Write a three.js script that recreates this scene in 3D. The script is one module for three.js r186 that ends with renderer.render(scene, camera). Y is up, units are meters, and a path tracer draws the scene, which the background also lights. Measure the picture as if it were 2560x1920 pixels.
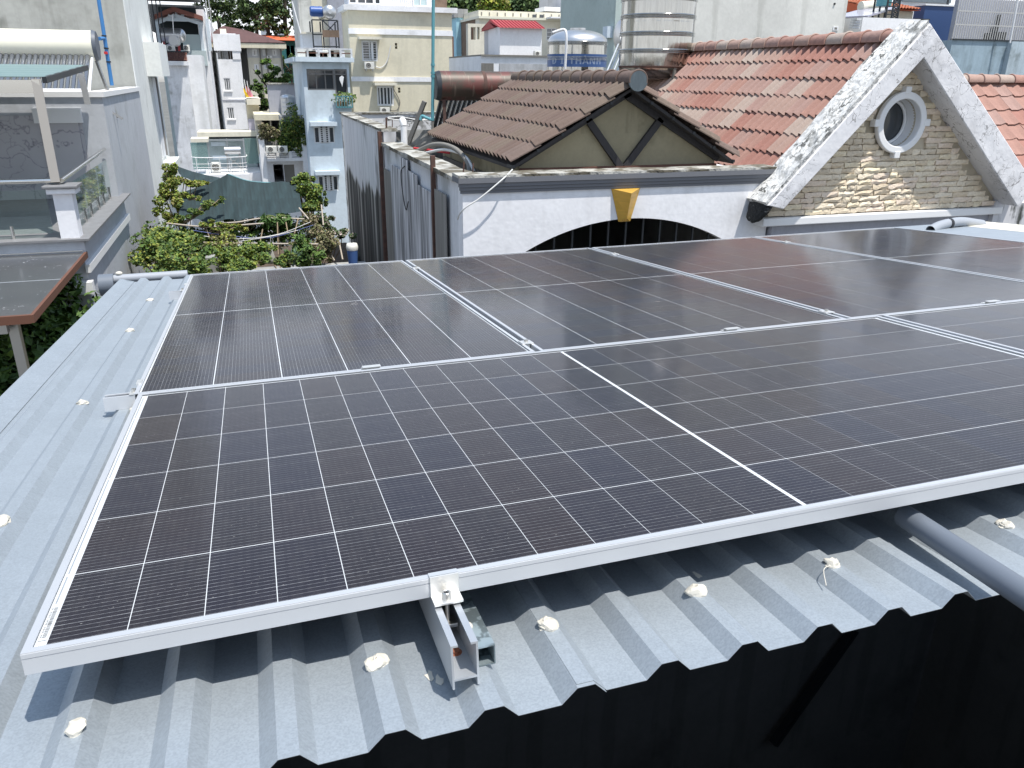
import * as THREE from 'three';
import { mergeGeometries, toCreasedNormals } from 'three/addons/utils/BufferGeometryUtils.js';

// ---------------------------------------------------------------- camera, sky, sun, exposure
const scene = new THREE.Scene();
const camera = new THREE.PerspectiveCamera(51.96, 4 / 3, 0.05, 1500);
camera.position.set(0.325, 0.657, 0.913);
camera.up.set(0.104, 0.931, -0.349);
camera.lookAt(0.325 + 0.289, 0.657 - 0.364, 0.913 - 0.885);

const SUN = new THREE.Vector3(0.20, 0.94, 0.27).normalize();
{
  // clear tropical noon: deep blue overhead, bright white haze towards the horizon, a glow round the sun
  const w = 512, h = 256, d = new Float32Array(w * h * 4);
  for (let j = 0; j < h; j++) for (let i = 0; i < w; i++) {
    const el = ((j + 0.5) / h - 0.5) * Math.PI, az = ((i + 0.5) / w - 0.5) * 2 * Math.PI;
    const y = Math.sin(el), x = Math.cos(el) * Math.cos(az), z = Math.cos(el) * Math.sin(az);
    const t = Math.pow(1 - Math.max(y, 0), 3.0), c = x * SUN.x + y * SUN.y + z * SUN.z;
    const glow = 0.55 * Math.exp((c - 1) * 14) + 0.12 * Math.exp((c - 1) * 3);
    const k = (j * w + i) * 4;
    d[k] = 0.16 + 0.78 * t + glow; d[k + 1] = 0.27 + 0.69 * t + glow; d[k + 2] = 0.46 + 0.52 * t + glow * 0.95; d[k + 3] = 1;
    if (y < -0.02) { d[k] = 0.30; d[k + 1] = 0.30; d[k + 2] = 0.29; }
  }
  const sky = new THREE.DataTexture(d, w, h, THREE.RGBAFormat, THREE.FloatType);
  sky.mapping = THREE.EquirectangularReflectionMapping; sky.magFilter = THREE.LinearFilter; sky.minFilter = THREE.LinearFilter; sky.needsUpdate = true;
  scene.background = sky; scene.environment = sky;
}
const sun = new THREE.DirectionalLight(new THREE.Color(1.0, 0.955, 0.89), 3.6);
sun.position.copy(SUN).multiplyScalar(60).add(new THREE.Vector3(3, 0, -8));
sun.target.position.set(3, 0, -8); scene.add(sun, sun.target);
sun.castShadow = true; sun.shadow.mapSize.set(4096, 4096); sun.shadow.radius = 1;
Object.assign(sun.shadow.camera, { left: -40, right: 40, top: 60, bottom: -40, near: 1, far: 160 });
const EXPOSURE = 1.6;

// ---------------------------------------------------------------- helpers
function rng(s) { let a = s >>> 0; return () => { a = (a + 0x6D2B79F5) | 0; let t = Math.imul(a ^ (a >>> 15), 1 | a); t = (t + Math.imul(t ^ (t >>> 7), 61 | t)) ^ t; return ((t ^ (t >>> 14)) >>> 0) / 4294967296; }; }
const R0 = rng(7);
const V = (x, y, z) => new THREE.Vector3(x, y, z);
const lerp = (a, b, t) => a + (b - a) * t;
const clamp = (x, a = 0, b = 1) => Math.min(b, Math.max(a, x));
const sstep = (a, b, x) => { const t = clamp((x - a) / (b - a)); return t * t * (3 - 2 * t); };
// tiling value noise
function noise2(seed, per) {
  const r = rng(seed), n = per, g = new Float32Array(n * n); for (let i = 0; i < n * n; i++) g[i] = r();
  return (x, y) => { x = ((x % n) + n) % n; y = ((y % n) + n) % n; const xi = Math.floor(x), yi = Math.floor(y), fx = x - xi, fy = y - yi, x1 = (xi + 1) % n, y1 = (yi + 1) % n; const u = fx * fx * (3 - 2 * fx), v = fy * fy * (3 - 2 * fy); return (g[yi * n + xi] * (1 - u) + g[yi * n + x1] * u) * (1 - v) + (g[y1 * n + xi] * (1 - u) + g[y1 * n + x1] * u) * v; };
}
function fbm(seed, oct, base) { const ns = []; for (let o = 0; o < oct; o++) ns.push([noise2(seed + o * 13, base << o), base << o]); return (u, v, su = 1, sv = 1) => { let s = 0, a = 0.5, t = 0; for (const [f, p] of ns) { s += a * f(u * p * su, v * p * sv); t += a; a *= 0.55; } return s / t; }; }
// fn(u, v, i, j) -> [r, g, b] linear ; returns an sRGB texture repeating every `size` metres
function tex(n, size, fn, rot) {
  const d = new Uint8Array(n * n * 4);
  const enc = (x) => { x = clamp(x); return Math.round(255 * (x <= 0.0031308 ? 12.92 * x : 1.055 * Math.pow(x, 1 / 2.4) - 0.055)); };
  for (let j = 0; j < n; j++) for (let i = 0; i < n; i++) { const c = fn((i + 0.5) / n, (j + 0.5) / n, i, j), k = (j * n + i) * 4; d[k] = enc(c[0]); d[k + 1] = enc(c[1]); d[k + 2] = enc(c[2]); d[k + 3] = 255; }
  return finish(new THREE.DataTexture(d, n, n), size, true);
}
function gray(n, size, fn) {
  const d = new Uint8Array(n * n * 4);
  for (let j = 0; j < n; j++) for (let i = 0; i < n; i++) { const c = Math.round(255 * clamp(fn((i + 0.5) / n, (j + 0.5) / n, i, j))), k = (j * n + i) * 4; d[k] = d[k + 1] = d[k + 2] = c; d[k + 3] = 255; }
  return finish(new THREE.DataTexture(d, n, n), size, false);
}
function finish(t, size, srgb) { t.wrapS = t.wrapT = THREE.RepeatWrapping; t.magFilter = THREE.LinearFilter; t.minFilter = THREE.LinearMipmapLinearFilter; t.generateMipmaps = true; if (srgb) t.colorSpace = THREE.SRGBColorSpace; t.repeat.set(1 / (size[0] || size), 1 / (size[1] || size)); t.needsUpdate = true; return t; }
const col = (r, g, b) => new THREE.Color().setRGB(r, g, b);
function mat(o) { const { rgb, ...q } = o; const m = (q.transmission !== undefined || q.clearcoat !== undefined) ? new THREE.MeshPhysicalMaterial(q) : new THREE.MeshStandardMaterial(q); if (rgb) m.color.setRGB(...rgb); m.side = THREE.DoubleSide; return m; }

// metre uv from position by dominant normal
function uvm(g) {
  if (g.index) g = g.toNonIndexed();
  const p = g.attributes.position, n = g.attributes.normal, uv = new Float32Array(p.count * 2);
  for (let i = 0; i < p.count; i += 3) {
    let nx = 0, ny = 0, nz = 0; for (let k = 0; k < 3; k++) { nx += n.getX(i + k); ny += n.getY(i + k); nz += n.getZ(i + k); }
    nx = Math.abs(nx); ny = Math.abs(ny); nz = Math.abs(nz);
    for (let k = 0; k < 3; k++) {
      const x = p.getX(i + k), y = p.getY(i + k), z = p.getZ(i + k), q = (i + k) * 2;
      if (ny >= nx && ny >= nz) { uv[q] = x; uv[q + 1] = z; } else if (nx >= nz) { uv[q] = z; uv[q + 1] = y; } else { uv[q] = x; uv[q + 1] = y; }
    }
  }
  g.setAttribute('uv', new THREE.BufferAttribute(uv, 2));
  return g;
}
const used = {};
function numbered(n) { if (used[n] === undefined) { used[n] = 0; return n; } used[n]++; return n + '_' + String(used[n]).padStart(3, '0'); }
function sh(o) { o.castShadow = true; o.receiveShadow = true; return o; }
const ROOF = new THREE.Euler(-0.0871, 0, 0.008);
// a thing: a Group standing at base; geometry handed to its parts is in world (or roof) coordinates
function thing(name, label, category, base = [0, 0, 0], group, roof) {
  const o = new THREE.Group(); o.name = numbered(name); o.position.set(...base);
  if (roof) { o.position.applyEuler(ROOF); o.rotation.copy(ROOF); }
  o.userData = { label, category }; if (group) o.userData.group = group; o.base = base; scene.add(o); return o;
}
function baseOf(p) { while (p && !p.base) p = p.parent; return p ? p.base : [0, 0, 0]; }
class B {
  constructor() { this.l = []; }
  add(g) { g = g.index ? g.toNonIndexed() : g; for (const k of Object.keys(g.attributes)) if (!['position', 'normal', 'uv'].includes(k)) g.deleteAttribute(k); if (!g.attributes.uv) g.setAttribute('uv', new THREE.BufferAttribute(new Float32Array(g.attributes.position.count * 2), 2)); this.l.push(g); return this; }
  box(x0, x1, y0, y1, z0, z1) { const g = new THREE.BoxGeometry(Math.abs(x1 - x0), Math.abs(y1 - y0), Math.abs(z1 - z0)); g.translate((x0 + x1) / 2, (y0 + y1) / 2, (z0 + z1) / 2); return this.add(g); }
  // chamfered box along z-extrusion of a rounded rectangle
  rbox(x0, x1, y0, y1, z0, z1, b = 0.01) {
    const s = new THREE.Shape(); s.moveTo(x0 + b, y0 + b); s.lineTo(x1 - b, y0 + b); s.lineTo(x1 - b, y1 - b); s.lineTo(x0 + b, y1 - b); s.closePath();
    const g = new THREE.ExtrudeGeometry(s, { depth: Math.max(1e-4, z1 - z0 - 2 * b), bevelEnabled: true, bevelThickness: b, bevelSize: b, bevelSegments: 2 }); g.translate(0, 0, z0 + b); return this.add(g);
  }
  bar(a, b, w, h = w) { const A = V(...a), Bv = V(...b), d = Bv.clone().sub(A), L = d.length(); const g = new THREE.BoxGeometry(w, h, L); g.lookAt(d.normalize()); g.translate((A.x + Bv.x) / 2, (A.y + Bv.y) / 2, (A.z + Bv.z) / 2); return this.add(g); }
  cyl(a, b, r, seg = 12, r2 = r, open = false) { const A = V(...a), Bv = V(...b), d = Bv.clone().sub(A), L = d.length(); const g = new THREE.CylinderGeometry(r2, r, L, seg, 1, open); g.applyQuaternion(new THREE.Quaternion().setFromUnitVectors(V(0, 1, 0), d.normalize())); g.translate((A.x + Bv.x) / 2, (A.y + Bv.y) / 2, (A.z + Bv.z) / 2); return this.add(g); }
  tube(pts, r, seg = 24, rs = 6, closed = false) { return this.add(new THREE.TubeGeometry(new THREE.CatmullRomCurve3(pts.map(p => V(...p)), closed), seg, r, rs, closed)); }
  poly(pts, z0, z1, holes = [], bevel = 0) {
    const s = new THREE.Shape(pts.map(p => new THREE.Vector2(p[0], p[1])));
    for (const h of holes) s.holes.push(h.isPath ? h : new THREE.Path(h.map(p => new THREE.Vector2(p[0], p[1]))));
    const g = new THREE.ExtrudeGeometry(s, { depth: Math.abs(z1 - z0) - 2 * bevel, bevelEnabled: bevel > 0, bevelThickness: bevel, bevelSize: bevel, bevelOffset: -bevel, bevelSegments: 1, curveSegments: 28 }); g.translate(0, 0, Math.min(z0, z1) + bevel); return this.add(g);
  }
  // polygon given in (z, y), extruded along x
  polyX(pts, x0, x1, bevel = 0) { const b2 = new B(); b2.poly(pts.map(p => [-p[0], p[1]]), 0, Math.abs(x1 - x0), [], bevel); const g = b2.l[0]; g.rotateY(Math.PI / 2); g.translate(Math.min(x0, x1), 0, 0); return this.add(g); }
  lathe(pts, x, y, z, seg = 32) { const g = new THREE.LatheGeometry(pts.map(p => new THREE.Vector2(p[0], p[1])), seg); g.translate(x, y, z); return this.add(g); }
  sph(x, y, z, rx, ry = rx, rz = rx, seg = 12) { const g = new THREE.SphereGeometry(1, seg, Math.max(6, seg / 2 | 0)); g.scale(rx, ry, rz); g.computeVertexNormals(); g.translate(x, y, z); return this.add(g); }
  geo() { let g = this.l.length > 1 ? mergeGeometries(this.l) : this.l[0]; return g; }
  mesh(name, m, parent, label, keepUV) {
    let g = this.geo(); if (!keepUV) g = uvm(g);
    const b = baseOf(parent); g.translate(-b[0], -b[1], -b[2]);
    const o = sh(new THREE.Mesh(g, m)); o.name = name; if (label) o.userData.label = label; parent.add(o); return o;
  }
}
const nb = () => new B();
function structure(name, b, m, keepUV) { const g = keepUV ? b.geo() : uvm(b.geo()); const o = sh(new THREE.Mesh(g, m)); o.name = name; o.userData.kind = 'structure'; scene.add(o); return o; }
function single(name, label, category, b, m, base, group, roof) { // a thing that is one mesh
  const g = uvm(b.geo()); g.translate(-base[0], -base[1], -base[2]);
  const o = sh(new THREE.Mesh(g, m)); o.name = numbered(name); o.position.set(...base); if (roof) { o.position.applyEuler(ROOF); o.rotation.copy(ROOF); }
  o.userData = { label, category }; if (group) o.userData.group = group; scene.add(o); return o;
}
// one child mesh sharing geometry and material
function piece(name, g, m, parent, x, y, z, rx = 0, ry = 0, rz = 0) { const b = baseOf(parent); const o = sh(new THREE.Mesh(g, m)); o.name = name; o.position.set(x - b[0], y - b[1], z - b[2]); o.rotation.set(rx, ry, rz); parent.add(o); return o; }
const rect = (x0, x1, y0, y1) => [[x0, y0], [x1, y0], [x1, y1], [x0, y1]];

// ---------------------------------------------------------------- materials
const N1 = fbm(11, 5, 4), N2 = fbm(29, 5, 8), N3 = fbm(53, 4, 16), N4 = fbm(71, 3, 64);
// shared plaster relief and mottling (a light and a blotchy version at each scale); the colour is the material's own
const plasterBump = (() => { const a = fbm(20, 5, 4), f = fbm(36, 2, 96); return gray(256, 3, (u, v) => 0.5 * f(u, v) + 0.5 * a(u, v)); })();
const plasterMaps = [2.4, 4.2, 6, 8.5].map((size, k) => [0, 1].map(b => { const a = fbm(k * 17 + b * 5 + 3, 5, 4), f = fbm(k * 31 + 5, 2, 96), s = fbm(k * 23 + b + 9, 4, 8); return [size, tex(384, size, (u, v) => { const m = 0.88 + (b ? 0.26 : 0.14) * (a(u, v) - 0.5) * 1.6 + 0.10 * (f(u, v) - 0.5); const q = (b ? 0.42 : 0.16) * sstep(0.50, 0.74, s(u, v, 1, 1)) * sstep(0.35, 0.7, a(v, u)) + (b ? 0.16 : 0.07) * sstep(0.5, 0.8, s(u, v, 4, 0.4)); return [m * (1 - q), m * (1 - q), m * (1 - q * 1.05)]; })]; }));
function plaster(rgb, amt = 0.16, stain = 0.0, seed = 1, size = 3) {
  let best = plasterMaps[0]; for (const p of plasterMaps) if (Math.abs(p[0][0] - size) < Math.abs(best[0][0] - size)) best = p;
  return mat({ rgb: rgb.map(c => c * 1.12), map: best[amt + stain * 0.5 > 0.3 ? 1 : 0][1], bumpMap: plasterBump, bumpScale: 0.003, roughness: 0.92 });
}
const M = {};
M.alu = mat({ rgb: [0.62, 0.63, 0.645], metalness: 0.55, roughness: 0.42 });
M.clamp = mat({ rgb: [0.8, 0.79, 0.76], metalness: 0.75, roughness: 0.38 });
M.railMetal = mat({ rgb: [0.50, 0.52, 0.54], metalness: 0.6, roughness: 0.42 });
M.steel = mat({ rgb: [0.70, 0.68, 0.64], metalness: 1, roughness: 0.16 });
M.steelDull = mat({ rgb: [0.55, 0.54, 0.52], metalness: 0.9, roughness: 0.38 });
M.bolt = mat({ rgb: [0.62, 0.6, 0.56], metalness: 1, roughness: 0.3 });
M.rustBolt = mat({ rgb: [0.30, 0.11, 0.06], metalness: 0.3, roughness: 0.6 });
M.pvc = mat({ rgb: [0.13, 0.15, 0.18], roughness: 0.5 });
M.pvcLight = mat({ rgb: [0.30, 0.32, 0.35], roughness: 0.5 });
M.silicone = mat({ rgb: [0.56, 0.53, 0.46], roughness: 0.55 });
{
  const f = fbm(5, 2, 128), c = fbm(6, 4, 8), g2 = fbm(9, 3, 32);
  M.galv = mat({ map: tex(512, 0.28, (u, v) => { const k = 0.90 + 0.26 * (f(u, v) - 0.5) + 0.07 * (c(u, v) - 0.5) + 0.05 * (g2(u, v) - 0.5); return [0.375 * k, 0.418 * k, 0.455 * k]; }), roughnessMap: gray(256, 0.7, (u, v) => 0.44 + 0.14 * c(u, v) + 0.06 * f(u, v)), roughness: 1, metalness: 0.45 });
  M.galvTube = mat({ map: tex(256, 0.12, (u, v) => { const k = 0.6 + 0.8 * sstep(0.4, 0.6, c(u, v)); return [0.28 * k, 0.34 * k, 0.36 * k]; }), roughness: 0.4, metalness: 0.7 });
}
M.white = plaster([0.83, 0.83, 0.85], 0.05, 0.10, 2, 4, [0.5, 0.5, 0.5]);
M.whiteOld = plaster([0.66, 0.67, 0.69], 0.16, 0.5, 3, 4, [0.30, 0.30, 0.29]);
M.whiteFar = plaster([0.76, 0.77, 0.79], 0.12, 0.35, 4, 9, [0.42, 0.42, 0.42]);
M.whiteFar2 = plaster([0.80, 0.80, 0.81], 0.08, 0.2, 41, 7, [0.5, 0.5, 0.5]);
M.blueWhite = plaster([0.60, 0.68, 0.74], 0.10, 0.25, 5, 8, [0.36, 0.40, 0.42]);
M.cream = plaster([0.66, 0.61, 0.47], 0.08, 0.3, 6, 9, [0.45, 0.43, 0.36]);
M.creamPale = plaster([0.70, 0.66, 0.55], 0.10, 0.2, 7, 9, [0.5, 0.47, 0.4]);
M.cement = plaster([0.40, 0.40, 0.365], 0.28, 0.5, 8, 5, [0.29, 0.285, 0.25]);
M.cementPale = plaster([0.66, 0.655, 0.61], 0.12, 0.4, 9, 6, [0.45, 0.45, 0.42]);
M.columnWhite = plaster([0.74, 0.755, 0.73], 0.10, 0.25, 10, 5, [0.5, 0.51, 0.48]);
M.sideGrey = plaster([0.46, 0.48, 0.51], 0.10, 0.2, 12, 4, [0.4, 0.41, 0.43]);
M.greyTrim = mat({ rgb: [0.155, 0.16, 0.175], roughness: 0.75 });
M.greyWall = plaster([0.36, 0.37, 0.42], 0.12, 0.3, 13, 3, [0.24, 0.25, 0.29]);
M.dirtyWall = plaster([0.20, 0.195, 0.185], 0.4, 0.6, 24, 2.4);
M.concrete = plaster([0.33, 0.33, 0.32], 0.3, 0.6, 14, 3, [0.14, 0.14, 0.13]);
M.cyan = plaster([0.38, 0.64, 0.74], 0.06, 0.1, 15, 8, [0.3, 0.5, 0.6]);
M.tealWall = plaster([0.46, 0.54, 0.55], 0.1, 0.2, 16, 6, [0.3, 0.36, 0.37]);
M.blueWall = mat({ rgb: [0.035, 0.075, 0.19], roughness: 0.5 });
M.blueGrey = plaster([0.30, 0.39, 0.45], 0.22, 0.5, 17, 5, [0.2, 0.27, 0.32]);
M.paleGreen = plaster([0.42, 0.49, 0.46], 0.1, 0.2, 18, 5, [0.35, 0.4, 0.38]);
M.dark = mat({ rgb: [0.012, 0.014, 0.018], roughness: 0.6 });
M.darkMetal = mat({ rgb: [0.035, 0.04, 0.045], roughness: 0.5, metalness: 0.3 });
M.whitePaint = mat({ rgb: [0.78, 0.78, 0.78], roughness: 0.55 });
M.creamPaint = mat({ rgb: [0.74, 0.71, 0.58], roughness: 0.5 });
M.pane = mat({ rgb: [0.03, 0.036, 0.042], roughness: 0.06, metalness: 0.0, clearcoat: 1, clearcoatRoughness: 0.03 });
M.glass = mat({ rgb: [0.86, 0.93, 0.91], roughness: 0.02, transmission: 1, thickness: 0, ior: 1.5 });
M.greenGlass = mat({ rgb: [0.52, 0.66, 0.64], roughness: 0.08, transmission: 0.75, thickness: 0, ior: 1.5 });
M.wood = mat({ rgb: [0.10, 0.055, 0.035], roughness: 0.7 });
M.rust = mat({ map: tex(128, 0.6, (u, v) => { const k = N2(u, v); return [0.05 + 0.10 * k, 0.035 + 0.035 * k, 0.03 + 0.02 * k]; }), roughness: 0.85 });
M.orangeRust = mat({ rgb: [0.135, 0.058, 0.035], roughness: 0.7 });
M.gold = mat({ map: tex(256, 0.8, (u, v) => { const k = 0.8 + 0.5 * N1(u, v, 1, 6); return [0.62 * k, 0.37 * k, 0.07 * k]; }), metalness: 0.25, roughness: 0.42 });
M.blueTank = mat({ rgb: [0.03, 0.09, 0.30], roughness: 0.4 });
M.bluePipe = mat({ rgb: [0.05, 0.20, 0.46], roughness: 0.45 });
M.tealPipe = mat({ rgb: [0.10, 0.30, 0.34], roughness: 0.5 });
M.red = mat({ rgb: [0.55, 0.03, 0.035], roughness: 0.55 });
M.redRoof = mat({ rgb: [0.38, 0.055, 0.06], roughness: 0.6 });
M.brownRoof = plaster([0.11, 0.055, 0.05], 0.2, 0.3, 19, 6, [0.16, 0.09, 0.08]);
M.orangeRoof = mat({ rgb: [0.62, 0.13, 0.05], roughness: 0.8 });
M.awningGreen = mat({ rgb: [0.16, 0.24, 0.24], roughness: 0.45 });
M.bark = mat({ map: tex(128, 0.8, (u, v) => { const k = 0.5 + N2(u, v, 1, 1); return [0.07 * k, 0.055 * k, 0.042 * k]; }), roughness: 0.95 });
M.twig = mat({ rgb: [0.26, 0.20, 0.13], roughness: 0.9 });
M.cable = mat({ rgb: [0.62, 0.62, 0.6], roughness: 0.6 });
M.blackCable = mat({ rgb: [0.03, 0.03, 0.03], roughness: 0.6 });

M.mossTop = mat({ map: tex(512, 1.6, (u, v) => { const a = N1(u, v), b = N3(u, v); const k = 0.5 + 0.8 * b; const m = sstep(0.46, 0.60, a + 0.25 * (b - 0.5)); return [lerp(0.46, 0.13, m) * k, lerp(0.45, 0.115, m) * k, lerp(0.41, 0.085, m) * k]; }), bumpMap: gray(256, 0.8, (u, v) => N3(u, v)), bumpScale: 0.02, roughness: 0.95 });
M.mossRake = mat({ map: tex(1024, 1.5, (u, v) => { const b = N3(u, v), l = Math.min(Math.abs(N2(u, v) - 0.5), Math.abs(N2(v + 0.4, u + 0.1) - 0.5), Math.abs(N1(u + 0.7, v + 0.2) - 0.5) * 1.4); const where = sstep(0.53, 0.68, N1(v + 0.3, u + 0.9)); const m = Math.max((1 - sstep(0.008, 0.03, l)) * (0.35 + 0.65 * where), 0.85 * where * sstep(0.52, 0.60, N2(u + 0.5, v + 0.5) + 0.2 * (b - 0.5))); const k = 0.85 + 0.3 * b; return [lerp(0.68, 0.10, m) * k, lerp(0.67, 0.10, m) * k, lerp(0.64, 0.09, m) * k]; }), bumpMap: gray(256, 0.75, (u, v) => N2(u, v)), bumpScale: 0.03, roughness: 0.95 });
M.mossBlack = mat({ map: tex(256, 0.6, (u, v) => { const b = N3(u, v), k = 0.02 + 0.16 * sstep(0.62, 0.85, b); return [k, k, k * 0.95]; }), bumpMap: gray(128, 0.3, (u, v) => N3(u, v)), bumpScale: 0.02, roughness: 0.95 });
M.mossWall = mat({ map: tex(256, 1.5, (u, v) => { const a = N1(u, v), b = N3(u, v), k = 0.12 + 0.25 * sstep(0.4, 0.65, a) * (0.5 + b); return [k, k, k * 0.95]; }), roughness: 0.95 });
M.mossWhite = mat({ map: tex(512, 2.4, (u, v) => { const a = N2(u, v), b = N3(u, v), s = N2(u, v, 3, 0.25); const m = sstep(0.50, 0.66, 0.55 * s + 0.45 * a + 0.2 * (b - 0.5)); const k = 0.85 + 0.3 * b; return [lerp(0.58, 0.055, m) * k, lerp(0.58, 0.06, m) * k, lerp(0.60, 0.055, m) * k]; }), roughness: 0.95 });
M.cracked = mat({ map: tex(1024, 1.7, (u, v) => { const d = Math.min(Math.abs(N2(u, v) - 0.5) / 0.9, Math.abs(N1(v, u) - 0.47) / 1.0, Math.abs(N2(v + 0.3, u + 0.6) - 0.53) / 1.0); const brk = N1(u + 0.37, v + 0.11); const c = (1 - sstep(0.0015, 0.0075, d)) * sstep(0.47, 0.58, brk); const g = sstep(0.56, 0.72, N1(v + 0.5, u + 0.2)); const k = (0.96 + 0.08 * (N3(u, v) - 0.5)) * (1 - 0.16 * g); return [lerp(0.74 * k, 0.16, c * 0.8), lerp(0.735 * k, 0.155, c * 0.8), lerp(0.75 * k, 0.15, c * 0.8)]; }), bumpMap: gray(512, 1.7, (u, v) => N2(u, v)), bumpScale: 0.012, roughness: 0.9 });
M.stained = (() => { const m = mat({ map: tex(512, [6.2, 10.6], (u, v) => { const h = v * 10.6, edge = 9.35 - 0.5 * N2(u, 0.3) + 0.5 * (N3(u, 0.7, 2, 1) - 0.5); const s = sstep(edge + 0.06, edge - 0.10, h); const st = N3(u, v, 3, 0.12), fine = N2(u, v, 6, 0.3); const s1 = clamp((st - 0.30) / 0.42), f1 = clamp((fine - 0.3) / 0.4); const dk = 0.012 + 0.62 * Math.pow(s1, 2.4) * (0.4 + 0.6 * f1) + 0.03 * f1; const lt = 0.70 * (0.85 + 0.3 * N2(u, v)) * (1 - 0.55 * sstep(0.56, 0.70, N2(v, u))) * (0.8 + 0.4 * N3(u, v, 3, 0.2)); const k = lerp(lt, dk, s); return [k, k * lerp(1.0, 0.97, s), k * lerp(1.03, 0.9, s)]; }), roughness: 0.95 }); m.map.offset.set(0.2, 0.0); return m; })();
M.board = mat({ map: tex(256, [0.9, 3.0], (u, v) => { const k = 0.45 + 1.05 * clamp((N3(u, v, 1, 0.15) - 0.25) / 0.5) + 0.2 * (N2(u, v) - 0.5); const s = sstep(0.54, 0.68, N2(u, v, 2, 0.2)); return [0.48 * k * (1 - 0.55 * s), 0.48 * k * (1 - 0.55 * s), 0.49 * k * (1 - 0.55 * s)]; }), roughness: 0.9 });
M.boardDark = mat({ map: tex(256, [0.9, 3.0], (u, v) => { const k = 0.6 + 0.7 * N3(u, v, 1, 0.15); return [0.25 * k, 0.24 * k, 0.22 * k]; }), roughness: 0.9 });
M.beige = plaster([0.30, 0.265, 0.175], 0.14, 0.35, 20, 2.4, [0.22, 0.19, 0.13]);
M.timber = mat({ map: tex(128, [0.2, 1.2], (u, v) => { const k = 0.7 + 0.6 * N2(u, v, 3, 0.4); return [0.030 * k, 0.028 * k, 0.030 * k]; }), roughness: 0.7 });
M.rustWood = mat({ rgb: [0.14, 0.065, 0.045], roughness: 0.75 });
M.discGrey = mat({ map: tex(128, 0.3, (u, v) => { const k = 0.75 + 0.5 * N2(u, v, 2, 0.4); return [0.085 * k, 0.11 * k, 0.125 * k]; }), roughness: 0.6 });
M.dustGrey = mat({ rgb: [0.20, 0.19, 0.17], roughness: 0.85 });
M.mortar = plaster([0.48, 0.42, 0.32], 0.2, 0.3, 21, 2, [0.2, 0.17, 0.13]);
M.terracotta = mat({ rgb: [0.16, 0.08, 0.06], roughness: 0.9 });
const stoneMap = tex(128, 0.25, (u, v) => { const k = 0.75 + 0.45 * N2(u, v); return [k, k, k]; }), stoneBump = gray(64, 0.12, (u, v) => N2(u, v));
const stoneM = [[0.60, 0.52, 0.38], [0.56, 0.48, 0.36], [0.62, 0.54, 0.42], [0.54, 0.45, 0.33], [0.60, 0.50, 0.40], [0.50, 0.43, 0.33]].map(c => mat({ rgb: c.map(q => q * 1.3), map: stoneMap, bumpMap: stoneBump, bumpScale: 0.006, roughness: 0.92 }));
M.postSteel = mat({ rgb: [0.36, 0.33, 0.29], metalness: 0.5, roughness: 0.4 });
M.roomWall = plaster([0.30, 0.29, 0.27], 0.2, 0.3, 26, 4);
M.paleGlass = mat({ rgb: [0.45, 0.55, 0.55], roughness: 0.1, clearcoat: 1, clearcoatRoughness: 0.05 });
M.greyPane = mat({ rgb: [0.13, 0.14, 0.15], roughness: 0.12, clearcoat: 1, clearcoatRoughness: 0.05 });
M.dryBrown = plaster([0.20, 0.14, 0.10], 0.5, 0.5, 60, 1.5, [0.07, 0.05, 0.04]);
M.peeled = mat({ map: tex(512, 3, (u, v) => { const a = N2(u, v), b = N3(u, v), l = Math.abs(N2(v, u) - 0.5); const m = Math.max(sstep(0.55, 0.66, a + 0.15 * (b - 0.5)), 1 - sstep(0.004, 0.02, l)); const k = 0.9 + 0.2 * b; return [lerp(0.66, 0.26, m) * k, lerp(0.65, 0.255, m) * k, lerp(0.64, 0.24, m) * k]; }), roughness: 0.95 });
M.brownFrame = mat({ rgb: [0.20, 0.19, 0.18], roughness: 0.6 });
M.potClay = mat({ rgb: [0.35, 0.20, 0.11], roughness: 0.9 });
M.redRoofTile = plaster([0.22, 0.09, 0.07], 0.3, 0.4, 61, 1.5, [0.13, 0.08, 0.07]);
M.darkTeal = mat({ rgb: [0.018, 0.030, 0.034], roughness: 0.7 });
M.frosted = mat({ rgb: [0.42, 0.50, 0.50], roughness: 0.3 });
M.lavender = mat({ rgb: [0.42, 0.41, 0.50], roughness: 0.25, clearcoat: 0.6, clearcoatRoughness: 0.1 });
M.sideGrey2 = plaster([0.66, 0.67, 0.70], 0.12, 0.5, 62, 5, [0.38, 0.40, 0.38]);
M.darkShed = plaster([0.05, 0.055, 0.06], 0.6, 0.5, 63, 2, [0.13, 0.13, 0.14]);
M.villaGrey = plaster([0.52, 0.52, 0.53], 0.06, 0.2, 64, 8, [0.45, 0.45, 0.46]);
M.tealGreen = plaster([0.035, 0.12, 0.10], 0.3, 0.3, 65, 4, [0.03, 0.07, 0.06]);
M.greenGlassFar = mat({ rgb: [0.08, 0.30, 0.26], roughness: 0.15, clearcoat: 0.8, clearcoatRoughness: 0.1 });
M.hazyGrey = mat({ rgb: [0.50, 0.56, 0.60], roughness: 0.9 });
M.beigePale = plaster([0.58, 0.53, 0.43], 0.1, 0.2, 66, 4, [0.45, 0.42, 0.35]);
M.blueGreyMetal = mat({ rgb: [0.22, 0.26, 0.29], roughness: 0.5 });
M.blueGreyPale = plaster([0.42, 0.50, 0.55], 0.2, 0.4, 67, 4, [0.32, 0.4, 0.45]);
M.cementLine = mat({ rgb: [0.50, 0.51, 0.49], roughness: 0.95 });
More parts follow.
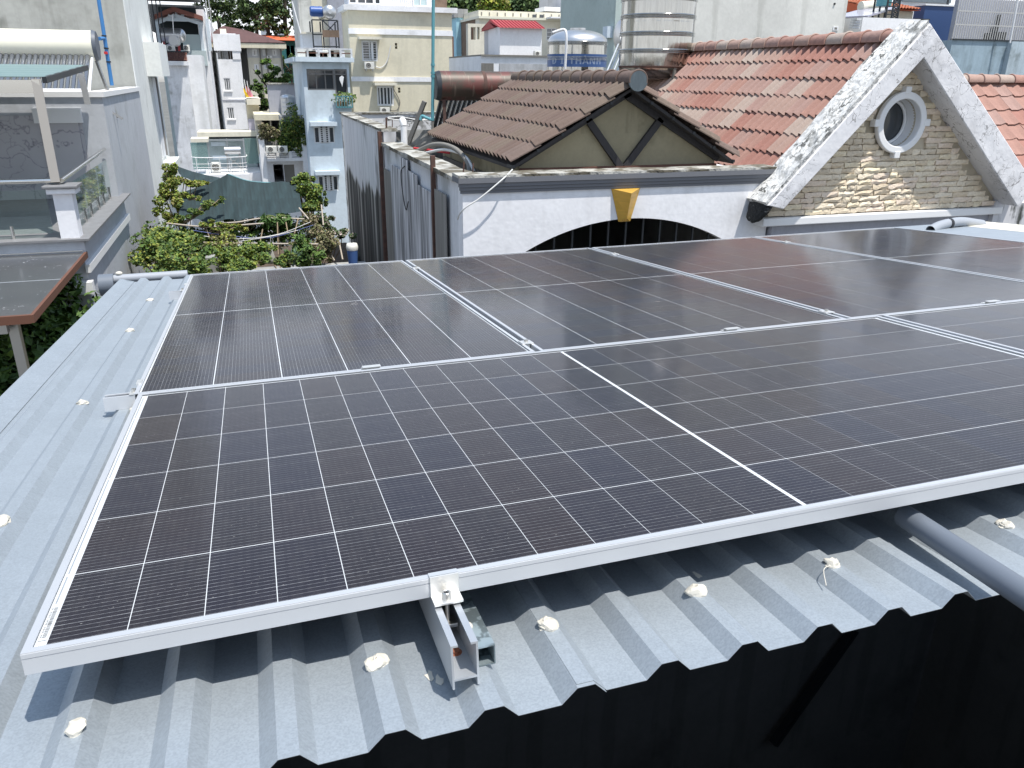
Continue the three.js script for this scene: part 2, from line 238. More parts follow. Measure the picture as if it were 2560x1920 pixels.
M.marble = mat({ map: tex(512, 3.2, (u, v) => { const a = N1(u, v), l = Math.abs(N1(u * 1 + 0.0, v) + 0.6 * (N2(u, v) - 0.5) - 0.5), l2 = Math.abs(N1(v, u) + 0.5 * (N2(v, u) - 0.5) - 0.47); const vein = (1 - sstep(0.0, 0.022, l)) * 0.7 + (1 - sstep(0, 0.010, l2)) * 0.5; const k = 0.85 + 0.3 * a; return [0.40 * k * (1 - 0.55 * vein), 0.40 * k * (1 - 0.55 * vein), 0.43 * k * (1 - 0.5 * vein)]; }), roughness: 0.22 });
M.stoneGrey = mat({ map: tex(128, 1, (u, v) => { const k = 0.8 + 0.4 * N3(u, v); return [0.20 * k, 0.20 * k, 0.205 * k]; }), roughness: 0.5 });
M.darkGreyCap = mat({ rgb: [0.10, 0.115, 0.14], roughness: 0.5 });
M.canopy = mat({ map: tex(512, 1.8, (u, v) => { const f = N4(u, v) > 0.80 ? 0.45 : 0; const k = 0.055 + 0.03 * N1(u, v) + f * sstep(0.45, 0.6, N2(u, v)); return [k, k * 1.02, k * 1.06]; }), roughness: 0.32, clearcoat: 0.6, clearcoatRoughness: 0.15 });
M.leaf = (() => { const m = new THREE.MeshPhysicalMaterial({ vertexColors: true, roughness: 0.75, transmission: 0.25, thickness: 0 }); m.side = THREE.DoubleSide; return m; })();
M.farLeaf = (() => { const m = new THREE.MeshStandardMaterial({ vertexColors: true, roughness: 0.85 }); m.side = THREE.DoubleSide; return m; })();
const greens = [[0.085, 0.17, 0.022], [0.12, 0.21, 0.028], [0.055, 0.12, 0.02], [0.19, 0.26, 0.035], [0.09, 0.14, 0.03], [0.30, 0.32, 0.05]];
const yellowGreens = [[0.26, 0.33, 0.035], [0.17, 0.25, 0.03], [0.36, 0.36, 0.05], [0.11, 0.18, 0.025], [0.22, 0.20, 0.06]];
const dryGreens = [[0.22, 0.20, 0.09], [0.15, 0.17, 0.05], [0.28, 0.24, 0.14], [0.12, 0.13, 0.045], [0.33, 0.27, 0.16]];
const darkGreens = [[0.075, 0.125, 0.045], [0.095, 0.155, 0.05], [0.058, 0.095, 0.038], [0.13, 0.185, 0.055]];
const shadeGreens = greens.slice(0, 3);
function leafGeo(ells, size, seed, palette, long = 1.6) {
  const r = rng(seed); let n = 0; for (const e of ells) n += e[6]; const pos = new Float32Array(n * 12 * 3), nor = new Float32Array(n * 12 * 3), colr = new Float32Array(n * 12 * 3); let k = 0;
  const a = V(), b = V(), nrm = V(), d = V(), s = V(), P = [V(), V(), V(), V(), V()];
  const put = (v, nn, c) => { pos[k] = v.x; pos[k + 1] = v.y; pos[k + 2] = v.z; nor[k] = nn.x; nor[k + 1] = nn.y; nor[k + 2] = nn.z; colr[k] = c[0]; colr[k + 1] = c[1]; colr[k + 2] = c[2]; k += 3; };
  for (const e of ells) for (let i = 0; i < e[6]; i++) {
    let x, y, z, q; do { x = r() * 2 - 1; y = r() * 2 - 1; z = r() * 2 - 1; q = x * x + y * y + z * z; } while (q > 1 || (q < 0.25 && r() < 0.6));
    const cx = e[0] + x * e[3], cy = e[1] + y * e[4], cz = e[2] + z * e[5]; const sz = size * (0.55 + 0.8 * r());
    d.set(r() - 0.5, r() * 0.7 - 0.5, r() - 0.5).normalize(); nrm.set(r() - 0.5, r() * 1.1, r() - 0.3).normalize(); s.crossVectors(d, nrm).normalize(); nrm.crossVectors(s, d).normalize(); if (nrm.y < 0) nrm.negate();
    const w = sz * 0.5, L = sz * long; const pc = palette[Math.floor(r() * palette.length)], f = 0.75 + 0.5 * r(), c = [pc[0] * f, pc[1] * f, pc[2] * f];
    P[0].set(cx, cy, cz).addScaledVector(d, -L / 2); P[1].set(cx, cy, cz).addScaledVector(s, w).addScaledVector(nrm, w * 0.3); P[2].set(cx, cy, cz).addScaledVector(d, L / 2); P[3].set(cx, cy, cz).addScaledVector(s, -w).addScaledVector(nrm, w * 0.3); P[4].set(cx, cy, cz);
    for (const t of [[0, 1, 4], [1, 2, 4], [2, 3, 4], [3, 0, 4]]) { a.subVectors(P[t[1]], P[t[0]]); b.subVectors(P[t[2]], P[t[0]]); const nn = a.clone().cross(b).normalize(); if (nn.y < 0) nn.negate(); for (const j of t) put(P[j], nn, c); }
  }
  const g = new THREE.BufferGeometry(); g.setAttribute('position', new THREE.BufferAttribute(pos, 3)); g.setAttribute('normal', new THREE.BufferAttribute(nor, 3)); g.setAttribute('color', new THREE.BufferAttribute(colr, 3)); return g;
}
function leafMesh(name, ells, size, seed, parent, m, palette, long) { const g = leafGeo(ells, size, seed, palette, long), b = baseOf(parent); g.translate(-b[0], -b[1], -b[2]); const o = sh(new THREE.Mesh(g, m)); o.name = name; parent.add(o); return o; }
function plant(name, label, x, y, z, ells, size, seed, palette, o = {}) {
  const t = thing(name, label, o.category || 'plant', [x, y + (o.base || 0), z], o.group); const r = rng(seed + 5);
  const st = nb(); for (const e of ells) for (let k = 0; k < (o.stems || 2); k++) st.tube([[x + (r() - 0.5) * 0.1, y + (o.base || -0.2), z], [x + e[0] * 0.6 + (r() - 0.5) * e[3], y + lerp(o.base || -0.2, e[1], 0.6), z + e[2] * 0.6 + (r() - 0.5) * e[5]], [x + e[0] + (r() - 0.5) * e[3], y + e[1] + (r() - 0.2) * e[4] * 0.6, z + e[2] + (r() - 0.5) * e[5]]], o.stemR || 0.012, 8, 5);
  st.mesh('stems', o.stemMat || M.twig, t); const sub = []; for (const e of ells) { const n = Math.max(5, Math.round(e[6] / 26)); for (let k = 0; k < n; k++) { let a, b, c, q; do { a = r() * 2 - 1; b = r() * 2 - 1; c = r() * 2 - 1; q = a * a + b * b + c * c; } while (q > 1); const f = 0.9 + 0.4 * r(), s = 0.28 + 0.32 * r(); sub.push([x + e[0] + a * e[3] * f, y + e[1] + b * e[4] * f, z + e[2] + c * e[5] * f, e[3] * s, e[4] * s, e[5] * s, Math.ceil(3.8 * e[6] / n)]); } }
  leafMesh('foliage', sub, size * (o.fine ?? 0.78), seed, t, o.mat || M.leaf, palette, o.long); return t;
}
// tree: tapered trunk path, limbs, clumps of leaves
function tapered(b, pts, r0, r1, seg = 10, rs = 7) { const c = new THREE.CatmullRomCurve3(pts.map(p => V(...p))), n = pts.length * 4; const g = new THREE.TubeGeometry(c, n, 1, rs, false), p = g.attributes.position; for (let i = 0; i <= n; i++) { const q = c.getPointAt(i / n), r = lerp(r0, r1, i / n); for (let j = 0; j <= rs; j++) { const k = i * (rs + 1) + j; p.setXYZ(k, q.x + (p.getX(k) - q.x) * r, q.y + (p.getY(k) - q.y) * r, q.z + (p.getZ(k) - q.z) * r); } } g.computeVertexNormals(); b.add(g); }
function tree(label, trunk, limbs, clumps, r0, size, seed, palette, group) {
  const t = thing('tree', label, 'tree', trunk[0], group); const b = nb(); tapered(b, trunk, r0, r0 * 0.45); b.mesh('trunk', M.bark, t); for (const l of limbs) { const q = nb(); tapered(q, l, r0 * 0.5, r0 * 0.16); q.mesh('limb', M.bark, t); }
  const r = rng(seed), ells = []; for (const c of clumps) { const n = 9; for (let k = 0; k < n; k++) { const a = r() * 6.283, u = r() * 2 - 1, q = Math.sqrt(1 - u * u); const f = 0.4 + 0.75 * r(); ells.push([c[0] + Math.cos(a) * q * c[3] * f, c[1] + u * c[4] * f, c[2] + Math.sin(a) * q * c[5] * f, c[3] * (0.15 + 0.14 * r()), c[4] * (0.10 + 0.10 * r()), c[5] * (0.2 + 0.2 * r()), Math.round(c[6] * 0.36 / n)]); } }
  leafMesh('crown', ells, size, seed + 1, t, M.farLeaf, palette, 1.3); return t;
}
M.net = mat({ map: tex(256, 0.8, (u, v) => { const k = 0.45 + 0.95 * N2(u, v, 3, 0.25) + 0.15 * (N4(u, v) - 0.5); return [0.017 * k, 0.036 * k, 0.040 * k]; }), roughness: 0.85 });
M.stickGrey = mat({ rgb: [0.42, 0.37, 0.31], roughness: 0.9 }); M.blueWire = mat({ rgb: [0.10, 0.13, 0.32], roughness: 0.6 }); M.stalk = mat({ rgb: [0.16, 0.20, 0.06], roughness: 0.8 }); M.agave = mat({ rgb: [0.13, 0.21, 0.15], roughness: 0.7 }); M.meshBag = mat({ rgb: [0.46, 0.45, 0.40], roughness: 0.9, transmission: 0.35, thickness: 0 }); M.blueTub = mat({ rgb: [0.06, 0.13, 0.33], roughness: 0.5 });

// ---------------------------------------------------------------- ground
{
  const t = tex(256, 20, (u, v) => { const k = 0.6 + 0.8 * N1(u, v); return [0.12 * k, 0.12 * k, 0.11 * k]; });
  const m = mat({ map: t, roughness: 0.95 });
  structure('ground', nb().box(-700, 700, -11.6, -11, -1200, 60), m);
}
// ---------------------------------------------------------------- own house under the roof, deep gap in front of it, the terrace one stands on
{
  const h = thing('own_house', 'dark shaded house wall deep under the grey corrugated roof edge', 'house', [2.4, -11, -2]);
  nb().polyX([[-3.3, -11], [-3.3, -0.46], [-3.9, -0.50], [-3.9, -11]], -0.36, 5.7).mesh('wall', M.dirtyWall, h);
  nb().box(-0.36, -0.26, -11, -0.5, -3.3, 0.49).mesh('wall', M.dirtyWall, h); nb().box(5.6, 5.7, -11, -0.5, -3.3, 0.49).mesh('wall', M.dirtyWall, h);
  for (const [z, y] of [[-0.1, -0.165], [-1.3, -0.27], [-2.5, -0.375], [-3.7, -0.48]]) nb().box(-0.34, 5.7, y, y + 0.03, z - 0.025, z + 0.025).mesh('purlin', M.darkMetal, h);
  nb().bar([4.64, -3.53, -3.23], [3.98, -4.50, -3.18], 0.07, 0.05).mesh('brace', M.darkMetal, h);
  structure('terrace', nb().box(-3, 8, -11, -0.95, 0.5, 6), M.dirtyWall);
}
{ // corrugated sheets, in roof coordinates (panel plane: y = 0 at the glass, x along the rows, z towards the viewer)
  const roof = thing('metal_roof', 'zinc grey trapezoid-ribbed metal roof carrying the solar panels', 'roof', [2.4, -0.12, -2], null, true);
  const P = 0.1248, X0 = 0.297, yt = -0.1, yv = -0.12;
  const prof = (xa, xb, dy) => { // polyline of the profile between xa and xb
    const pts = []; const k0 = Math.floor((xa - X0) / P) - 1, k1 = Math.ceil((xb - X0) / P) + 1;
    const all = [];
    for (let k = k0; k <= k1; k++) { const c = X0 + k * P; all.push([c - 0.0345, yv], [c - 0.0125, yt], [c + 0.0125, yt], [c + 0.0315, yv]); }
    const yAt = (x) => { for (let i = 0; i + 1 < all.length; i++) if (x >= all[i][0] && x <= all[i + 1][0]) return lerp(all[i][1], all[i + 1][1], (x - all[i][0]) / (all[i + 1][0] - all[i][0])); return yv; };
    pts.push([xa, yAt(xa) + dy]); for (const p of all) if (p[0] > xa + 1e-4 && p[0] < xb - 1e-4) pts.push([p[0], p[1] + dy]); pts.push([xb, yAt(xb) + dy]); return pts;
  };
  const edges = [[-0.385, 0.70, 0.166, 0], [0.66, 1.70, 0.160, 0.0012], [1.66, 2.70, 0.169, 0], [2.66, 3.70, 0.162, 0.0012], [3.66, 4.70, 0.166, 0], [4.66, 5.75, 0.164, 0.0012]];
  edges.forEach(([xa, xb, ze, dy], i) => {
    const top = prof(xa, xb, dy), th = 0.0007, loop = [...top, ...top.slice().reverse().map(p => [p[0], p[1] - th])];
    const b = nb(); b.poly(loop, -4.03, ze); b.mesh('roof_sheet', M.galv, roof);
  });
  // folded edge flashing along the left verge, standing up a little and turned down
  nb().poly([[-0.462, -0.185], [-0.461, -0.185], [-0.461, -0.1085], [-0.448, -0.0975], [-0.428, -0.1015], [-0.404, -0.1155], [-0.376, -0.1175], [-0.376, -0.1183], [-0.404, -0.1163], [-0.428, -0.1023], [-0.448, -0.0985], [-0.462, -0.109]], -4.03, 0.17).mesh('edge_flashing', M.galv, roof);
  // right verge flashing
  nb().box(5.74, 5.86, -0.11, -0.109, -4.03, 0.16).mesh('edge_flashing', M.galv, roof);
  nb().box(4.64, 5.50, -0.0985, -0.0975, -4.03, 0.16).mesh('edge_flashing', M.galv, roof);
  nb().box(5.51, 5.90, -0.0985, -0.0975, -4.03, 0.16).mesh('cream_sheet', M.creamPale, roof);
}
// silicone dabs on the screw heads: irregular caulk swirls
{
  const spots = [[0.422, -0.1, 0.026, 'on the rib left of the mounting rail end'], [0.671, -0.1, 0.022, 'on the rib just right of the zinc box tube'], [0.921, -0.1, 0.020, 'on the second rib right of the box tube'], [1.170, -0.1, 0.022, 'with a long tail, on the third rib right of the box tube'], [1.545, -0.1, 0.016, 'on a rib beyond the grey pvc pipe'], [0.050, -0.1, 0.030, 'on the front left of the roof below the panel corner'], [-0.202, -0.1, -0.66, 'on the left strip of roof at the photo edge'], [-0.202, -0.1, -1.46, 'on the left strip beside the bracket between panel rows'], [-0.202, -0.1, -2.47, 'on the left strip beside the rear panel middle'], [-0.202, -0.1, -3.20, 'on the left strip near the far pvc gutter'], [-0.045, -0.1, -1.33, 'under the rail stub between the panel rows']];
  spots.forEach(([x, y, z, w], i) => {
    const r = rng(100 + i * 7), b = nb(), s = 0.0115 + 0.003 * r();
    const g = new THREE.IcosahedronGeometry(1, 3), p = g.attributes.position, n = fbm(300 + i, 3, 4), tw = r() * 6;
    for (let k = 0; k < p.count; k++) { const v = V(p.getX(k), p.getY(k), p.getZ(k)); const a = Math.atan2(v.z, v.x); const sw = 1 + 0.6 * (n(a / 6.283 + 0.5, v.y * 0.25 + 0.5) - 0.5) * 2 + 0.10 * Math.sin(3 * a + tw + 5 * v.y); v.multiplyScalar(sw); p.setXYZ(k, x + v.x * s * 1.15, y + 0.001 + Math.max(v.y, -0.2) * s * 0.85, z + v.z * s * 1.15); }
    g.computeVertexNormals(); b.add(g);
    // swirl and peeled tail
    const ring = []; for (let k = 0; k <= 10; k++) { const a = tw + k * 0.9, q = s * (1.0 - 0.075 * k); ring.push([x + Math.cos(a) * q, y + s * (0.18 + 0.06 * k), z + Math.sin(a) * q]); }
    b.tube(ring, 0.0017, 30, 6);
    const L = i === 3 ? 0.030 : 0.012, a = tw + 2; if (i === 3) b.tube([[x + Math.cos(a) * s * 0.7, y + s * 0.3, z + Math.sin(a) * s * 0.7], [x - s - L * 0.4, y + 0.004, z + s * 0.9], [x - s - L, y - 0.008, z + s + L * 0.9]], 0.0005 + 0.0004 * r(), 14, 5);
    single('silicone_dab', 'off-white silicone dab ' + w, 'sealant', b, M.silicone, [x, y, z], 'silicone dabs over the roof screws', true);
  });
  // dried smears and shavings of sealant
  [[1.02, -0.1195, -0.06], [1.03, -0.1195, -0.045], [0.965, -0.1195, -0.055], [0.487, -0.1195, 0.052], [0.497, -0.1195, 0.064]].forEach(([x, y, z], i) => {
    const r = rng(500 + i), pts = []; for (let k = 0; k < 9; k++) { const a = k / 9 * 6.283, q = 0.004 + 0.005 * r(); pts.push([x + Math.cos(a) * q * 0.8, -(z + Math.sin(a) * q * 1.5)]); }
    const b = nb(); b.poly(pts, 0, 0.0008); b.l[0].rotateX(-Math.PI / 2); b.l[0].translate(0, y, 0);
    single('sealant_smear', ['thin white sealant flake in the shadowed valley, largest of three', 'thin white sealant flake in the shadowed valley, right of the largest', 'narrow white sealant flake on the shaded rib side', 'tiny white sealant scrap left of the rail end', 'tiny white sealant scrap touching the rail shadow'][i], 'sealant', b, M.silicone, [x, y, z], null, true);
  });
}
// ---------------------------------------------------------------- solar panels
const PL = 2.278, PW = 1.134;
const cellMats = [];
for (let v = 0; v < 5; v++) {
  const r = rng(900 + v), W = 128, H = 512, d = new Uint8Array(W * H * 4), f = fbm(40 + v, 3, 8), base = [[0.0108, 0.0048, 0.0078], [0.0082, 0.0045, 0.0098], [0.0128, 0.0053, 0.0062], [0.0094, 0.0047, 0.0070], [0.0068, 0.0040, 0.0115]][v];
  const enc = (x) => Math.round(255 * (x <= 0.0031308 ? 12.92 * x : 1.055 * Math.pow(x, 1 / 2.4) - 0.055));
  const NL = 18;
  const specks = []; for (let k = 0; k < 9; k++) specks.push([r() * W, r() * H, 0.5 + r() * 0.9]);
  for (let j = 0; j < H; j++) for (let i = 0; i < W; i++) {
    const u = i / W, w = j / H, k = 0.85 + 0.3 * f(u, w), dust = 0.006 * sstep(0.50, 0.72, f(w + 0.3, u + 0.6)); let c = base.map((q, m) => q * k + dust * [1, 0.9, 0.78][m]);
    const ph = (w * NL) % 1, dl = Math.abs(ph - 0.5) * (H / NL);
    if (dl < 1.05) { const pad = (u < 0.14 || u > 0.86) && ((i * 7) % 16 < 9); const s = pad ? 0.34 : 0.18 + 0.09 * ((i >> 3) & 1); c = [s, s, s * 1.02]; }
    else if (i % 4 === 0) c = c.map(q => q + 0.001);
    for (const s of specks) { const q = (i - s[0]) ** 2 * 2 + (j - s[1]) ** 2; if (q < s[2] * s[2] * 3) c = [0.30, 0.29, 0.27]; }
    const q = (j * W + i) * 4; d[q] = enc(c[0]); d[q + 1] = enc(c[1]); d[q + 2] = enc(c[2]); d[q + 3] = 255;
  }
  const t = new THREE.DataTexture(d, W, H); t.colorSpace = THREE.SRGBColorSpace; t.magFilter = THREE.LinearFilter; t.minFilter = THREE.LinearMipmapLinearFilter; t.generateMipmaps = true; t.needsUpdate = true;
  cellMats.push(mat({ map: t, roughness: 0.5, metalness: 0.1 }));
}
const glassRough = gray(256, 0.5, (u, v) => 0.07 + 0.07 * N2(u, v));
M.solarGlass = mat({ rgb: [0.97, 0.98, 0.98], roughness: 1, roughnessMap: glassRough, transmission: 1, thickness: 0, ior: 1.12 });
M.backsheet = mat({ rgb: [0.62, 0.63, 0.65], roughness: 0.6 });
function barcodeTex() { const W = 512, H = 64, d = new Uint8Array(W * H * 4), r = rng(77); let on = 1, left = 0; for (let i = 0; i < W; i++) { if (left-- <= 0) { on = 1 - on; left = 2 + Math.floor(r() * 6); } for (let j = 0; j < H; j++) { const q = (j * W + i) * 4, num = j > 44 && j < 58 && i > 40 && i < 470 && ((i / 22 | 0) % 5 !== 4) && (i % 22 < 13) && (((i * 3 + j * 5) % 13) < 8); const bar = j > 8 && j < 40 && i > 30 && i < 482 && on; const c = bar || num ? 25 : 205; d[q] = d[q + 1] = d[q + 2] = c; d[q + 3] = 255; } } const t = new THREE.DataTexture(d, W, H); t.colorSpace = THREE.SRGBColorSpace; t.magFilter = THREE.LinearFilter; t.needsUpdate = true; return t; }
const cellGeo = (() => { const g = new THREE.BoxGeometry(0.0914, 0.0004, 0.1817); const p = g.attributes.position, uv = g.attributes.uv; for (let i = 0; i < p.count; i++) uv.setXY(i, p.getX(i) / 0.0914 + 0.5, p.getZ(i) / 0.1817 + 0.5); return g; })();
function frameGeo() {
  const b = nb(), h = 0.03, lip = 0.0105, w = 0.0018;
  const side = (x0, x1, z0, z1, ox, oz) => { // one bar; ox/oz outward direction
    b.box(x0, x1, -0.0016, 0, z0, z1);
    const t = (ya, yb, out) => { if (ox) { const xo = ox > 0 ? x1 : x0; b.box(xo - ox * w, xo + ox * out, ya, yb, z0, z1); } else { const zo = oz > 0 ? z1 : z0; b.box(x0, x1, ya, yb, zo - oz * w, zo + oz * out); } };
    t(-0.0075, -0.0016, 0.0007); t(-0.0088, -0.0075, -0.0006); t(-h, -0.0088, 0.0004);
    if (ox) { const xo = ox > 0 ? x1 : x0; b.box(xo - ox * w, xo - ox * 0.026, -h, -h + 0.0016, z0, z1); } else { const zo = oz > 0 ? z1 : z0; b.box(x0, x1, -h, -h + 0.0016, zo - oz * w, zo - oz * 0.026); }
  };
  side(0, PL, -lip, 0, 0, 1); side(0, PL, -PW, -PW + lip, 0, -1); side(0, lip, -PW + lip, -lip, -1, 0); side(PL - lip, PL, -PW + lip, -lip, 1, 0);
  return uvm(b.geo());
}
function makePanel(label, withTag) {
  const o = new THREE.Group(); o.name = numbered('solar_module'); o.userData = { label, category: 'solar panel', group: 'solar panels on the metal roof' }; o.base = [0, 0, 0]; scene.add(o);
  const add = (n, g, m) => { const e = sh(new THREE.Mesh(g, m)); e.name = n; o.add(e); return e; };
  add('frame', frameGeo(), M.alu);
  add('backsheet', uvm(nb().box(0.008, PL - 0.008, -0.0062, -0.0052, -PW + 0.008, -0.008).geo()), M.backsheet);
  add('rear_sheet', uvm(nb().box(0.009, PL - 0.009, -0.0072, -0.0064, -PW + 0.009, -0.009).geo()), M.dark);
  const gap = 0.007, hc = 0.0927, fc = 0.1845, r = rng(4242);
  for (let s = 0; s < 2; s++) for (let i = 0; i < 12; i++) for (let j = 0; j < 6; j++) {
    const x = s ? PL / 2 + gap / 2 + (i + 0.5) * hc : PL / 2 - gap / 2 - (i + 0.5) * hc, z = -PW / 2 + (j - 2.5) * fc;
    const e = sh(new THREE.Mesh(cellGeo, cellMats[Math.floor(r() * 5)])); e.name = 'cell'; e.position.set(x, -0.0049, z); o.add(e);
  }
  for (const x of [0.0145, PL - 0.0145]) add('bus_ribbon', uvm(nb().box(x - 0.001, x + 0.001, -0.0051, -0.0047, -PW + 0.03, -0.12).geo()), M.railMetal);
  for (let j = 1; j < 6; j += 2) add('ribbon_pad', uvm(nb().box(0.0115, 0.0185, -0.0050, -0.0045, -PW / 2 + (j - 3) * fc - 0.004, -PW / 2 + (j - 3) * fc + 0.004).geo()), M.backsheet);
  { const g = new THREE.PlaneGeometry(0.085, 0.010); g.rotateX(-Math.PI / 2); g.rotateY(Math.PI / 2); g.translate(0.0165, -0.0042, -0.072); add('barcode_sticker', g, mat({ map: barcodeTex(), roughness: 0.6 })); }
  add('glass', uvm(nb().add((() => { const g = new THREE.PlaneGeometry(PL - 0.018, PW - 0.018); g.rotateX(-Math.PI / 2); g.translate(PL / 2, -0.0019, -PW / 2); return g; })()).geo()), M.solarGlass);
  return o;
}
{
  const place = (o, x, y, z, turn) => { o.position.set(x, y, z).applyEuler(ROOF); o.quaternion.setFromEuler(ROOF).multiply(new THREE.Quaternion().setFromAxisAngle(V(0, 1, 0), turn)); };
  const p0 = makePanel('nearest solar panel, lying lengthwise along the front left edge'); place(p0, 0, 0, 0, 0);
  const labels = ['front row solar panel at the right edge of the photo, partly cut off', 'rear row solar panel at the far left, beside the bare roof strip', 'second rear row solar panel from the left', 'third rear row solar panel from the left', 'fourth rear row solar panel, at the far right corner'];
  labels.forEach((l, i) => {
    const c = p0.clone(); c.name = numbered('solar_module'); c.userData = { label: l, category: 'solar panel', group: 'solar panels on the metal roof' }; scene.add(c);
    if (i === 0) place(c, PL + 0.02, 0, 0, 0);
    else { const k = i - 1; place(c, -0.030 + k * (PW + 0.02) + PW, -0.032, -(PW + 0.12), Math.PI / 2); // long side into the depth
    }
  });
}
// rails, box tube, clamps
{
  const chan = (b, x0, x1, y0, y1, z0, z1, t = 0.0028) => { b.box(x0, x0 + t, y0, y1, z0, z1).box(x1 - t, x1, y0, y1, z0, z1).box(x0 + t, x1 - t, y0 + 0.012, y0 + 0.012 + t, z0, z1).box(x0 + t, x0 + 0.0095, y1 - t, y1, z0, z1).box(x1 - 0.0095, x1 - t, y1 - t, y1, z0, z1); };
  const a = thing('mounting_rail', 'aluminium channel rail poking out under the front panel edge', 'rail', [0.523, -0.1, 0], null, true);
  { const b = nb(); chan(b, 0.505, 0.541, -0.098, -0.033, -1.16, 0.118); b.mesh('channel', M.railMetal, a); nb().cyl([0.523, -0.083, 0.062], [0.523, -0.079, 0.062], 0.0062, 6).cyl([0.523, -0.0835, 0.062], [0.523, -0.0825, 0.062], 0.009, 14).mesh('screw', M.rustBolt, a); }
  const t = thing('box_tube', 'square zinc coated steel tube lying beside the front rail', 'tube', [0.558, -0.1, 0], null, true);
  { const b = nb(), x0 = 0.5435, x1 = 0.5735, y0 = -0.0995, y1 = -0.0695, w = 0.0018, z0 = -1.1, z1 = 0.082; b.box(x0, x0 + w, y0, y1, z0, z1).box(x1 - w, x1, y0, y1, z0, z1).box(x0 + w, x1 - w, y1 - w, y1, z0, z1).box(x0 + w, x1 - w, y0, y0 + w, z0, z1); b.mesh('tube_wall', M.galvTube, t); nb().sph(0.549, -0.0685, 0.030, 0.0075, 0.005, 0.009, 14).mesh('silicone_cap', M.silicone, t); }
  const c = thing('end_clamp', 'bright aluminium end clamp with socket bolt gripping the front panel', 'clamp', [0.523, -0.033, 0.015], null, true);
  { const b = nb(); b.rbox(0.5045, 0.5455, 0.0005, 0.0032, -0.0085, 0.004, 0.0006).rbox(0.5045, 0.5455, -0.0265, 0.0032, 0.0014, 0.0044, 0.0006).rbox(0.5045, 0.5455, -0.0295, -0.0262, 0.0014, 0.0285, 0.0006); b.mesh('bracket', M.clamp, c);
    const bo = nb(); bo.cyl([0.524, -0.0262, 0.0175], [0.524, -0.0172, 0.0175], 0.0066, 20, 0.0063); const ring = new THREE.TorusGeometry(0.0049, 0.0016, 8, 20); ring.rotateX(Math.PI / 2); ring.translate(0.524, -0.0168, 0.0175); bo.add(ring); bo.mesh('bolt', M.bolt, c); nb().cyl([0.524, -0.0172, 0.0175], [0.524, -0.0168, 0.0175], 0.0035, 6).mesh('hex_socket', M.dark, c);
    nb().cyl([0.524, -0.062, 0.0175], [0.524, -0.030, 0.0175], 0.0036, 12).mesh('bolt_shank', M.bolt, c); nb().rbox(0.510, 0.536, -0.066, -0.060, 0.006, 0.030, 0.0012).mesh('nut', M.bolt, c); }
  // rear-row rails run across the ribs; their stubs stick out on the left
  [[-1.37, 'front rail of the rear panel row, its square stub sticking out left'], [-3.18, 'back rail of the rear panel row, its square stub sticking out left']].forEach(([z, l], i) => {
    const q = thing('mounting_rail', 'aluminium ' + l, 'rail', [2.2, -0.1, z], null, true); const b = nb(); const x0 = -0.125 + i * 0.015, x1 = 4.7, y0 = -0.0995, y1 = -0.0625, tt = 0.0026;
    b.box(x0, x1, y0, y1, z - 0.018, z - 0.018 + tt).box(x0, x1, y0, y1, z + 0.018 - tt, z + 0.018).box(x0, x1, y0 + 0.008, y0 + 0.008 + tt, z - 0.018 + tt, z + 0.018 - tt).box(x0, x1, y1 - tt, y1, z + 0.0095, z + 0.018 - tt).box(x0, x1, y1 - tt, y1, z - 0.018 + tt, z - 0.0095); b.mesh('channel', M.alu, q);
    // end clamp at the left edge of the rear row
    const e = thing('end_clamp', i ? 'small end clamp on the far left corner of the rear row' : 'small end clamp on the near left side of the rear row', 'clamp', [-0.035, -0.06, z], null, true);
    nb().box(-0.036, -0.022, -0.0318, -0.029, z - 0.02, z + 0.02).box(-0.0345, -0.0315, -0.0605, -0.0318, z - 0.02, z + 0.02).box(-0.058, -0.0345, -0.0605, -0.0575, z - 0.02, z + 0.02).mesh('bracket', M.clamp, e); nb().cyl([-0.047, -0.0575, z], [-0.047, -0.048, z], 0.006, 12).mesh('bolt', M.bolt, e);
  });
  // mid clamps in the gaps of the rear row, and end clamps along its front edge
  const gaps = [0, 1, 2].map(k => -0.030 + (k + 1) * (PW + 0.02) - 0.01);
  let proto = null; const nm = ['first', 'second', 'third'];
  gaps.forEach((x, k) => [-1.37, -3.18].forEach((z, i) => {
    const l = 'mid clamp in the ' + nm[k] + ' panel gap of the rear row, ' + (i ? 'far' : 'near') + ' end';
    let c2;
    if (!proto) { c2 = thing('mid_clamp', l, 'clamp', [x, -0.032, z], 'mid clamps between rear panels', true); nb().rbox(x - 0.019, x + 0.019, -0.0314, -0.0284, z - 0.022, z + 0.022, 0.0006).box(x - 0.006, x + 0.006, -0.06, -0.0314, z - 0.02, z + 0.02).mesh('plate', M.clamp, c2); nb().cyl([x, -0.0284, z], [x, -0.021, z], 0.0065, 14).mesh('bolt', M.bolt, c2); proto = c2; }
    else { c2 = proto.clone(); c2.name = numbered('mid_clamp'); c2.userData = { label: l, category: 'clamp', group: 'mid clamps between rear panels' }; c2.position.set(x, -0.032, z).applyEuler(ROOF); scene.add(c2); }
  }));
  let pr2 = null;
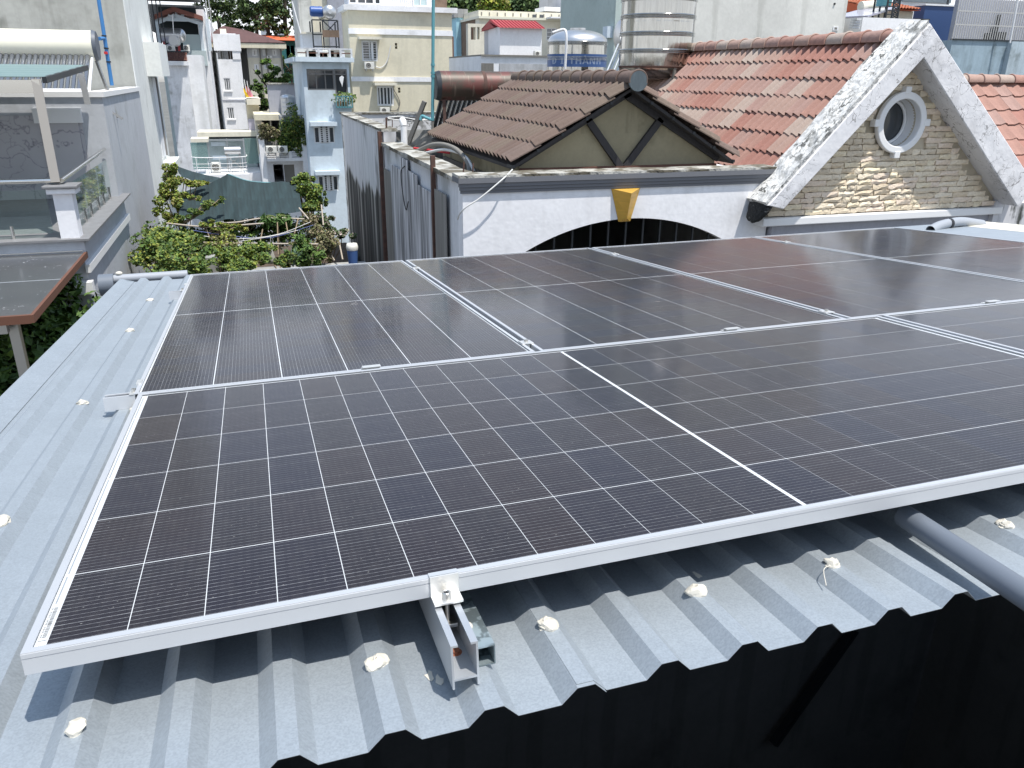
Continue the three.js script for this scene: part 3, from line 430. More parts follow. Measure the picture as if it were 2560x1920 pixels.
  [[0.60, 'leftmost'], [1.79, 'middle'], [2.90, 'rightmost']].forEach(([x, w]) => {
    const l = 'small raised clamp on the seam between panel rows, ' + w + ' of three'; let c2; const z = -(PW + 0.12);
    if (!pr2) { c2 = thing('row_clamp', l, 'clamp', [x, -0.032, z], 'clamps on the seam between panel rows', true); nb().rbox(x - 0.026, x + 0.026, -0.0316, -0.0286, z - 0.014, z + 0.006, 0.0006).rbox(x - 0.026, x + 0.026, -0.0286, -0.0205, z + 0.003, z + 0.006, 0.0006).mesh('bracket', M.clamp, c2); nb().rbox(x - 0.026, x + 0.026, -0.0225, -0.0195, z + 0.003, z + 0.026, 0.0006).mesh('foot', M.clamp, c2); pr2 = c2; }
    else { c2 = pr2.clone(); c2.name = numbered('row_clamp'); c2.userData = { label: l, category: 'clamp', group: 'clamps on the seam between panel rows' }; c2.position.set(x, -0.032, z).applyEuler(ROOF); scene.add(c2); }
  });
}
// pvc pipes
{
  const p = thing('pvc_pipe', 'dark grey pvc pipe running out from under the front panel at right', 'pipe', [1.5, -0.1, 0.1], null, true);
  const [ax, az, bx, bz] = [1.373, -0.04, 1.343, 0.222]; const A = V(ax, -0.076, az), D = V(bx, -0.076, bz).sub(A); const E2 = A.clone().add(D.clone().setLength(1.2));
  const b = nb(); b.cyl(A.toArray(), E2.toArray(), 0.0205, 28, 0.0205, true).cyl(A.toArray(), E2.toArray(), 0.0178, 28, 0.0178, true); const q = new THREE.RingGeometry(0.0178, 0.0205, 28); q.applyQuaternion(new THREE.Quaternion().setFromUnitVectors(V(0, 0, 1), D.clone().normalize())); q.translate(A.x, A.y, A.z); b.add(q); b.mesh('pipe_wall', M.pvc, p);
  const g = thing('pvc_gutter_pipe', 'grey pvc gutter pipe with round end cap along the far roof edge', 'pipe', [0, -0.12, -4.06], null, true);
  nb().cyl([-0.50, -0.108, -4.10], [-0.09, -0.108, -4.10], 0.027, 24).mesh('pipe_wall', M.pvcLight, g); nb().cyl([-0.57, -0.135, -4.10], [-0.49, -0.135, -4.10], 0.062, 28).mesh('end_cap', M.pvc, g);
  nb().cyl([-0.46, -0.084, -4.10], [-0.46, -0.07, -4.10], 0.010, 12).sph(-0.46, -0.074, -4.10, 0.02, 0.012, 0.02).mesh('silicone_blob', M.silicone, g);
  const g2 = thing('pvc_elbow_pipe', 'pale pvc pipe with black joint behind the far right panel corner', 'pipe', [4.9, -0.1, -3.95], null, true);
  nb().tube([[5.08, -0.10, -3.72], [5.2, -0.075, -3.76], [5.42, -0.06, -3.80], [5.72, -0.10, -3.86]], 0.035, 24, 14).mesh('pipe_wall', M.pvcLight, g2); nb().cyl([5.30, -0.066, -3.78], [5.325, -0.065, -3.783], 0.039, 20).mesh('joint_ring', M.dark, g2);
}

// ---------------------------------------------------------------- tiles
function tileGeo(w, L, amp, waves, seg, lift, flat) { // x across, -z up the slope, y normal
  const th = 0.014, n = waves * seg, top = [];
  for (let i = 0; i <= n; i++) { const t = i / n * waves * 2 * Math.PI; let y = flat ? amp * Math.pow(Math.max(0, Math.cos(t)), 1.2) : amp * (0.5 - 0.5 * Math.cos(t)); top.push([-w / 2 + w * i / n, y]); }
  const pos = []; const q = (a, b, c, d) => pos.push(...a, ...b, ...c, ...a, ...c, ...d);
  const P = (i, lo, bot) => [top[i][0], top[i][1] + (lo ? lift : 0) - (bot ? th : 0), lo ? 0 : -L];
  for (let i = 0; i < n; i++) { q(P(i, 1), P(i + 1, 1), P(i + 1, 0), P(i, 0)); q(P(i, 1, 1), P(i + 1, 1, 1), P(i + 1, 1), P(i, 1)); }
  q(P(0, 1, 1), P(0, 1), P(0, 0), P(0, 0, 1)); q(P(n, 1), P(n, 1, 1), P(n, 0, 1), P(n, 0));
  const g = new THREE.BufferGeometry(); g.setAttribute('position', new THREE.Float32BufferAttribute(pos, 3)); g.computeVertexNormals();
  const gg = toCreasedNormals(g, 0.9); return uvm(gg);
}
const tileMaps = [0, 1].map(k => { const a = fbm(210 + k, 4, 4), f = fbm(220 + k, 2, 64); return tex(192, 0.7, (u, v) => { const m = 0.72 + 0.30 * a(u, v) + 0.20 * (f(u, v) - 0.5), s = 0.18 * sstep(0.58, 0.76, a(v, u)); return [m * (1 - s), m * (1 - s), m * (1 - s)]; }); }), tileBump = gray(128, 0.5, (u, v) => N3(u, v));
function tileMat(rgb, seed) { return mat({ rgb: rgb.map(c => c * 1.2), map: tileMaps[seed % 2], bumpMap: tileBump, bumpScale: 0.003, roughness: 0.9 }); }
const brownT = [[0.135, 0.095, 0.076], [0.145, 0.105, 0.088], [0.125, 0.086, 0.070], [0.14, 0.105, 0.082]].map((c, i) => tileMat(c, 200 + i * 3));
const redT = [[0.32, 0.18, 0.143], [0.36, 0.28, 0.235], [0.30, 0.148, 0.116], [0.34, 0.228, 0.186], [0.315, 0.20, 0.168], [0.375, 0.305, 0.26]].map((c, i) => tileMat(c, 230 + i * 3));
// courses of tiles on a slope; O: eave corner, A: unit vector across, U: unit vector up the slope
function tiles(parent, O, A, U, nA, nU, w, exp, geo, mats, seed, pick, skip) {
  const r = rng(seed), N = V().crossVectors(U, A).normalize(); if (N.y < 0) N.negate();
  const X = V().crossVectors(N, U.clone().negate()).normalize();
  const m4 = new THREE.Matrix4().makeBasis(X, N, U.clone().negate()), qt = new THREE.Quaternion().setFromRotationMatrix(m4), b = baseOf(parent);
  for (let j = 0; j < nU; j++) for (let i = 0; i < nA; i++) {
    if (skip && skip(i, j)) continue;
    const p = O.clone().addScaledVector(A, (i + 0.5) * w).addScaledVector(U, j * exp).addScaledVector(N, 0.008 * r());
    const o = sh(new THREE.Mesh(geo, mats[pick ? pick(i, j, r) : Math.floor(r() * mats.length)])); o.name = 'tile'; o.position.set(p.x - b[0], p.y - b[1], p.z - b[2]); o.quaternion.copy(qt).multiply(new THREE.Quaternion().setFromEuler(new THREE.Euler(0.026 * (r() - 0.5), 0.024 * (r() - 0.5), 0.012 * (r() - 0.5)))); parent.add(o);
  }
}
function ridgeTiles(parent, x, y, z0, z1, n, rad, mats, seed, alongX) { // overlapping half-round caps from z0 (front) to z1
  const L = (z1 - z0) / n, len = Math.abs(L) * 1.12; const r = rng(seed);
  const g = new THREE.CylinderGeometry(rad, rad * 0.9, len, 14, 1, true, Math.PI * 0.425, Math.PI * 1.15);
  const lip = new THREE.TorusGeometry(rad, 0.014, 6, 14, Math.PI * 1.15); lip.rotateZ(-Math.PI * 0.075); lip.translate(0, 0, len / 2);
  const g1 = g.clone(); g1.rotateX(Math.PI / 2); // axis along z, opening down
  const mg = uvm(mergeGeometries([g1.toNonIndexed(), lip.toNonIndexed()].map(q => { for (const k of Object.keys(q.attributes)) if (!['position', 'normal', 'uv'].includes(k)) q.deleteAttribute(k); return q; })));
  for (let i = 0; i < n; i++) { const c = z0 + L * (i + 0.5); const o = piece('ridge_tile', mg, mats[Math.floor(r() * mats.length)], parent, alongX ? c : x, y, alongX ? alongX : c, 0, alongX ? -Math.PI / 2 : 0, 0); o.rotation.x += 0; }
}
const brownTileG = tileGeo(0.346, 0.42, 0.066, 2, 8, 0.036), redTileG = tileGeo(0.33, 0.42, 0.066, 2, 8, 0.036), redTileG2 = tileGeo(0.33, 0.42, 0.04, 1, 8, 0.028, true);

// ---------------------------------------------------------------- white house with the brown tiled gable
{
  const h = thing('white_house', 'white house with brown tiled gable, grey cornice and dark arch', 'house', [4.6, -11, -12]);
  const Z = -8.0;
  // front wall with the arched opening
  const arch = new THREE.Path(); const cx = 4.76, R = 2.92, top = -0.975; const half = Math.asin(1.55 / R);
  arch.moveTo(cx - 1.55, -4.2); arch.lineTo(cx + 1.55, -4.2); arch.lineTo(cx + 1.55, top - R + R * Math.cos(half));
  arch.absarc(cx, top - R, R, Math.PI / 2 - half, Math.PI / 2 + half, false); arch.closePath(); arch.isPath = true;
  nb().poly(rect(2.62, 6.75, -10.8, -0.50), Z - 0.22, Z, [arch]).mesh('wall', M.white, h);
  // dark balcony behind the arch
  { const zb = -13.2, zf = Z - 0.23; nb().box(2.86, 6.54, -3.1, -3.0, zb, zf).mesh('room_floor', M.concrete, h); nb().box(2.86, 6.54, -0.90, -0.87, zb, zf).mesh('room_ceiling', M.roomWall, h); nb().box(2.86, 6.54, -3.0, -0.90, zb - 0.05, zb).mesh('room_back_wall', M.roomWall, h); nb().box(2.845, 2.86, -3.0, -0.90, zb, zf).mesh('room_side_wall', M.roomWall, h); nb().box(6.54, 6.549, -3.0, -0.90, zb, zf).mesh('room_side_wall', M.roomWall, h); nb().box(cx - 1.54, cx + 1.54, -4.2, -1.95, Z - 0.2, Z - 0.16).mesh('balustrade', M.white, h); }
  const grille = nb().bar([cx - 1.6, -1.72, Z - 0.14], [cx + 1.6, -1.72, Z - 0.14], 0.03).mesh('grille_rail', M.darkMetal, h);
  for (let i = 0; i < 13; i++) { const x = cx - 1.44 + i * 0.24, yt = top - R + Math.sqrt(R * R - (x - cx) ** 2); nb().bar([x, -1.95, Z - 0.12], [x, yt, Z - 0.12], 0.022).mesh('grille_bar', M.darkMetal, h); }
  // cornice in three steps, mossy broken top
  nb().box(2.56, 6.76, -0.485, -0.425, Z - 0.25, Z + 0.062).mesh('cornice_top', M.greyTrim, h);
  nb().box(2.575, 6.755, -0.530, -0.489, Z - 0.02, Z + 0.046).mesh('cornice_step', M.greyTrim, h);
  nb().box(2.585, 6.755, -0.568, -0.534, Z - 0.02, Z + 0.033).mesh('cornice_step', M.greyTrim, h);
  nb().box(2.595, 6.755, -0.604, -0.572, Z - 0.02, Z + 0.020).mesh('cornice_step', M.greyTrim, h);
  { const g = new THREE.BoxGeometry(4.2, 0.03, 0.32, 120, 1, 8), p = g.attributes.position; for (let i = 0; i < p.count; i++) { const x = p.getX(i), z = p.getZ(i); if (p.getY(i) > 0) p.setY(i, 0.006 + 0.020 * N2(x * 0.23 + 0.5, z * 0.4 + 0.3)); if (Math.abs(z) > 0.15) p.setZ(i, z * (0.9 + 0.12 * N3(x * 0.3, 0.2))); } g.computeVertexNormals(); g.translate(4.66, -0.410, Z - 0.094); nb().add(g).mesh('parapet_coping', M.mossTop, h); }
  // golden keystone: faceted wedge
  { const zt = Z + 0.005, pts = { a: [4.475, -0.605], b: [4.865, -0.605], c: [4.755, -1.01], d: [4.595, -1.01] }; const F1 = V(4.655, -0.640, Z + 0.20), F2 = V(4.675, -0.955, Z + 0.075), a = V(...pts.a, zt), b = V(...pts.b, zt), c = V(...pts.c, zt), d = V(...pts.d, zt); const pos = []; for (const t of [[a, F1, b], [a, d, F2], [a, F2, F1], [b, F1, F2], [b, F2, c], [d, c, F2]]) for (const v of t) pos.push(v.x, v.y, v.z); const g = new THREE.BufferGeometry(); g.setAttribute('position', new THREE.Float32BufferAttribute(pos, 3)); g.computeVertexNormals(); nb().add(g).mesh('keystone', M.gold, h, 'gold faceted keystone over the arch'); }
  // left side wall: parapet, old boards, rusty posts, stained rear stretch
  nb().box(2.62, 2.84, -10.8, -0.50, -13.45, Z - 0.22).mesh('side_wall', M.whiteOld, h);
  { const g = new THREE.BoxGeometry(0.34, 0.05, 5.2, 8, 1, 90), p = g.attributes.position; for (let i = 0; i < p.count; i++) { const x = p.getX(i), z = p.getZ(i); if (p.getY(i) > 0) p.setY(i, 0.01 + 0.05 * N2(x * 0.6 + 0.5, z * 0.2 + 0.3)); else if (Math.abs(x) > 0.1) p.setX(i, x * (0.92 + 0.14 * N3(z * 0.4, 0.2))); } g.computeVertexNormals(); g.translate(2.74, -0.475, -10.88); nb().add(g).mesh('parapet_coping', M.mossTop, h); }
  const sheets = [[-8.62, -9.22, -0.70, M.boardDark], [-9.40, -10.35, -0.78, M.board], [-10.36, -11.05, -0.66, M.board], [-11.06, -11.62, -0.52, M.board], [-11.63, -12.55, -0.72, M.board], [-12.56, -13.25, -0.86, M.boardDark]];
  for (const [za, zb, yt, m] of sheets) { const n = 24, pts = []; for (let i = 0; i <= n; i++) pts.push([lerp(za, zb, i / n), 0.012 * Math.sin(i * Math.PI / 2)]); const s = [...pts.map(p => [p[0], 2.565 + p[1]]), ...pts.slice().reverse().map(p => [p[0], 2.572 + p[1]])]; const b = nb(); const sp = new THREE.Shape(s.map(p => new THREE.Vector2(p[1], p[0]))); const g = new THREE.ExtrudeGeometry(sp, { depth: 10.8 + yt, bevelEnabled: false }); g.rotateX(-Math.PI / 2); const P = g.attributes.position; for (let i = 0; i < P.count; i++) { const x = P.getX(i), y = P.getY(i), z = P.getZ(i); P.setXYZ(i, x, y - 10.8, -z); } g.computeVertexNormals(); b.add(g); b.mesh('wall_board', m, h, 'old grey ribbed board hung on the side wall'); }
  nb().box(2.545, 2.60, -10.5, -0.30, -9.36, -9.29).mesh('rusty_post', M.rust, h);
  nb().box(2.53, 2.60, -10.5, -0.27, -13.60, -13.50).mesh('rusty_post', M.rust, h);
  nb().box(2.62, 2.84, -10.8, -0.27, -19.6, -13.47).mesh('stained_wall', M.stained, h, 'rear side wall, lower half black with weathered streaks');
  { const g = new THREE.BoxGeometry(0.28, 0.04, 6.1, 6, 1, 60), p = g.attributes.position; for (let i = 0; i < p.count; i++) if (p.getY(i) > 0) p.setY(i, 0.005 + 0.04 * N2(p.getX(i) * 0.6 + 0.5, p.getZ(i) * 0.2 + 0.3)); g.computeVertexNormals(); g.translate(2.73, -0.25, -16.53); nb().add(g).mesh('wall_coping', M.mossTop, h); }
  nb().box(2.84, 4.6, -2, -0.289, -14.35, -14.15).mesh('rear_parapet', M.mossWall, h, 'low mossy grey parapet behind the brown roof');
  nb().box(2.84, 6.55, -0.86, -0.80, -14.1, Z - 0.225).mesh('roof_deck', M.concrete, h);
  // right return of the wall
  nb().box(6.55, 6.75, -10.8, -0.50, -13.4, Z - 0.22).mesh('side_wall', M.whiteOld, h);
  // gabled upper storey
  const zf = -8.50, zr = -12.75, ex = 3.28, ax = 4.82, rx = 6.36, ey = -0.315, ay = 0.575, dy = 0.06;
  const th = Math.atan2(ay - ey, ax - ex);
  nb().poly([[3.46, -0.80], [6.18, -0.80], [6.18, -0.23], [4.82, 0.53], [3.46, -0.23]], zr + 0.2, zf).mesh('gable_wall', M.beige, h);
  // timber framing on the gable face
  const bz = zf + 0.03;
  for (const [p0, p1, w] of [[[3.42, -0.31], [4.86, 0.505], 0.13], [[6.22, -0.31], [4.78, 0.505], 0.13], [[4.33, 0.17], [4.82, -0.42], 0.085], [[5.33, 0.17], [4.86, -0.42], 0.085]]) { nb().bar([p0[0], p0[1], bz], [p1[0], p1[1], bz], 0.05, w).mesh('gable_beam', M.timber, h); }
  nb().box(3.46, 6.18, -0.44, -0.392, bz - 0.02, bz + 0.03).mesh('gable_beam', M.rustWood, h);
  nb().box(3.44, 3.459, -0.80, -0.60, zr + 0.3, zf - 0.02).mesh('plinth_board', M.darkMetal, h);
  // roof deck with tiles
  const rd = nb(); for (const s of [1, -1]) { const e = s > 0 ? ex : rx; const pts = [[e + 0.03 * s, ey - 0.03], [ax, ay - 0.03], [ax, ay - 0.07], [e + 0.03 * s, ey - 0.07]]; rd.poly(pts, zr, zf + 0.22); } const roof = rd.mesh('roof', M.timber, h);
  const U = V(Math.cos(th), Math.sin(th), 0), slope = Math.hypot(ax - ex, ay - ey);
  tiles(roof, V(ex, ey, zr), V(0, 0, 1), U, 13, 5, (zf + 0.28 - zr) / 13, slope / 5, brownTileG, brownT, 31);
  tiles(roof, V(rx, ey, zr), V(0, 0, 1), V(-Math.cos(th), Math.sin(th), 0), 13, 5, (zf + 0.28 - zr) / 13, slope / 5, brownTileG, brownT, 32, null, (i) => i < 9);
  ridgeTiles(roof, ax, ay + 0.045, zf + 0.33, zr, 12, 0.115, brownT, 33);
  nb().cyl([ax, ay + 0.045, zf + 0.335], [ax, ay + 0.045, zf + 0.365], 0.122, 28).mesh('ridge_end_disc', M.discGrey, roof);
  // verge battens seen at the course ends
  for (let j = 0; j < 5; j++) for (const s of [1, -1]) { const t = (j + 0.12) / 5, x = lerp(s > 0 ? ex : rx, ax, t), y = lerp(ey, ay, t); nb().bar([x, y - 0.055, zf + 0.02], [x, y - 0.055, zf + 0.23], 0.035).mesh('batten', M.darkMetal, roof); }
}
// cable from the gable eave down to the wall
single('white_cable', 'thin white cable sagging from the brown eave to the wall', 'cable', nb().tube([[3.28, -0.373, -8.2], [3.097, -0.426, -7.92], [2.94, -0.533, -7.88], [2.775, -0.653, -7.88], [2.636, -0.739, -7.9], [2.579, -0.814, -7.96], [2.57, -0.898, -8.05]], 0.009, 40, 6), M.cable, [3.2, -0.6, -7.9]);
single('black_cable', 'thin black cable looping down the old wall boards', 'cable', nb().tube([[2.55, -0.62, -11.2], [2.53, -0.72, -11.4], [2.53, -1.0, -11.35], [2.53, -1.25, -11.1], [2.53, -1.1, -10.9]], 0.008, 40, 5), M.blackCable, [2.53, -0.9, -11.2]);
{
  const p = thing('white_drain_pipe', 'white upright drain pipe on the mossy parapet', 'pipe', [2.95, -0.6, -13.3]);
  nb().cyl([2.95, -0.55, -13.3], [2.95, -0.17, -13.3], 0.055, 18).mesh('pipe', M.whitePaint, p); nb().tube([[2.95, -0.17, -13.3], [2.95, -0.11, -13.32], [2.95, -0.08, -13.42]], 0.058, 12, 14).mesh('elbow', M.whitePaint, p);
  const c = thing('cable_bundle', 'tangle of grey cables lying over the mossy parapet', 'cable', [3.1, -0.15, -14.2]); const r = rng(5);
  for (let k = 0; k < 5; k++) { const pts = []; for (let i = 0; i < 7; i++) pts.push([2.8 + i * 0.26, -0.14 + 0.09 * r() + (i > 4 ? -0.05 * (i - 4) : 0), -14.1 + 0.12 * r()]); nb().tube(pts, 0.011, 40, 5).mesh('cable', k % 2 ? M.blackCable : M.cable, c); }
  const d = thing('hose_bundle', 'dusty grey hose hanging beside the brown roof eave', 'hose', [3.25, -0.4, -11.5]);
  nb().tube([[2.85, -0.45, -11.7], [3.0, -0.33, -11.3], [3.12, -0.30, -10.8], [3.2, -0.36, -10.4], [3.25, -0.5, -10.1], [3.22, -0.62, -9.95]], 0.035, 40, 8).mesh('hose', M.dustGrey, d); nb().tube([[2.9, -0.47, -11.5], [3.1, -0.36, -10.8], [3.25, -0.42, -10.2], [3.28, -0.58, -9.9]], 0.022, 40, 6).mesh('hose', M.cable, d); nb().tube([[2.86, -0.43, -12.0], [3.1, -0.44, -11.6], [3.3, -0.46, -11.4]], 0.018, 20, 6).mesh('hose', M.red, d);
  for (let k = 0; k < 6; k++) { const x = [2.72, 2.76, 2.82, 2.70, 2.75, 2.9][k], z = [-8.35, -8.5, -8.3, -13.7, -13.9, -14.2][k]; single('rebar_stub', ['rusty rebar stub on the front parapet corner, nearest the street', 'rusty rebar stub on the front parapet corner, farther back', 'rusty rebar stub inside the front parapet corner', 'rusty rebar stub where the side parapet steps up', 'rusty rebar stub just behind the parapet step', 'tall rusty rebar stub beside the cables'][k], 'rebar', nb().cyl([x, -0.45, z], [x + 0.01, k > 2 ? -0.05 : -0.30, z], 0.009, 6), M.rust, [x, -0.45, z]); }
}
// ---------------------------------------------------------------- stone gable house with red tiled roof
{
  const h = thing('stone_gable_house', 'house with cream stone gable, round window and red tiled roof', 'house', [8.5, -11, -11]);
  const Z = -7.9, F = Z + 0.33;
  const wc = [8.50, 0.13], wr = 0.30;
  // wall with round opening
  const hole = new THREE.Path(); hole.absarc(wc[0], wc[1], wr, 0, Math.PI * 2, true); hole.isPath = true;
  const wall = nb().poly([[6.62, -1.02], [10.45, -1.02], [10.45, -0.92], [8.43, 1.10], [6.62, -0.72]], Z - 0.25, Z - 0.012, [hole]).mesh('gable_wall', M.mortar, h);
  // cladding: each stone its own piece
  { const r = rng(64), vs = []; const mk = (w, hh, s) => { const g = new THREE.BoxGeometry(w, hh, 0.05, 4, 2, 1), p = g.attributes.position, q = rng(s); const seen = {}; for (let i = 0; i < p.count; i++) { const k = [p.getX(i), p.getY(i), p.getZ(i)].map(a => a.toFixed(4)).join(); if (!seen[k]) { const e = p.getZ(i) > 0; seen[k] = [(q() - 0.5) * 0.008, (q() - 0.5) * 0.012, e ? (q() - 0.5) * 0.022 - (Math.abs(Math.abs(p.getX(i)) - w / 2) < 1e-4 || Math.abs(Math.abs(p.getY(i)) - hh / 2) < 1e-4 ? 0.012 : 0) : 0]; } const d = seen[k]; p.setXYZ(i, p.getX(i) + d[0], p.getY(i) + d[1], p.getZ(i) + d[2]); } g.computeVertexNormals(); return uvm(toCreasedNormals(g, 0.5)); };
    const ws = [0.14, 0.20, 0.26, 0.32]; const geos = ws.map((w, i) => [0, 1, 2].map(s => mk(w - 0.008, 0.066, 700 + i * 10 + s)));
    const inside = (x, y) => { const sl = x < 8.43 ? (x - 6.62) * (1.82 / 1.81) - 0.72 : 1.10 - (x - 8.43) * (2.02 / 2.02); return y < sl - 0.02; };
    for (let j = 0; j < 30; j++) { const y = -1.02 + 0.037 + j * 0.0735; let x = 6.62 - r() * 0.2; while (x < 10.44) { const k = Math.floor(r() * 4), w = ws[k], cx = x + w / 2; const corner = inside(cx - w * 0.35, y) && inside(cx + w * 0.35, y) && cx + w / 2 < 10.5 && cx - w / 2 > 6.6; const d = Math.hypot(cx - wc[0], y - wc[1]); const nx = Math.max(Math.abs(cx - wc[0]) - w / 2, 0), ny = Math.max(Math.abs(y - wc[1]) - 0.033, 0); if (corner && Math.hypot(nx, ny) > 0.345) piece('stone', geos[k][Math.floor(r() * 3)], stoneM[Math.floor(r() * stoneM.length)], wall, cx, y, Z + 0.006 + 0.008 * r()); x += w; } } }
  // round window: ring, four small keystones, deep reveal, pane
  { const win = nb().add((() => { const s = new THREE.Shape(); s.absarc(wc[0], wc[1], 0.385, 0, Math.PI * 2, false); const q = new THREE.Path(); q.absarc(wc[0], wc[1], 0.295, 0, Math.PI * 2, true); s.holes.push(q); const g = new THREE.ExtrudeGeometry(s, { depth: 0.05, bevelEnabled: true, bevelThickness: 0.012, bevelSize: 0.012, bevelOffset: -0.012, bevelSegments: 2, curveSegments: 48 }); g.translate(0, 0, Z + 0.032); return g; })()).mesh('round_window', M.whitePaint, h);
    nb().add((() => { const g = new THREE.CylinderGeometry(0.303, 0.292, 0.34, 48, 1, true); g.rotateX(Math.PI / 2); g.translate(wc[0], wc[1], Z - 0.12); return g; })()).mesh('reveal', M.whitePaint, win);
    nb().add((() => { const g = new THREE.TorusGeometry(0.272, 0.022, 8, 48); g.translate(wc[0], wc[1], Z - 0.17); return g; })()).mesh('sash', M.whitePaint, win);
    nb().add((() => { const g = new THREE.CircleGeometry(0.30, 40); g.translate(wc[0], wc[1], Z - 0.19); return g; })()).mesh('pane', M.pane, win);
    for (const a of [0, 1, 2, 3]) { const dx = [0, 1, 0, -1][a], dy = [1, 0, -1, 0][a], x = wc[0] + dx * 0.40, y = wc[1] + dy * 0.40; nb().rbox(x - 0.045, x + 0.045, y - 0.045, y + 0.045, Z, Z + 0.10, 0.008).mesh('corner_block', M.whitePaint, win); } }
  // ledge and walls below
  nb().rbox(6.55, 10.55, -1.13, -1.03, Z - 0.25, Z + 0.10, 0.012).mesh('ledge', M.whitePaint, h);
  nb().box(6.78, 10.45, -10.8, -1.13, Z - 0.25, Z - 0.02).mesh('wall', M.greyWall, h);
  nb().box(10.45, 10.75, -10.8, -0.95, -13, Z + 0.05).mesh('corner_pier', M.mossWhite, h, 'white corner pier streaked with black moss');
  nb().box(10.75, 16, -10.8, -1.0, -13, Z + 0.02).mesh('wall', M.mossWhite, h, 'white wall right of the pier blotched with black moss');
  // rakes
  const outerL = [6.43, -0.82], apexO = [8.43, 1.30], apexI = [8.42, 0.905];
  const oR = [[10.48, -0.455]][0], iR = [[10.532, -0.988]][0], iL = [[6.666, -0.877]][0];
  const sR = (oR[1] - apexO[1]) / (oR[0] - apexO[0]);
  const footR = [10.78, apexO[1] + sR * (10.78 - apexO[0])];
  const rake = nb().poly([outerL, iL, apexI, iR, [iR[0] + 0.08, iR[1] + 0.05], footR, apexO], Z - 0.1, F, [], 0.012).mesh('rake_beam', M.cracked, h, 'white cracked plaster rake of the gable');
  // mossy crumbling top of the left rake
  { const L = Math.hypot(apexO[0] - outerL[0], apexO[1] - outerL[1]), g = new THREE.BoxGeometry(L, 0.05, 0.46, 90, 1, 12), p = g.attributes.position; for (let i = 0; i < p.count; i++) { const x = p.getX(i), z = p.getZ(i); if (p.getY(i) > 0) p.setY(i, 0.012 + 0.06 * N2(x * 0.35 + 0.5, z * 0.8 + 0.3)); else if (z > 0.2) p.setZ(i, z - 0.05 * N3(x * 0.5, 0.4)); } g.computeVertexNormals(); g.rotateZ(Math.atan2(apexO[1] - outerL[1], apexO[0] - outerL[0])); g.translate((apexO[0] + outerL[0]) / 2 - 0.008, (apexO[1] + outerL[1]) / 2 + 0.012, Z + 0.095); nb().add(g).mesh('rake_moss_top', M.mossRake, h, 'crumbling top of the left rake, flaked and black with moss'); }
  { const g = new THREE.IcosahedronGeometry(1, 4), p = g.attributes.position; for (let i = 0; i < p.count; i++) { const v = V(p.getX(i), p.getY(i), p.getZ(i)), k = 0.8 + 0.4 * N2(v.x * 0.3 + 0.5 + v.z * 0.2, v.y * 0.3 + 0.5); p.setXYZ(i, v.x * k * 0.07, v.y * k * 0.22, v.z * k * 0.22); } g.computeVertexNormals(); g.rotateZ(-0.45); g.translate(6.475, -0.86, Z + 0.10); nb().add(g).mesh('rake_foot', M.mossBlack, h, 'blackened lower end of the left rake'); }
  // red roof, left slope with tiles
  const ex = 6.60, ey = -0.78, rxp = 8.43, ry = 1.08, zf = Z - 0.06, zr = -14.1; const th = Math.atan2(ry - ey, rxp - ex), sl = Math.hypot(ry - ey, rxp - ex);
  const rd = nb(); rd.poly([[ex, ey - 0.03], [rxp, ry - 0.03], [rxp, ry - 0.10], [ex, ey - 0.10]], zr, zf).poly([[rxp, ry - 0.03], [10.4, -0.92], [10.4, -1.0], [rxp, ry - 0.10]], zr, zf); const roof = rd.mesh('roof', M.terracotta, h);
  const nA = 19, w = (zf - zr) / nA;
  tiles(roof, V(ex, ey, zr), V(0, 0, 1), V(Math.cos(th), Math.sin(th), 0), nA, 8, w, sl / 8, redTileG, redT, 51, (i, j, r) => { const k = N1(i * 0.09 + 0.03 * j, j * 0.17) + (r() - 0.5) * 0.18; return k < 0.40 ? 2 : k < 0.5 ? 0 : k < 0.56 ? 4 : k < 0.62 ? 3 : k < 0.7 ? 1 : 5; });
  tiles(roof, V(10.45, -0.96, zr), V(0, 0, 1), V(-0.70, 0.714, 0), nA, 8, w, 2.85 / 8, redTileG, redT, 58, null, (i, j) => j < 7);
  ridgeTiles(roof, rxp, ry + 0.06, zf + 0.03, zr, 17, 0.125, redT, 53);
  nb().box(6.55, 6.62, -0.92, -0.80, zr, zf - 0.1).mesh('eave_board', M.whiteOld, h);
}
// ---------------------------------------------------------------- second red roof at the right edge
{
  const Z = -11.0; const h = thing('right_red_roof_house', 'house at right edge with red interlocking tile roof', 'house', [14, -11, -12]);
  const e = [[12.905, -0.697]][0], rg = [[13.474, 0.648], [14.78, 0.658]];
  const y0 = -1.3, y1 = rg[0][1] - 0.05, z0 = -9.3, z1 = -11.6, U = V(0, y1 - y0, z1 - z0).normalize(), sl = Math.hypot(y1 - y0, z1 - z0), x0 = 10.9;
  const rd = nb(); rd.polyX([[z0, y0 - 0.03], [z1, y1 - 0.03], [z1, y1 - 0.1], [z0, y0 - 0.1]], x0, 18); const roof = rd.mesh('roof', M.terracotta, h);
  tiles(roof, V(x0, y0, z0), V(1, 0, 0), U, 18, 8, 0.33, sl / 8, redTileG2, redT, 61, (i, j, r) => r() < 0.7 ? 0 : r() < 0.5 ? 2 : 4);
  ridgeTiles(roof, 0, y1 + 0.05, x0 - 0.2, x0 + 6.2, 17, 0.12, redT, 63, z1);
  nb().box(x0, 18, -10.8, y0 - 0.12, z1, z0 + 0.1).mesh('wall', M.whiteOld, h);
}

const redDark = [[0.20, 0.085, 0.065], [0.24, 0.12, 0.09], [0.17, 0.085, 0.07]].map((c, i) => tileMat(c, 260 + i * 3)), orangeT = [[0.42, 0.14, 0.07], [0.38, 0.12, 0.06]].map((c, i) => tileMat(c, 270 + i * 3));
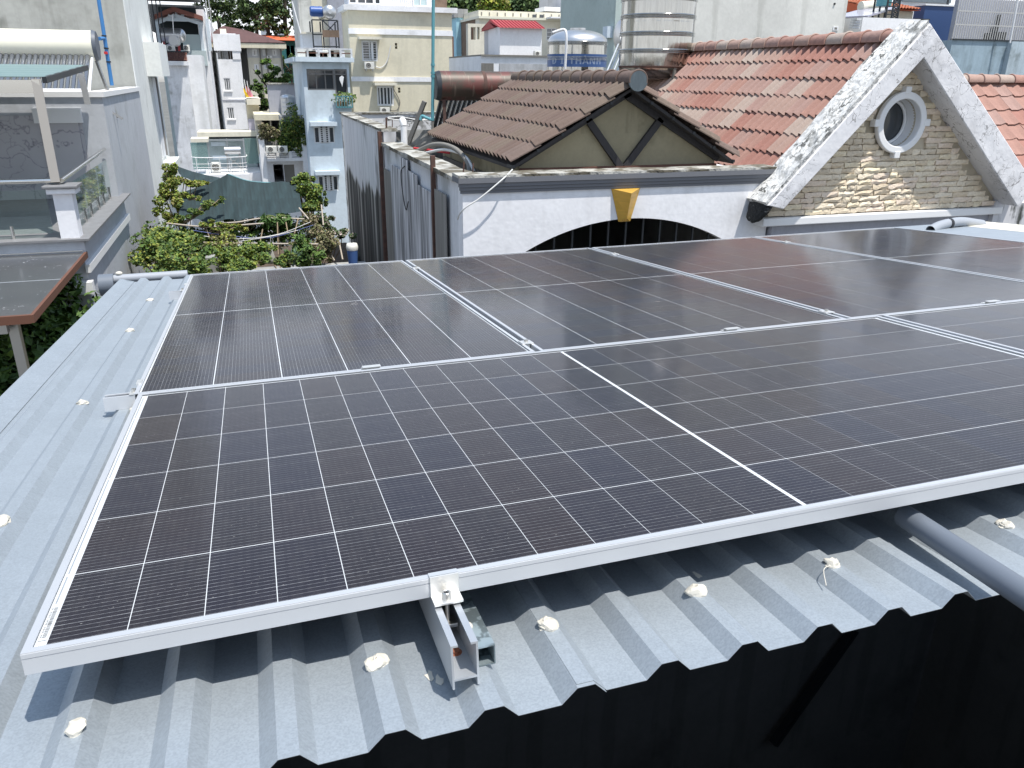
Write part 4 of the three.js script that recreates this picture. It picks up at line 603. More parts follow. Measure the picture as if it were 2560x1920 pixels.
// ---------------------------------------------------------------- builders for the houses behind
const G0 = -11;
function facade(parent, x0, x1, y0, y1, z, depth, holes, m, name = 'wall') { return nb().poly(rect(x0, x1, y0, y1), z - depth, z, holes.map(h => rect(...h).reverse())).mesh(name, m, parent); }
function windowAt(parent, q, z, o = {}) { // q = [x0, x1, y0, y1]
  const [x0, x1, y0, y1] = q, t = o.t || 0.06, fm = o.frame || M.whitePaint, zz = z - (o.deep ?? 0.1);
  const f = nb().box(x0, x0 + t, y0, y1, zz, zz + 0.06).box(x1 - t, x1, y0, y1, zz, zz + 0.06).box(x0 + t, x1 - t, y0, y0 + t, zz, zz + 0.06).box(x0 + t, x1 - t, y1 - t, y1, zz, zz + 0.06);
  const w = f.mesh('window', fm, parent, o.label);
  const nv = o.nv || 0, nh = o.nh || 0;
  for (let i = 1; i <= nv; i++) { const x = lerp(x0, x1, i / (nv + 1)); nb().box(x - t * 0.4, x + t * 0.4, y0 + t, y1 - t, zz + 0.01, zz + 0.055).mesh('mullion', fm, w); }
  for (let i = 1; i <= nh; i++) { const y = lerp(y0, y1, i / (nh + 1)); nb().box(x0 + t, x1 - t, y - t * 0.4, y + t * 0.4, zz + 0.005, zz + 0.05).mesh('transom', fm, w); }
  nb().box(x0 + t * 0.5, x1 - t * 0.5, y0 + t * 0.5, y1 - t * 0.5, zz - 0.03, zz).mesh('pane', o.pane || M.pane, w);
  if (o.bars) for (let i = 1; i <= o.bars; i++) { const y = lerp(y0, y1, i / (o.bars + 1)); nb().box(x0 + t, x1 - t, y - 0.012, y + 0.012, zz + 0.06, zz + 0.08).mesh('grille_bar', fm, w); }
  if (o.sill) nb().box(x0 - 0.08, x1 + 0.08, y0 - 0.09, y0 - 0.002, z - 0.05, z + 0.1).mesh('sill', M.whitePaint, w);
  return w;
}
function airCon(label, x0, x1, y0, y1, z) {
  const a = thing('air_conditioner', label, 'air conditioner', [(x0 + x1) / 2, y0, z], 'outdoor air conditioning units'); const w = x1 - x0, h = y1 - y0, cx = x0 + w * 0.40, cy = (y0 + y1) / 2, r = h * 0.40;
  nb().rbox(x0, x1, y0, y1, z - 0.3, z, 0.02).mesh('casing', M.acWhite, a);
  nb().add((() => { const g = new THREE.CircleGeometry(r, 24); g.translate(cx, cy, z + 0.004); return g; })()).mesh('fan_opening', M.acDark, a);
  const gr = nb().add((() => { const g = new THREE.TorusGeometry(r, h * 0.03, 6, 28); g.translate(cx, cy, z + 0.008); return g; })()).mesh('fan_grille', M.acWhite, a);
  for (const k of [0.35, 0.68]) nb().add((() => { const g = new THREE.TorusGeometry(r * k, h * 0.012, 4, 22); g.translate(cx, cy, z + 0.012); return g; })()).mesh('grille_ring', M.acWhite, gr);
  for (const s of [0.18, 0.82]) nb().box(x0 + w * s - 0.03, x0 + w * s + 0.03, y0 - 0.10, y0 - 0.002, z - 0.28, z - 0.03).mesh('foot', M.steelDull, a);
  return a;
}
M.acWhite = mat({ rgb: [0.68, 0.67, 0.62], roughness: 0.5 }); M.acDark = mat({ rgb: [0.05, 0.05, 0.05], roughness: 0.6 });
function tankV(name, label, x, z, y0, y1, r, o = {}) { // standing ribbed steel tank with domed top
  const t = thing(name, label, 'water tank', [x, y0, z]); const pts = [], n = o.ribs || 5; pts.push([0.001, y0 - (o.bowl || 0)]); pts.push([r * 0.75, y0 - (o.bowl || 0) * 0.75]); pts.push([r * 0.985, y0]);
  const H = y1 - y0; const bd = nb(); const body = [];
  for (let i = 0; i < n; i++) { const a = y0 + H * i / n, b = y0 + H * (i + 1) / n, d = H / n; body.push([r, a + 0.001], [r, b - d * 0.28]); for (let k = 0; k < 3; k++) { const c = b - d * 0.24 + k * d * 0.09; body.push([r, c - d * 0.028], [r + 0.018 * r * 2, c], [r, c + d * 0.028]); } }
  body.push([r, y1]); bd.lathe([...pts, ...body], x, 0, z, 48); bd.mesh('tank_body', o.mat || M.steelDull2, t);
  if (!o.noTop) { const dome = [[r, y1]]; for (let k = 1; k <= 8; k++) { const a = k / 8 * Math.PI / 2; dome.push([Math.max(0.001, r * (0.12 + 0.88 * Math.cos(a))), y1 + r * 0.36 * Math.sin(a)]); } dome.push([0.001, y1 + r * 0.36]); nb().lathe(dome, x, 0, z, 48).mesh('dome', M.steelDull2, t); nb().cyl([x, y1 + r * 0.36, z], [x, y1 + r * 0.42, z], r * 0.26, 20).mesh('lid', M.steelDull2, t); }
  return t;
}
M.steelTank = (() => { const a = fbm(140, 3, 16); return mat({ map: tex(256, 1.0, (u, v) => { const k = 0.82 + 0.26 * a(u, v, 3, 0.3); return [0.47 * k, 0.46 * k, 0.43 * k]; }), metalness: 1, roughness: 0.13, bumpMap: gray(256, 1.6, (u, v) => a(u, v, 1, 0.25)), bumpScale: 0.004 }); })();
M.steelDull2 = mat({ rgb: [0.62, 0.62, 0.62], metalness: 0.9, roughness: 0.34 });
M.tube = mat({ rgb: [0.03, 0.035, 0.045], roughness: 0.12, clearcoat: 1, clearcoatRoughness: 0.05 });
M.tubeGlass = mat({ rgb: [0.10, 0.12, 0.15], roughness: 0.15, clearcoat: 1, clearcoatRoughness: 0.04 });
M.tubeSilver = mat({ rgb: [0.22, 0.235, 0.26], roughness: 0.16, metalness: 0.6 });
M.creamTank = mat({ rgb: [0.78, 0.75, 0.62], roughness: 0.35 });
M.rustTank = mat({ map: tex(512, 1.3, (u, v) => { const a = N1(u, v), b = N3(u, v), s = N2(u, v, 4, 0.4); const m = sstep(0.38, 0.62, a + 0.3 * (b - 0.5)), p = sstep(0.60, 0.75, s); return [lerp(lerp(0.13, 0.075, m), 0.22, p * 0.5), lerp(lerp(0.045, 0.055, m), 0.17, p * 0.5), lerp(lerp(0.035, 0.04, m), 0.13, p * 0.5)]; }), roughness: 0.5, metalness: 0.1 });

// ---------------------------------------------------------------- cream house with two window units
{
  const z = -50, q = [6.723, 12.914, -1.617, 4.135]; const y0 = -9; const top = q[3];
  const h = thing('cream_house', 'tall cream house with white bands and two grilled windows', 'house', [(q[0] + q[1]) / 2, G0, z - 5]);
  const w1 = [7.401, 8.342, 1.399, 2.53], w2 = [8.166, 9.197, -1.109, 0.014], v1 = [9.392, 9.532, 2.105, 2.423], v2 = [9.472, 9.609, -0.363, -0.068];
  const wall = facade(h, q[0], q[1], G0, top, z, 3, [w1, w2, v1, v2], M.cream);
  for (const b of [[6.725, 12.933, 2.873, 3.176], [6.707, 12.883, 0.273, 0.537]]) nb().box(q[0] - 0.03, q[1] + 0.03, b[2], b[3], z - 0.1, z + 0.05).mesh('band', M.whiteFar2, h);
  nb().box(q[0] - 0.25, q[1] + 0.3, top, top + 0.28, z - 3, z + 0.22).mesh('roof_slab', M.whiteFar2, h);
  windowAt(h, w1, z, { nv: 1, bars: 7, t: 0.09 }); windowAt(h, w2, z, { nv: 4, t: 0.1 });
  // half-open white leaf
  nb().box(lerp(w1[0], w1[1], 0.58), lerp(w1[0], w1[1], 0.70), w1[2] + 0.1, w1[3] - 0.1, z - 0.06, z + 0.18).mesh('window_leaf', M.whitePaint, h);
  nb().box(q[0], q[1], G0, top, z - 3.2, z - 3.01).mesh('rear_wall', M.cream, h); for (const v of [v1, v2]) { nb().box(v[0] + 0.02, v[1] - 0.02, (v[2] + v[3]) / 2 - 0.04, (v[2] + v[3]) / 2 + 0.04, z - 0.15, z - 0.08).mesh('vent_louvre', M.cream, h); }
  for (const a of [[7.193, 8.492, 2.572, 2.715], [7.964, 9.29, 0.059, 0.197]]) nb().box(a[0], a[1], a[2], a[3], z, z + 0.75).mesh('window_hood', M.creamPale, h);
  // roof-level room with dark windows, white ribbed panels and pale glass
  const y1 = top + 0.28; const t1 = [6.93, 7.404, 4.279, 5.062], t2 = [7.405, 8.421, 4.329, 5.088], t3 = [8.437, 8.811, 4.269, 5.113]; const rr = [6.911, 12.023, 4.266, 5.898];
  nb().box(rr[0], rr[1], y1, y1 + 4.2, z - 3, z - 1.01).mesh('roof_room', M.whiteFar, h);
  for (const t of [t1, t2, t3]) windowAt(h, [t[0], t[1], y1 + 0.12, y1 + 3], z - 0.95, { nv: t === t2 ? 1 : 0, deep: 0.03, t: 0.07 });
  { const p = [8.823, 10.717, 4.304, 5.154]; for (let i = 0; i < 16; i++) { const x = lerp(p[0], p[1], (i + 0.5) / 16), w = (p[1] - p[0]) / 16; nb().box(x - w * 0.38, x + w * 0.38, y1 + 0.05, y1 + 3, z - 1.0, z - 0.93).mesh('ribbed_panel', M.whiteFar2, h); } }
  windowAt(h, [10.748, 11.663, y1 + 0.1, y1 + 3], z - 0.95, { nv: 1, deep: 0.03, pane: M.paleGlass, t: 0.07 });
  nb().box(11.975, 13.113, y1, y1 + 1.8, z - 3, z - 2).mesh('brown_screen', M.dryBrown, h, 'dry brown creeper screen on the roof edge');
  const a1 = [7.455, 8.033, 0.96, 1.353], a2 = [8.247, 8.836, -1.53, -1.19];
  airCon('air conditioner under the upper window of the cream house', a1[0], a1[1], a1[2], a1[3], z + 0.42); airCon('air conditioner under the lower window of the cream house', a2[0], a2[1], a2[2], a2[3], z + 0.42);
  const pz = z + 0.06; single('drain_hose', 'pale curved hose below the upper cream house window', 'hose', nb().tube([[...[8.056, 1.144], pz], [...[8.463, 1.047], pz], [...[8.812, 1.322], pz], [...[9.131, 2.278], pz]], 0.035, 30, 6), M.cable, [8.532, 1.206, pz]);
  single('drain_hose', 'grey curved hose beside the lower cream house window', 'hose', nb().tube([[...[8.885, -1.378], pz], [...[9.335, -1.35], pz], [...[9.53, -0.911], pz], [...[9.19, -0.156], pz]], 0.03, 30, 6), M.dustGrey, [9.357, -0.852, pz]);
  single('downpipe', 'brown downpipe at the right corner of the cream house', 'pipe', nb().cyl([12.942, 2.859, z - 0.2], [12.935, -0.258, z - 0.2], 0.11, 10), M.orangeRust, [12.935, -0.258, z - 0.2]);
}
{ // peeling wall in front of the cream house
  const z = -21.5, q = [2.826, 5.236, -0.798, -0.335]; const w = thing('peeled_wall', 'low white wall with peeling blotched paint below the cream house', 'wall', [(q[0] + q[1]) / 2, G0, z]);
  nb().box(q[0], q[1] + 3, G0, q[3], z - 0.3, z).mesh('wall_face', M.peeled, w); nb().box(q[0] - 0.03, q[1] + 3, q[3], q[3] + 0.05, z - 0.34, z + 0.03).mesh('coping', M.mossTop, w);
}
{ // grey stair tower left of the cream house
  const q = [4.379, 7.475, 1.223, 5.945]; const h = thing('stair_tower', 'pale grey stair tower rising behind the roof tanks', 'tower', [(q[0] + q[1]) / 2, G0, -58]);
  nb().box(q[0], 5.206, G0, q[3] + 3, -62, -56).mesh('wall', M.cementPale, h); nb().box(5.206, 6.23, G0, q[3] + 3, -62, -56.6).mesh('wall', M.creamPale, h); nb().box(6.23, q[1] + 0.6, G0, q[3] + 3, -62, -56.2).mesh('wall', M.greyWall, h);
}
// ---------------------------------------------------------------- pale blue narrow house
{
  const z = -44, q = [3.386, 5.774, -3.658, 1.252], top = 1.242, x0 = 3.474, x1 = 5.85;
  const h = thing('pale_blue_house', 'narrow pale blue house with shuttered windows and roof terrace', 'house', [(x0 + x1) / 2, G0, z - 5]);
  const wt = [3.668, 5.062, -0.126, 0.897], wd = [5.065, 5.726, -0.323, 0.909], w2 = [3.796, 4.875, -2.792, -1.942], w3 = [3.82, 4.901, -5.294, -4.477];
  facade(h, x0, x1, G0, top, z, 8, [wt, wd, w2, w3], M.blueWhite);
  windowAt(h, wt, z, { nv: 2, nh: 0, frame: M.brownFrame, t: 0.07 }); windowAt(h, wd, z, { frame: M.brownFrame, t: 0.07 });
  nb().box(wt[0], wd[1], lerp(wt[2], wt[3], 0.74), lerp(wt[2], wt[3], 0.79), z - 0.1, z + 0.02).mesh('transom_beam', M.brownFrame, h);
  for (const [w, n] of [[w2, 2], [w3, 3]]) { windowAt(h, w, z, { nv: 3, t: 0.06 }); for (let k = 0; k < 2; k++) { const a = lerp(w[0], w[1], 0.26 + k * 0.25), b = lerp(w[0], w[1], 0.49 + k * 0.25), s = nb().box(a, b, w[2] + 0.06, w[3] - 0.06, z - 0.02, z + 0.03).mesh('shutter', M.whitePaint, h); for (let j = 0; j < 8; j++) { const y = lerp(w[2], w[3], (j + 0.6) / 8.3); nb().box(a + 0.08, b - 0.08, y, y + 0.07, z + 0.031, z + 0.05).mesh('louvre', M.acDark, s); } } }
  for (const a of [[3.618, 5.001, -1.89, -1.686], [3.68, 4.986, -4.395, -4.198]]) nb().box(a[0], a[1], a[2], a[3], z, z + 0.45).mesh('window_hood', M.blueWhite, h);
  // terrace slab, parapet rails and posts
  nb().box(x0 - 0.45, x1 + 0.25, top, top + 0.22, z - 8, z + 0.35).mesh('terrace_slab', M.blueWhite, h);
  const ry = 1.832; const rl = nb().box(x0 - 0.3, x1 + 0.2, ry, ry + 0.07, z + 0.15, z + 0.22).mesh('railing', M.whiteOld, h);
  for (let i = 0; i < 6; i++) { const x = lerp(x0 - 0.25, x1 + 0.15, i / 5); nb().box(x - 0.05, x + 0.05, top + 0.22, ry, z + 0.13, z + 0.23).mesh('rail_post', M.whiteOld, rl); }
  nb().box(x0 - 0.3, x1 + 0.2, lerp(top + 0.22, ry, 0.48), lerp(top + 0.22, ry, 0.48) + 0.05, z + 0.16, z + 0.21).mesh('rail_bar', M.rustWood, rl);
  nb().box(3.739, 4.735, top + 0.22, 2.641, z - 4, z - 2).mesh('roof_room', M.whiteFar, h);
  nb().box(3.693, 4.81, 2.641, 2.725, z - 4.3, z - 1.8).mesh('roof_room_slab', M.creamPale, h);
  // right recess with brown doors and little balconies
  nb().box(x1, 5.491 + 0.5, G0, -1.309, z - 6, z - 0.6).mesh('side_bay', M.whiteFar, h);
  for (const [a, b2] of [[-1.898, -2.937], [-4.286, -5.422]]) nb().box(5.089, 5.442, b2, a, z - 0.6, z - 0.55).mesh('brown_door', M.wood, h);
  for (const [ya, yb, k] of [[-2.879, -3.51, 2000], [-5.422, -6.025, 2030]]) for (let i = 0; i < 6; i++) { const y = lerp(yb, ya, i / 5); nb().box(x1 - 0.05, x1 + 0.85, y, y + 0.05, z + 0.2, z + 0.25).mesh('balcony_bar', M.whitePaint, h); }
  // flower box
  const f = thing('window_planter', 'green railed planter with potted plants below the brown window', 'planter', [5.413, -0.978, z + 0.4]); const fb = [5.027, 5.842, -0.978, -0.398];
  nb().box(fb[0], fb[1], fb[2], fb[2] + 0.06, z + 0.02, z + 0.6).mesh('tray', M.tealPipe, f); for (let i = 0; i < 7; i++) { const x = lerp(fb[0], fb[1], i / 6); nb().box(x - 0.015, x + 0.015, fb[2], fb[3], z + 0.57, z + 0.6).mesh('rail_bar', M.tealPipe, f); }
  nb().box(fb[0], fb[1], fb[3] - 0.04, fb[3], z + 0.57, z + 0.6).mesh('top_rail', M.tealPipe, f); for (const k of [0.25, 0.6]) nb().cyl([lerp(fb[0], fb[1], k), fb[2] + 0.06, z + 0.3], [lerp(fb[0], fb[1], k), fb[2] + 0.3, z + 0.3], 0.14, 12, 0.18).mesh('pot', M.potClay, f);
  leafMesh('plants', [[(fb[0] + fb[1]) / 2, fb[2] + 0.45, z + 0.3, 0.7, 0.35, 0.25, 260]], 0.09, 811, f, M.leaf, greens);
  const cl = thing('hanging_shirt', 'black and white shirt hanging at the brown framed window', 'shirt', [5.413, 0.326, z + 0.2]); const c0 = [5.307, 5.538, 0.028, 0.598];
  nb().poly([[c0[0], c0[2] + 0.35], [c0[0] + 0.1, c0[2] + 0.1], [c0[1] - 0.12, c0[2]], [c0[1], c0[2] + 0.5], [c0[1] - 0.1, c0[3]], [c0[0], c0[3] - 0.1]], z + 0.1, z + 0.18).mesh('cloth', M.whitePaint, cl); nb().poly([[c0[0] + 0.2, c0[2] + 0.2], [c0[1] + 0.02, c0[2] + 0.25], [c0[1] + 0.02, c0[3] - 0.1], [c0[0] + 0.3, c0[3] - 0.05]], z + 0.181, z + 0.2).mesh('dark_panel', M.dark, cl);
  // roof tanks on stands
  const zt = z - 1.5; { const t = thing('blue_water_tank', 'blue plastic tank lying beside the steel tank', 'water tank', [4.501, 3.452, zt]); const a = [4.246, 4.822, 3.452, 3.947], cy = (a[2] + a[3]) / 2, r = (a[3] - a[2]) / 2; nb().cyl([a[0], cy, zt], [a[1], cy, zt], r, 24).mesh('tank_body', M.blueTank, t); nb().cyl([a[0] - 0.05, cy, zt], [a[0], cy, zt], r * 0.8, 24, r).mesh('tank_end', M.blueTank, t); for (const k of [0.25, 0.75]) nb().cyl([lerp(a[0], a[1], k) - 0.04, cy, zt], [lerp(a[0], a[1], k) + 0.04, cy, zt], r * 1.03, 24).mesh('rib', M.blueTank, t); }
  { const t = thing('lying_steel_tank', 'steel tank lying end-on above a rusty stand', 'water tank', [5.116, 3.324, zt]); const a = [4.807, 5.487, 3.314, 4], cy = (a[2] + a[3]) / 2, cx = (a[0] + a[1]) / 2, r = (a[3] - a[2]) / 2; nb().cyl([cx - 0.12, cy, zt - 1.4], [cx, cy, zt + 0.5], r, 28).mesh('tank_body', M.steelTank, t); nb().sph(cx, cy, zt + 0.5, r, r, 0.22, 24).mesh('tank_end', M.steelDull2, t); nb().cyl([cx, cy, zt + 0.71], [cx, cy, zt + 0.76], r * 0.3, 20).mesh('hatch', M.steelDull2, t); }
  { const t = thing('tank_stand', 'rusty angle-iron stand carrying the roof tanks', 'stand', [5.012, 1.922, zt]); const xs = [4.214, 4.752, 5.527], yb = top + 0.22, yt = 3.272; for (const x of xs) for (const dz of [-0.8, 0.5]) nb().bar([x, yb, zt + dz], [x, yt, zt + dz], 0.07).mesh('leg', M.darkMetal, t); for (const y of [yt, lerp(yb, yt, 0.62), lerp(yb, yt, 0.3)]) nb().bar([xs[0], y, zt + 0.5], [xs[2], y, zt + 0.5], 0.06).mesh('brace', M.darkMetal, t); nb().bar([xs[1], lerp(yb, yt, 0.6), zt + 0.5], [xs[2], yt, zt + 0.5], 0.05).mesh('brace', M.darkMetal, t); nb().bar([xs[1], yt, zt + 0.5], [xs[2], lerp(yb, yt, 0.6), zt + 0.5], 0.05).mesh('brace', M.darkMetal, t); const p = [4.707, 5.567, 2.459, 2.803]; nb().box(p[0], p[1], p[2], p[3], zt + 0.53, zt + 0.56).mesh('panel', M.dryBrown, t); }
  // terrace clutter
  const jr = rng(88); for (let i = 0; i < 7; i++) { const x = lerp(x0 + 0.2, x1 - 0.3, i / 6.2), w = 0.22 + 0.2 * jr(), hh = 0.2 + 0.35 * jr(); single('terrace_box', 'old box standing ' + ['first', 'second', 'third', 'fourth', 'fifth', 'sixth', 'seventh'][i] + ' from the left along the pale blue house terrace railing', 'box', nb().rbox(x - w, x + w, top + 0.225, top + 0.225 + hh, z - 0.9 - jr(), z - 0.3, 0.03), [M.acWhite, M.dustGrey, M.whiteOld, M.rustWood][i % 4], [x, top + 0.225, z - 0.6], 'boxes on the pale blue house terrace'); }
}
// ---------------------------------------------------------------- white house with roof room, tank and two air conditioners
{
  const z = -46; const x0 = 0.978, x1 = 3.641, yB = -3.779, yT = -3.31;
  const h = thing('balcony_house', 'white house with slotted balcony wall below potted plants', 'house', [(x0 + x1) / 2, G0, z - 4]);
  const d1 = [1.627, 2.17, -5.13, -4.089], d2 = [2.202, 2.765, -5.147, -4.114];
  facade(h, x0, x1, G0, yB, z - 0.6, 7, [d1, d2], M.whiteFar2); nb().box(d1[0] - 0.2, d1[1] + 0.2, d1[2], d1[3] + 0.1, z - 7.8, z - 7.61).mesh('passage_end', M.whiteFar, h); nb().box(d2[0], d2[1], d2[2], d2[3], z - 0.75, z - 0.7).mesh('door', M.dustGrey, h);
  nb().box(x0, x1, yB - 0.06, yB + 0.1, z - 0.6, z + 0.25).mesh('balcony_slab', M.whiteFar2, h);
  // slotted parapet, built of bars between posts
  const pa = [1.262, 3.228, -3.715, -3.327]; for (let j = 0; j < 4; j++) { const y = lerp(pa[2], pa[3], j / 3.6); nb().box(pa[0], pa[1], y, y + (pa[3] - pa[2]) * 0.17, z + 0.05, z + 0.2).mesh('parapet_bar', M.whiteFar2, h); } nb().box(pa[0], pa[1], yB + 0.1, pa[3], z - 0.02, z + 0.04).mesh('parapet_back', M.whiteFar, h);
  for (const [a, b] of [[x0, pa[0]], [pa[1], x1]]) nb().box(a, b, G0, -2.641, z - 0.3, z + 0.3).mesh('pier', M.whiteFar2, h);
  for (let k = 0; k <= 3; k++) { const x = lerp(pa[0], pa[1], k / 3); nb().box(x - 0.08, x + 0.08, yB, pa[3], z + 0.03, z + 0.24).mesh('parapet_post', M.whiteFar2, h); }
  // roof terrace and room
  const ty = -2.695; const r0 = [0.956, 2.335, -2.946, -1.864]; const rm = [[1.336, 1.783, -2.945, -1.92], [1.852, 2.314, -2.952, -1.923]];
  facade(h, r0[0], r0[1], r0[2] - 1, r0[3], -50, 4, rm, M.creamPale, 'roof_room'); nb().box(r0[0], r0[1], r0[2] - 1, r0[3], -54.2, -54.01).mesh('room_back_wall', M.creamPale, h); nb().box(0.917, 2.442, r0[3], -1.553, -54, -49.2).mesh('roof_slab', M.cream, h);
  nb().box(1.896, 3.688, r0[2], 0.059, -53, -52).mesh('back_wall', M.greyWall, h); nb().box(1.854, 3.724, 0.059, 0.128, -53.1, -51.9).mesh('back_wall_coping', M.mossTop, h);
  nb().box(x0, x1, ty - 0.3, ty, z - 6, z - 0.31).mesh('terrace', M.concrete, h);
  const rl = nb().box(pa[0], pa[1], -2.652, -2.684 + 0.05, z, z + 0.05).mesh('terrace_railing', M.whitePaint, h); for (let i = 0; i < 12; i++) { const x = lerp(pa[0], pa[1], i / 11); nb().box(x - 0.012, x + 0.012, pa[3], -2.663, z + 0.01, z + 0.035).mesh('railing_bar', M.darkMetal, rl); }
  const c1 = [1.306, 1.872, -3.352, -2.995], c2 = [1.92, 2.431, -3.363, -3.003]; airCon('left of the two air conditioners on the slotted balcony', c1[0], c1[1], c1[2], c1[3], z + 0.7); airCon('right of the two air conditioners on the slotted balcony', c2[0], c2[1], c2[2], c2[3], z + 0.7);
  const tk = [2.411, 3.205, -1.526, -0.578]; tankV('steel_roof_tank', 'standing steel tank on the white balcony house roof', (tk[0] + tk[1]) / 2, -48, tk[2], tk[3], (tk[1] - tk[0]) / 2, { ribs: 4 });
  const st = thing('tank_stand', 'concrete slab stand under the standing steel roof tank', 'stand', [(tk[0] + tk[1]) / 2, ty, -48]); nb().box(tk[0] - 0.15, 3.525, tk[2] - 0.25, tk[2] - 0.02, -49, -47).mesh('slab', M.concrete, st); for (const x of [tk[0], tk[1]]) nb().box(x - 0.07, x + 0.07, ty - 0.3, tk[2] - 0.25, -48.1, -47.9).mesh('leg', M.concrete, st);
  const br = [2.369, 2.649, -2.529, -2.162]; { const t = thing('red_barrel', 'small red barrel among the balcony plants', 'barrel', [(br[0] + br[1]) / 2, br[2], -47]); const r = (br[1] - br[0]) / 2; nb().cyl([(br[0] + br[1]) / 2, br[2], -47], [(br[0] + br[1]) / 2, br[3], -47], r * 0.85, 18, r).mesh('barrel_wall', M.red, t); nb().cyl([(br[0] + br[1]) / 2, br[3], -47], [(br[0] + br[1]) / 2, br[3] + 0.04, -47], r * 1.06, 18).mesh('rim', M.red, t); }
  plant('balcony_shrub', 'dry grassy shrub at the left end of the balcony plants', 1.428, -2.477, z + 0.1, [[0, 0.15, 0, 0.62, 0.42, 0.3, 420]], 0.11, 821, dryGreens);
  plant('balcony_shrub', 'dense green shrub at the right end of the balcony plants', 3.096, -2.417, z + 0.1, [[0, 0.2, 0, 0.75, 1.0, 0.4, 1000], [-0.6, -0.4, 0, 0.4, 0.7, 0.3, 400]], 0.11, 822, greens);
  plant('balcony_shrub', 'small green shrub in the middle of the balcony plants', 2.092, -2.778, z + 0.12, [[0, 0, 0, 0.5, 0.25, 0.2, 220]], 0.09, 823, greens);
}
// ---------------------------------------------------------------- green glass roof room with solar heater
{
  const z = -50, h = thing('glass_roof_house', 'white house with green glass roof room and curved white railing', 'house', [-0.84, G0, z - 4]);
  const x0 = -2.733, x1 = 0.956, yf = -4.884;
  nb().box(x0, x1, G0, yf, z - 7, z).mesh('wall', M.whiteFar, h); nb().box(x0 - 0.1, 0.298, yf - 0.35, yf, z, z + 0.6).mesh('terrace_edge', M.whiteFar2, h);
  const s1 = [-2.418, 1.038, -2.934, -2.67]; nb().box(s1[0], s1[1], s1[2], s1[3], z - 4.5, z - 2).mesh('roof_slab', M.creamPale, h); nb().box(s1[0] + 0.1, s1[1] + 0.05, s1[2] - 0.12, s1[2], z - 4.5, z - 2.05).mesh('slab_edge', M.darkMetal, h);
  const s2 = [-2.713, -1.768, -3.087, -2.891]; nb().box(s2[0], s2[1], s2[2], s2[3], z - 1.5, z + 0.05).mesh('small_roof', M.creamPale, h);
  const gl = [-2.758, -1.874, -4.593, -3.099], gr = [0.215, 1.055, -4.452, -2.959]; nb().box(gl[0], gl[1], gl[2], gl[3], z - 0.03, z).mesh('glass_panel', M.greenGlass, h); nb().box(gr[0], gr[1], gr[2], gr[3], z - 1.03, z - 1).mesh('glass_panel', M.greenGlass, h); nb().box(x0 + 0.1, x1 - 0.1, yf, s1[2] - 0.15, z - 4, z - 3.2).mesh('back_room', M.tealWall, h);
  for (const px of [-1.827, -0.756, 0.174]) nb().bar([px, yf, z - 0.5], [px, s1[2], z - 0.5], 0.07).mesh('frame_post', M.railMetal, h); nb().bar([-1.767, -3.006, z - 0.5], [0.228, -3.033, z - 0.5], 0.07).mesh('frame_beam', M.railMetal, h);
  for (let k = 0; k < 3; k++) { const p = [-1.733, -0.901, -3.504, -3.271]; const dy = k * 0.8; nb().box(p[0], p[1], p[2] - dy, p[3] - dy, z - 2.6, z - 2.5).mesh('wall_panel', M.blueWhite, h); }
  const tr = nb().tube([[x0 - 0.05, yf + 0.95, z - 0.8], [x0 + 0.02, yf + 1.0, z + 0.35], [x0 + 0.4, yf + 0.98, z + 0.5], [0.004, yf + 0.98, z + 0.5], [0.233, yf + 0.98, z + 0.2], [0.262, yf + 0.98, z - 0.8]], 0.026, 60, 6).mesh('railing', M.whitePaint, h);
  for (const f of [0.22, 0.42, 0.62]) nb().tube([[x0 - 0.05, yf + 0.95 * f, z - 0.8], [x0 + 0.02, yf + f, z + 0.35], [x0 + 0.4, yf + f, z + 0.5], [0.004, yf + f, z + 0.5], [0.233, yf + f, z + 0.2]], 0.016, 50, 5).mesh('rail_bar', M.whitePaint, tr);
  for (const k of [0.0, 0.25, 0.5, 0.75, 1]) { const x = lerp(x0 + 0.2, 0.004, k); nb().bar([x, yf, z + 0.5], [x, yf + 0.98, z + 0.5], 0.035).mesh('rail_post', M.whitePaint, tr); }
  const t = thing('solar_water_heater', 'white-capped cylinder of a solar heater behind the curved railing', 'water heater', [-0.535, -3.827, z - 0.6]); const a = [-0.95, -0.047, -3.845, -3.398], cy = (a[2] + a[3]) / 2, r = (a[3] - a[2]) / 2;
  nb().cyl([a[0], cy, z - 0.6], [a[1], cy, z - 0.6], r, 28).mesh('tank', M.steelDull2, t); for (const k of [0.1, 0.9]) nb().bar([lerp(a[0], a[1], k), cy - r, z - 0.6], [lerp(a[0], a[1], k), yf, z - 0.6], 0.05).mesh('leg', M.steelDull, t); nb().bar([a[0], cy - r, z - 0.55], [a[1], yf + 0.2, z - 0.55], 0.05).mesh('brace', M.steelDull, t); nb().bar([a[1], cy - r, z - 0.55], [a[0], yf + 0.2, z - 0.55], 0.05).mesh('brace', M.steelDull, t);
  airCon('air conditioner behind the curved white railing', -1.758, -1.253, yf + 0.05, yf + 0.62, z - 0.3);
}
